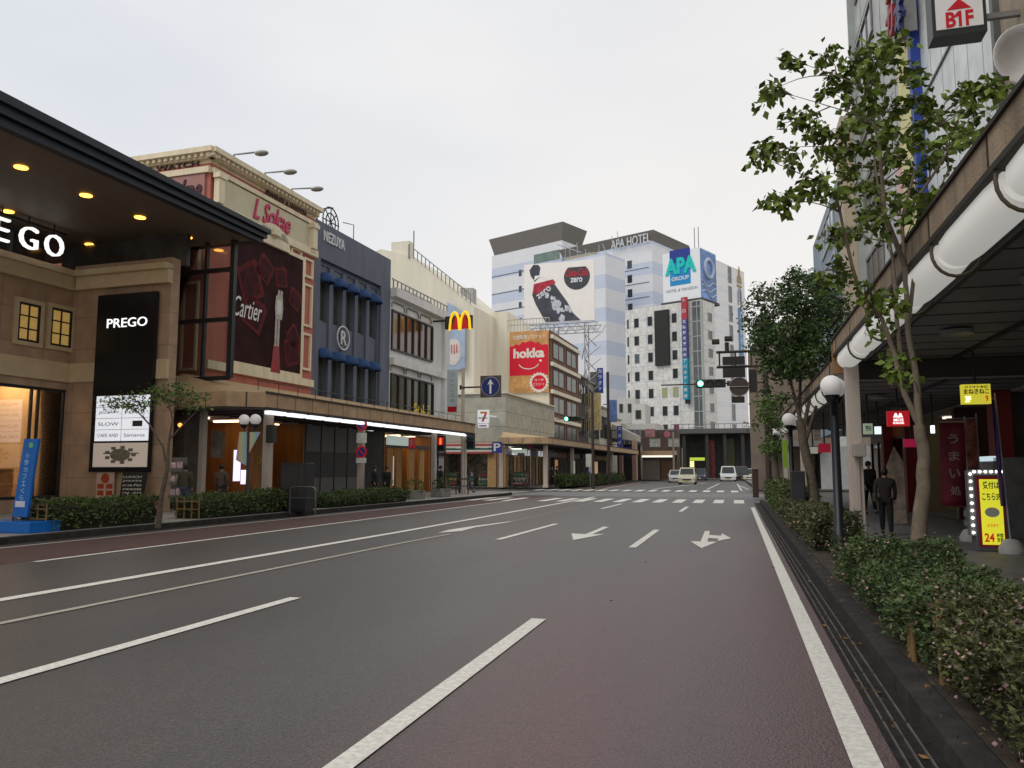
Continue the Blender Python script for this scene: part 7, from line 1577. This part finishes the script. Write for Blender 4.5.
# ---------------- gantry and signals at the junction
gy = 38.6; PX = hit(W, 768, 450, 'y', gy)[0]; GZ = lambda v: hit(W, 740, v, 'y', gy)[2]; GX = lambda u: hit(W, u, 380, 'y', gy)[0]
darkst = mat('gantry_brown', (.045, .033, .028), .6, .2, 4)
t = thing('sign_gantry', 'dark steel gantry pole with two rails and sign backs over the right lane', 'gantry', (PX, gy, .124), W)
o = MB(); o.tube([(PX, gy, .124), (PX, gy, GZ(348))], [.14, .11], 12); o.build('pole', darkst, t)
o = MB()
for v in (351.5, 366.5): o.tube([(GX(717), gy, GZ(v)), (PX+.1, gy, GZ(v))], .065, 8)
for u in (720, 736, 752, 763): o.tube([(GX(u), gy, GZ(351.5)), (GX(u), gy, GZ(366.5))], .04, 6)
o.build('rail', darkst, t)
for i, (u0, u1, v0, v1) in enumerate(((723, 745.5, 356.5, 365), (723, 745.5, 368, 377.5), (749, 757, 370, 393), (731, 744, 396.5, 403))):
    o = MB(); o.box(GX(u0), GX(u1), gy-.12, gy-.07, GZ(v1), GZ(v0), .01); o.build('sign_back', mat('sign_back_dark', (.022, .018, .018), .6), t)
FG = front_face(gy-.1)
o = MB(); c = ((GX(730)+GX(748))/2, GZ(387)); o.disc(FG, c[0], c[1], .44, 0, .04, 26); o.build('round_sign_back', mat('sign_back_brown', (.055, .04, .035), .6), t)
o = MB()
for k in range(26): a0 = 2*math.pi*k/26; a1 = a0+2*math.pi/26; o.tube([FG.p(c[0]+.43*math.cos(a0), c[1]+.43*math.sin(a0), .04), FG.p(c[0]+.43*math.cos(a1), c[1]+.43*math.sin(a1), .04)], .02, 5)
o.tube([(c[0]-.43, gy-.16, c[1]), (c[0]+.43, gy-.16, c[1])], .03, 6); o.build('sign_rim', grey_metal, t)
o = MB()
for dx in (-.28, .3): o.box(GX(719)+dx, GX(719)+dx+.35, gy-.3, gy+.2, GZ(343)+(.12 if dx > 0 else 0), GZ(339)+(.12 if dx > 0 else 0), .03)
o.tube([(GX(719)+.4, gy, GZ(351)), (GX(719)+.4, gy, GZ(342))], .1, 8); o.build('camera_unit', darkst, t)
# traffic signal
def signal(label, x0, xl, zc, y, xpole, fr=W, rod=True, lamp_r=.135):
    t = thing('traffic_signal', label, 'traffic light', (x0, y, zc), fr, 'traffic signals over the road')
    o = MB(); o.tube([(xl, y, zc), (xpole, y, zc)], .035, 6); o.tube([(x0+1.2, y, zc), (x0+1.45, y, zc)], .12, 8); o.build('arm', darkst, t)
    o = MB(); o.box(x0-.2, x0+1.15, y-.2, y-.05, zc-.2, zc+.2, .05); o.build('housing', mat('signal_housing', (.02, .03, .028), .5), t)
    F = front_face(y-.2)
    for i in range(3):
        xc = x0+i*.42
        o = MB(); o.disc(F, xc, zc, lamp_r, .005, .02, 20); o.build('lens', glow('signal_green', (.05, 1, .55), 3.5) if i == 0 else mat('lens_dark', (.03, .03, .02), .3), t)
        o = MB(); n = 10
        V_ = [F.p(xc+(lamp_r+.02)*math.cos(math.pi*j/n-.15), zc+(lamp_r+.02)*math.sin(math.pi*j/n-.15)*1.0, dd) for dd in (.01, .22) for j in range(n+1)]
        o.add(V_, [(j, j+1, n+2+j, n+1+j) for j in range(n)], True); v_ = o.build('visor', mat('signal_housing', (.02,)*3), t); v_.modifiers.new('s', 'SOLIDIFY').thickness = .012
    # glow core of the lit lamp
    o = MB(); o.ball((x0, y-.23, zc), lamp_r*.72, 12, 8, (1, .35, 1)); o.build('lit_core', glow('signal_core', (.55, 1, .85), 7), t)
    return t
signal('horizontal traffic light showing green on the right gantry', GX(700.5), GX(661), GZ(383), gy, PX)
sy2 = 62.2; a = hit(L, 567, 419, 'y', sy2)
p2_ = hit(L, 608, 420, 'y', sy2+12)
xp = hit(L, 593, 460, 'y', sy2)[0]
t = thing('signal_pole', 'dark signal pole rising through the far walkway edge', 'pole', (xp, sy2, .15), L); o = MB(); o.tube([(xp, sy2, .0), (xp, sy2, 7.6)], [.13, .10], 10); o.build('shaft', darkst, t)
signal('traffic light showing green on the left pole past the side street', a[0], a[0]-.9, a[2], sy2, xp, L, lamp_r=.15)
xq = hit(L, 608.5, 440, 'y', 74)[0]; o = MB(); o.tube([(xq, 74, .15), (xq, 74, hit(L, 608, 372, 'y', 74)[2])], .14, 8); tag(o.build('utility_pole', darkst, None, (xq, 74, .15), L), 'dark tall pole beside the wide pale blue sign', 'pole')
# pedestrian signals far left block
def plate_sign(label, u, v0, v1, y, col, fr=L, w_=.5, grp=None, txt='', rnd=False, post=True):
    q_ = lambda v: hit(fr, u, v, 'y', y); a = q_(v0); b = q_(v1); F = front_face(y)
    t = thing('road_sign', label, 'road sign', (a[0], y, .15), fr, grp); o = MB()
    if rnd: o.disc(F, a[0], (a[2]+b[2])/2, (a[2]-b[2])/2, .05, .09, 20)
    else: o.fbox(F, a[0]-w_/2, a[0]+w_/2, b[2], a[2], .05, .09)
    o.build('plate', col, t)
    if post: o = MB(); o.tube([(a[0], y, .13), (a[0], y, a[2]+.05)], .04, 8); o.build('post', grey_metal, t)
    if txt: text(txt, F, a[0]-w_*.35, a[0]+w_*.35, b[2]+.15, a[2]-.1, .095, white_paint, t, ext=.01, bold=.02)
    return t
plate_sign('blue and white plate on the corner pillar of the convenience store', 497.5, 442, 453, 58.8, mat('sign_blue2', (.03, .05, .25)), w_=.8, txt='P')
plate_sign('white lit notice in front of the store glazing', 519.5, 449, 453, 60.2, glow('notice_store', (.6, .7, .6), .3), w_=1.2, post=False)
plate_sign('dark red round plate hanging before the store', 530.5, 443, 449, 59.9, mat('plate_maroon', (.16, .02, .05), .5), rnd=True)
plate_sign('white sign plate on a post beside the far walkway', 590, 454, 467, 67, mat('plate_white', (.5, .52, .48), .6), w_=.7)
plate_sign('red and white round sign over the far road', 667, 431, 437.5, 100, mat('plate_redwhite', (.35, .12, .16), .5), fr=W, rnd=True, post=False)
plate_sign('white and red rectangular sign over the far road', 650, 429, 437, 100, mat('plate_redgrey', (.30, .16, .17), .5, .5, 3), fr=W, w_=1.2, post=False)
# poles near the far crossing
for u, v1, y, lab, g_ in ((673, 432, 104, 'pale tall pole left of the waiting cars', 'p'), (682, 448, 108, 'thin grey pole behind the waiting cars', 'p')):
    a = hit(W, u, v1, 'y', y); o = MB(); o.tube([(a[0], y, 0), (a[0], y, a[2])], .13 if u < 680 else .07, 8); tag(o.build('lamp_pole', mat('pole_pale', (.26, .24, .2), .6), None, (a[0], y, 0), W), lab, 'pole')
t = thing('road_sign_beam', 'thin horizontal arm carrying the two far red road signs', 'pole', (-8, 100, 5), W); a = hit(W, 640, 430, 'y', 100); b = hit(W, 673, 430, 'y', 100); o = MB(); o.tube([(a[0], 100.1, a[2]), (b[0], 100.1, b[2])], .07, 6); o.build('arm', grey_metal, t)
# items by the right kerb near the junction: dark post box, stand with green banner
a = hit(W, 756, 490, 'y', 46); t = thing('information_pillar', 'dark brown pillar with a cap on the junction island', 'pillar', (a[0], 46, .0), W)
b = hit(W, 759, 467.5, 'y', 46); x0_ = hit(W, 752.5, 480, 'y', 46)[0]; x1_ = hit(W, 758.5, 480, 'y', 46)[0]
o = MB(); o.box(x0_, x1_, 46, 46.35, 0, b[2]-.1, .02); o.build('body', mat('pillar_brown', (.05, .028, .022), .6, .3, 5), t); o = MB(); o.box(x0_-.05, x1_+.05, 45.95, 46.4, b[2]-.1, b[2], .01); o.build('cap', mat('cap_grey', (.22, .2, .18), .6), t)
a = hit(W, 786, 480, 'y', 25.5)
t = thing('green_banner', 'narrow bright green banner beside the dense tree trunk', 'banner', (a[0], 25.5, .13), W)
F9 = front_face(25.5); b0, b1 = hit(W, 783, 468, 'y', 25.5), hit(W, 787.5, 440, 'y', 25.5); o = MB(); o.fbox(F9, b0[0], b1[0], b0[2], b1[2], 0, .02); o.build('cloth', mat('banner_green', (.22, .36, .05), .6), t); o = MB(); o.tube([(b0[0], 25.5, .13), (b0[0], 25.5, b1[2]+.1)], .015, 6); o.build('pole', grey_metal, t)
x0_, x1_ = hit(W, 792, 500, 'y', 21.8)[0], hit(W, 806, 500, 'y', 21.8)[0]; t = thing('utility_cabinet', 'black cabinet standing behind the right hedge near the dense tree', 'cabinet', (x0_, 22, .13), W)
o = MB(); o.box(x0_, x1_, 21.8, 22.4, .13, hit(W, 800, 471, 'y', 21.8)[2], .02); o.build('case', black_metal, t); o = MB(); o.box(x0_+.03, x1_-.03, 21.79, 21.8, .2, 1.2); o.build('door', mat('cabinet_door', (.03,)*3), t)
# ---------------- right trees
yT = 9.3
def TP(u, v, y=yT): a = hit(W, u, v, 'y', y); return (a[0], y, a[2])
cl = []
raw = '792,60 820,55 771,89 764,96 826,91 838,78 860,51 880,48 897,47 868,62 845,66 802,117 793,125 853,102 870,95 885,88 908,73 915,80 828,135 840,128 766,150 757,156 780,148 795,159 813,186 822,178 775,201 782,203 860,182 850,172 871,146 858,150 900,110 915,105 933,102 950,98 966,91 980,90 990,88 922,124 940,118 959,120 972,112 944,146 960,140 973,135 897,157 885,165 904,182 912,175 922,200 930,196 842,233 836,238 864,212 872,205 831,270 843,274 838,150 875,125 890,130 862,120 846,195 880,190 935,160 925,145 905,140 882,307 877,330 889,300 896,357 892,372 870,290 888,112 868,78 884,68 850,90 830,160 815,130 856,232 905,215 893,205 878,225'.split()
for i, s_ in enumerate(raw): u, v = map(float, s_.split(',')); y = yT+random.uniform(-1.0, 1.0); p = TP(u, v, y); cl.append((*p, .17))
trunks = [([TP(915, 600), TP(920, 520), TP(924, 484), TP(924, 450), TP(919, 425)], .082, .056),
          ([TP(919, 425), TP(905, 395), TP(893, 350), TP(882, 318), TP(858, 290, 9.0), TP(845, 235, 8.8), TP(835, 190, 8.7)], .034, .012),
          ([TP(919, 425), TP(917, 380), TP(908, 330), TP(905, 266), TP(902, 220, 9.5), TP(915, 170, 9.7)], .040, .014),
          ([TP(905, 395), TP(897, 320, 9.6), TP(893, 260, 9.8), TP(878, 190, 9.9), TP(870, 120, 10)], .028, .010),
          ([TP(905, 266), TP(885, 215, 9.1), TP(880, 150, 9.0), TP(868, 90, 8.9)], .03, .01),
          ([TP(902, 220, 9.5), TP(930, 180, 9.3), TP(955, 140, 9.1)], .022, .008), ([TP(908, 330), TP(918, 240, 9.5), TP(948, 170, 9.7)], .025, .008)]
tree('slender street tree with large sparse leaves rising before the right walkway roof', TP(915, 600), W, trunks, cl, leaf_mid, bark_pale, .10, 46, .17, None, sq=.75, limb_r=.008, droop=.5, spread=.42, asp=.66)
# dense tree
yD = 22.0; cl = []
rg = random.Random(11)
for k in range(150):
    while True:
        u = rg.uniform(748, 848); v = rg.uniform(272, 402); e_ = ((u-800)/48)**2+((v-325)/52)**2
        if e_ < 1: break
    y = yD+rg.uniform(-1.2, 1.2)*math.sqrt(1-e_*.8); p = TP(u, v, y); cl.append((*p, .30))
for u, v in ((752, 305), (760, 292), (748, 320), (842, 300), (775, 375), (765, 390), (770, 410), (783, 400)): cl.append((*TP(u, v, yD), .25))
tree('dense dark green street tree beyond the globe lamp', TP(816, 520, yD), W, [([TP(818, 522, yD), TP(812, 480, yD), TP(803, 440, yD), TP(800, 420, yD)], .13, .11), ([TP(800, 420, yD), TP(790, 380, yD), TP(782, 340, yD)], .05, .02), ([TP(803, 430, yD), TP(812, 390, yD), TP(815, 340, yD)], .06, .02), ([TP(806, 440, yD), TP(818, 400, 21.6), TP(830, 350, 21.4)], .05, .02), ([TP(800, 420, yD), TP(800, 370, 22.4), TP(798, 330, 22.6)], .05, .02)],
     cl, leaf_dark, bark, .115, 80, .3, None, sq=.7, limb_r=.014)
yG = 31.0; cl = [(*TP(768+rg.uniform(-14, 16), 425+rg.uniform(-32, 28), yG+rg.uniform(-.7, .7)), .28) for k in range(30)]
tree('smaller bright green tree with a leaning trunk near the gantry', TP(779, 495, yG), W, [([TP(779, 497, yG), TP(777, 470, yG), TP(772, 440, yG), TP(770, 410, yG)], .09, .03)], cl, leaf_green, bark, .13, 50, .28, None, limb_r=.02)
# small trees and greenery left far
# ---------------- right hedges
hedge('near abelia hedge with pale pink blossom beside the gutter', W, 1.17, 2.5, 2.0, 5.75, .124, .74, leaf_abelia, .04, 42000, 'flowering hedges along the right kerb', blossom, .09, .14)
hedge('middle abelia hedge around the slender tree trunk', W, 1.14, 2.05, 5.95, 10.9, .124, .60, mat('leaf_abelia_green', (.062, .094, .032), .6, .35, 2.2, island=.55), .045, 26000, 'flowering hedges along the right kerb', blossom, .05, .14)
hedge('far flowering hedge between the globe lamp and the dense tree', W, 1.15, 2.0, 14.6, 22.5, .124, .66, leaf_abelia, .06, 16000, 'flowering hedges along the right kerb', blossom, .07, .14)
hedge('last flowering hedge before the junction on the right', W, 1.15, 2.1, 23.0, 36, .124, .95, leaf_hedge, .09, 9000, 'flowering hedges along the right kerb', blossom, .03, .2)
stakes('bamboo stake fence inside the middle flowering hedge', W, [(1.2, 6.5), (1.2, 6.62)], .5, bam, .124)
stakes('bamboo stake fence at the far end of the near hedge', W, [(1.24, 5.85), (1.33, 5.84)], .54, bam, .124)
# far left hedges beside the second walkway
hz_ = lambda u: hit(L, u, 470, 'x', -15.9)[1]
for u0, u1, lab in ((561, 590, 'low hedge at the corner of the far left block'), (591, 621, 'last low hedge along the far left block')):
    hedge(lab, L, -16.4, -15.5, hz_(u0), hz_(u1), .144, .95, leaf_hedge, .16, 5000, 'low hedges of the far left block', blossom, .0, .2)
# people by the far left block
for u, vt, y, c in ((552, 464, 62.5, blackc), (557, 463, 63.5, dkc)):
    a = hit(L, u, vt, 'y', y); person(('left', 'right')[u > 555]+' of the two dark figures under the far walkway roof', L, a[0], y, .144, 1.65, 80, .3, c, blackc)
# bicycles outside the store
for i, u in enumerate((518, 523)):
    y = 59.9; a = hit(L, u, 480, 'y', y); t = thing('bicycle', ('left', 'right')[i]+' bicycle parked outside the convenience store glazing', 'bicycle', (a[0], y, .144), L, 'bicycles outside the store')
    F = front_face(y)
    for dx in (-.5, .5):
        o = MB(); o.tube([F.p(a[0]+dx+.31*math.cos(k*math.pi/8), .144+.33+.31*math.sin(k*math.pi/8), i*.3) for k in range(17)], .022, 5); o.build('wheel', black_metal, t)
    o = MB(); P_ = lambda x, z: F.p(a[0]+x, .144+z, i*.3)
    for p, q_ in (((-.5, .33), (-.3, .75)), ((-.3, .75), (.3, .7)), ((-.05, .3), (.3, .7)), ((-.05, .3), (-.3, .75)), ((.5, .33), (.35, .95)), ((-.05, .3), (-.5, .33))): o.tube([P_(*p), P_(*q_)], .02, 5)
    o.build('frame', grey_metal, t); o = MB(); o.box(a[0]-.42, a[0]-.2, y-.06-i*.3, y+.06-i*.3, .144+.8, .144+.86, .02); o.build('saddle', black_metal, t); o = MB(); o.tube([P_(.25, 1.0), P_(.42, .97)], .02, 5); o.build('handlebar', grey_metal, t)
# fallen leaves and small clutter
fl = []
for k in range(260):
    y = rng.uniform(2.5, 30); x = rng.choice([rng.normal(.9, .10), rng.normal(1.1, .06), rng.uniform(-1.5, .9)], p=[.55, .35, .10]); fl.append((x, y, .012 if x < .98 else .13))
o = MB(); leaves(o, np.array(fl), .055, .6, 0.0); 
zb_l = [.016 if o.v[4*(i//4)][0] < .98 else .150 for i in range(len(o.v))]; o.v = [(p[0] if zb_l[i] < .1 or p[0] > 1.01 else 1.01, p[1], zb_l[i]+.006*(i % 3)) for i, p in enumerate(o.v)]
lo_ = o.build('fallen_leaves', mat('dry_leaf', (.16, .085, .035), .8, .3, 3, island=.6), None, (0, 0, 0)); tag(lo_, 'small dry brown leaves scattered along the right gutter and kerb', 'leaves', None, 'stuff')
bpy.context.view_layer.update()
for o in bpy.data.objects:
    if '_b' in o: del o['_b']
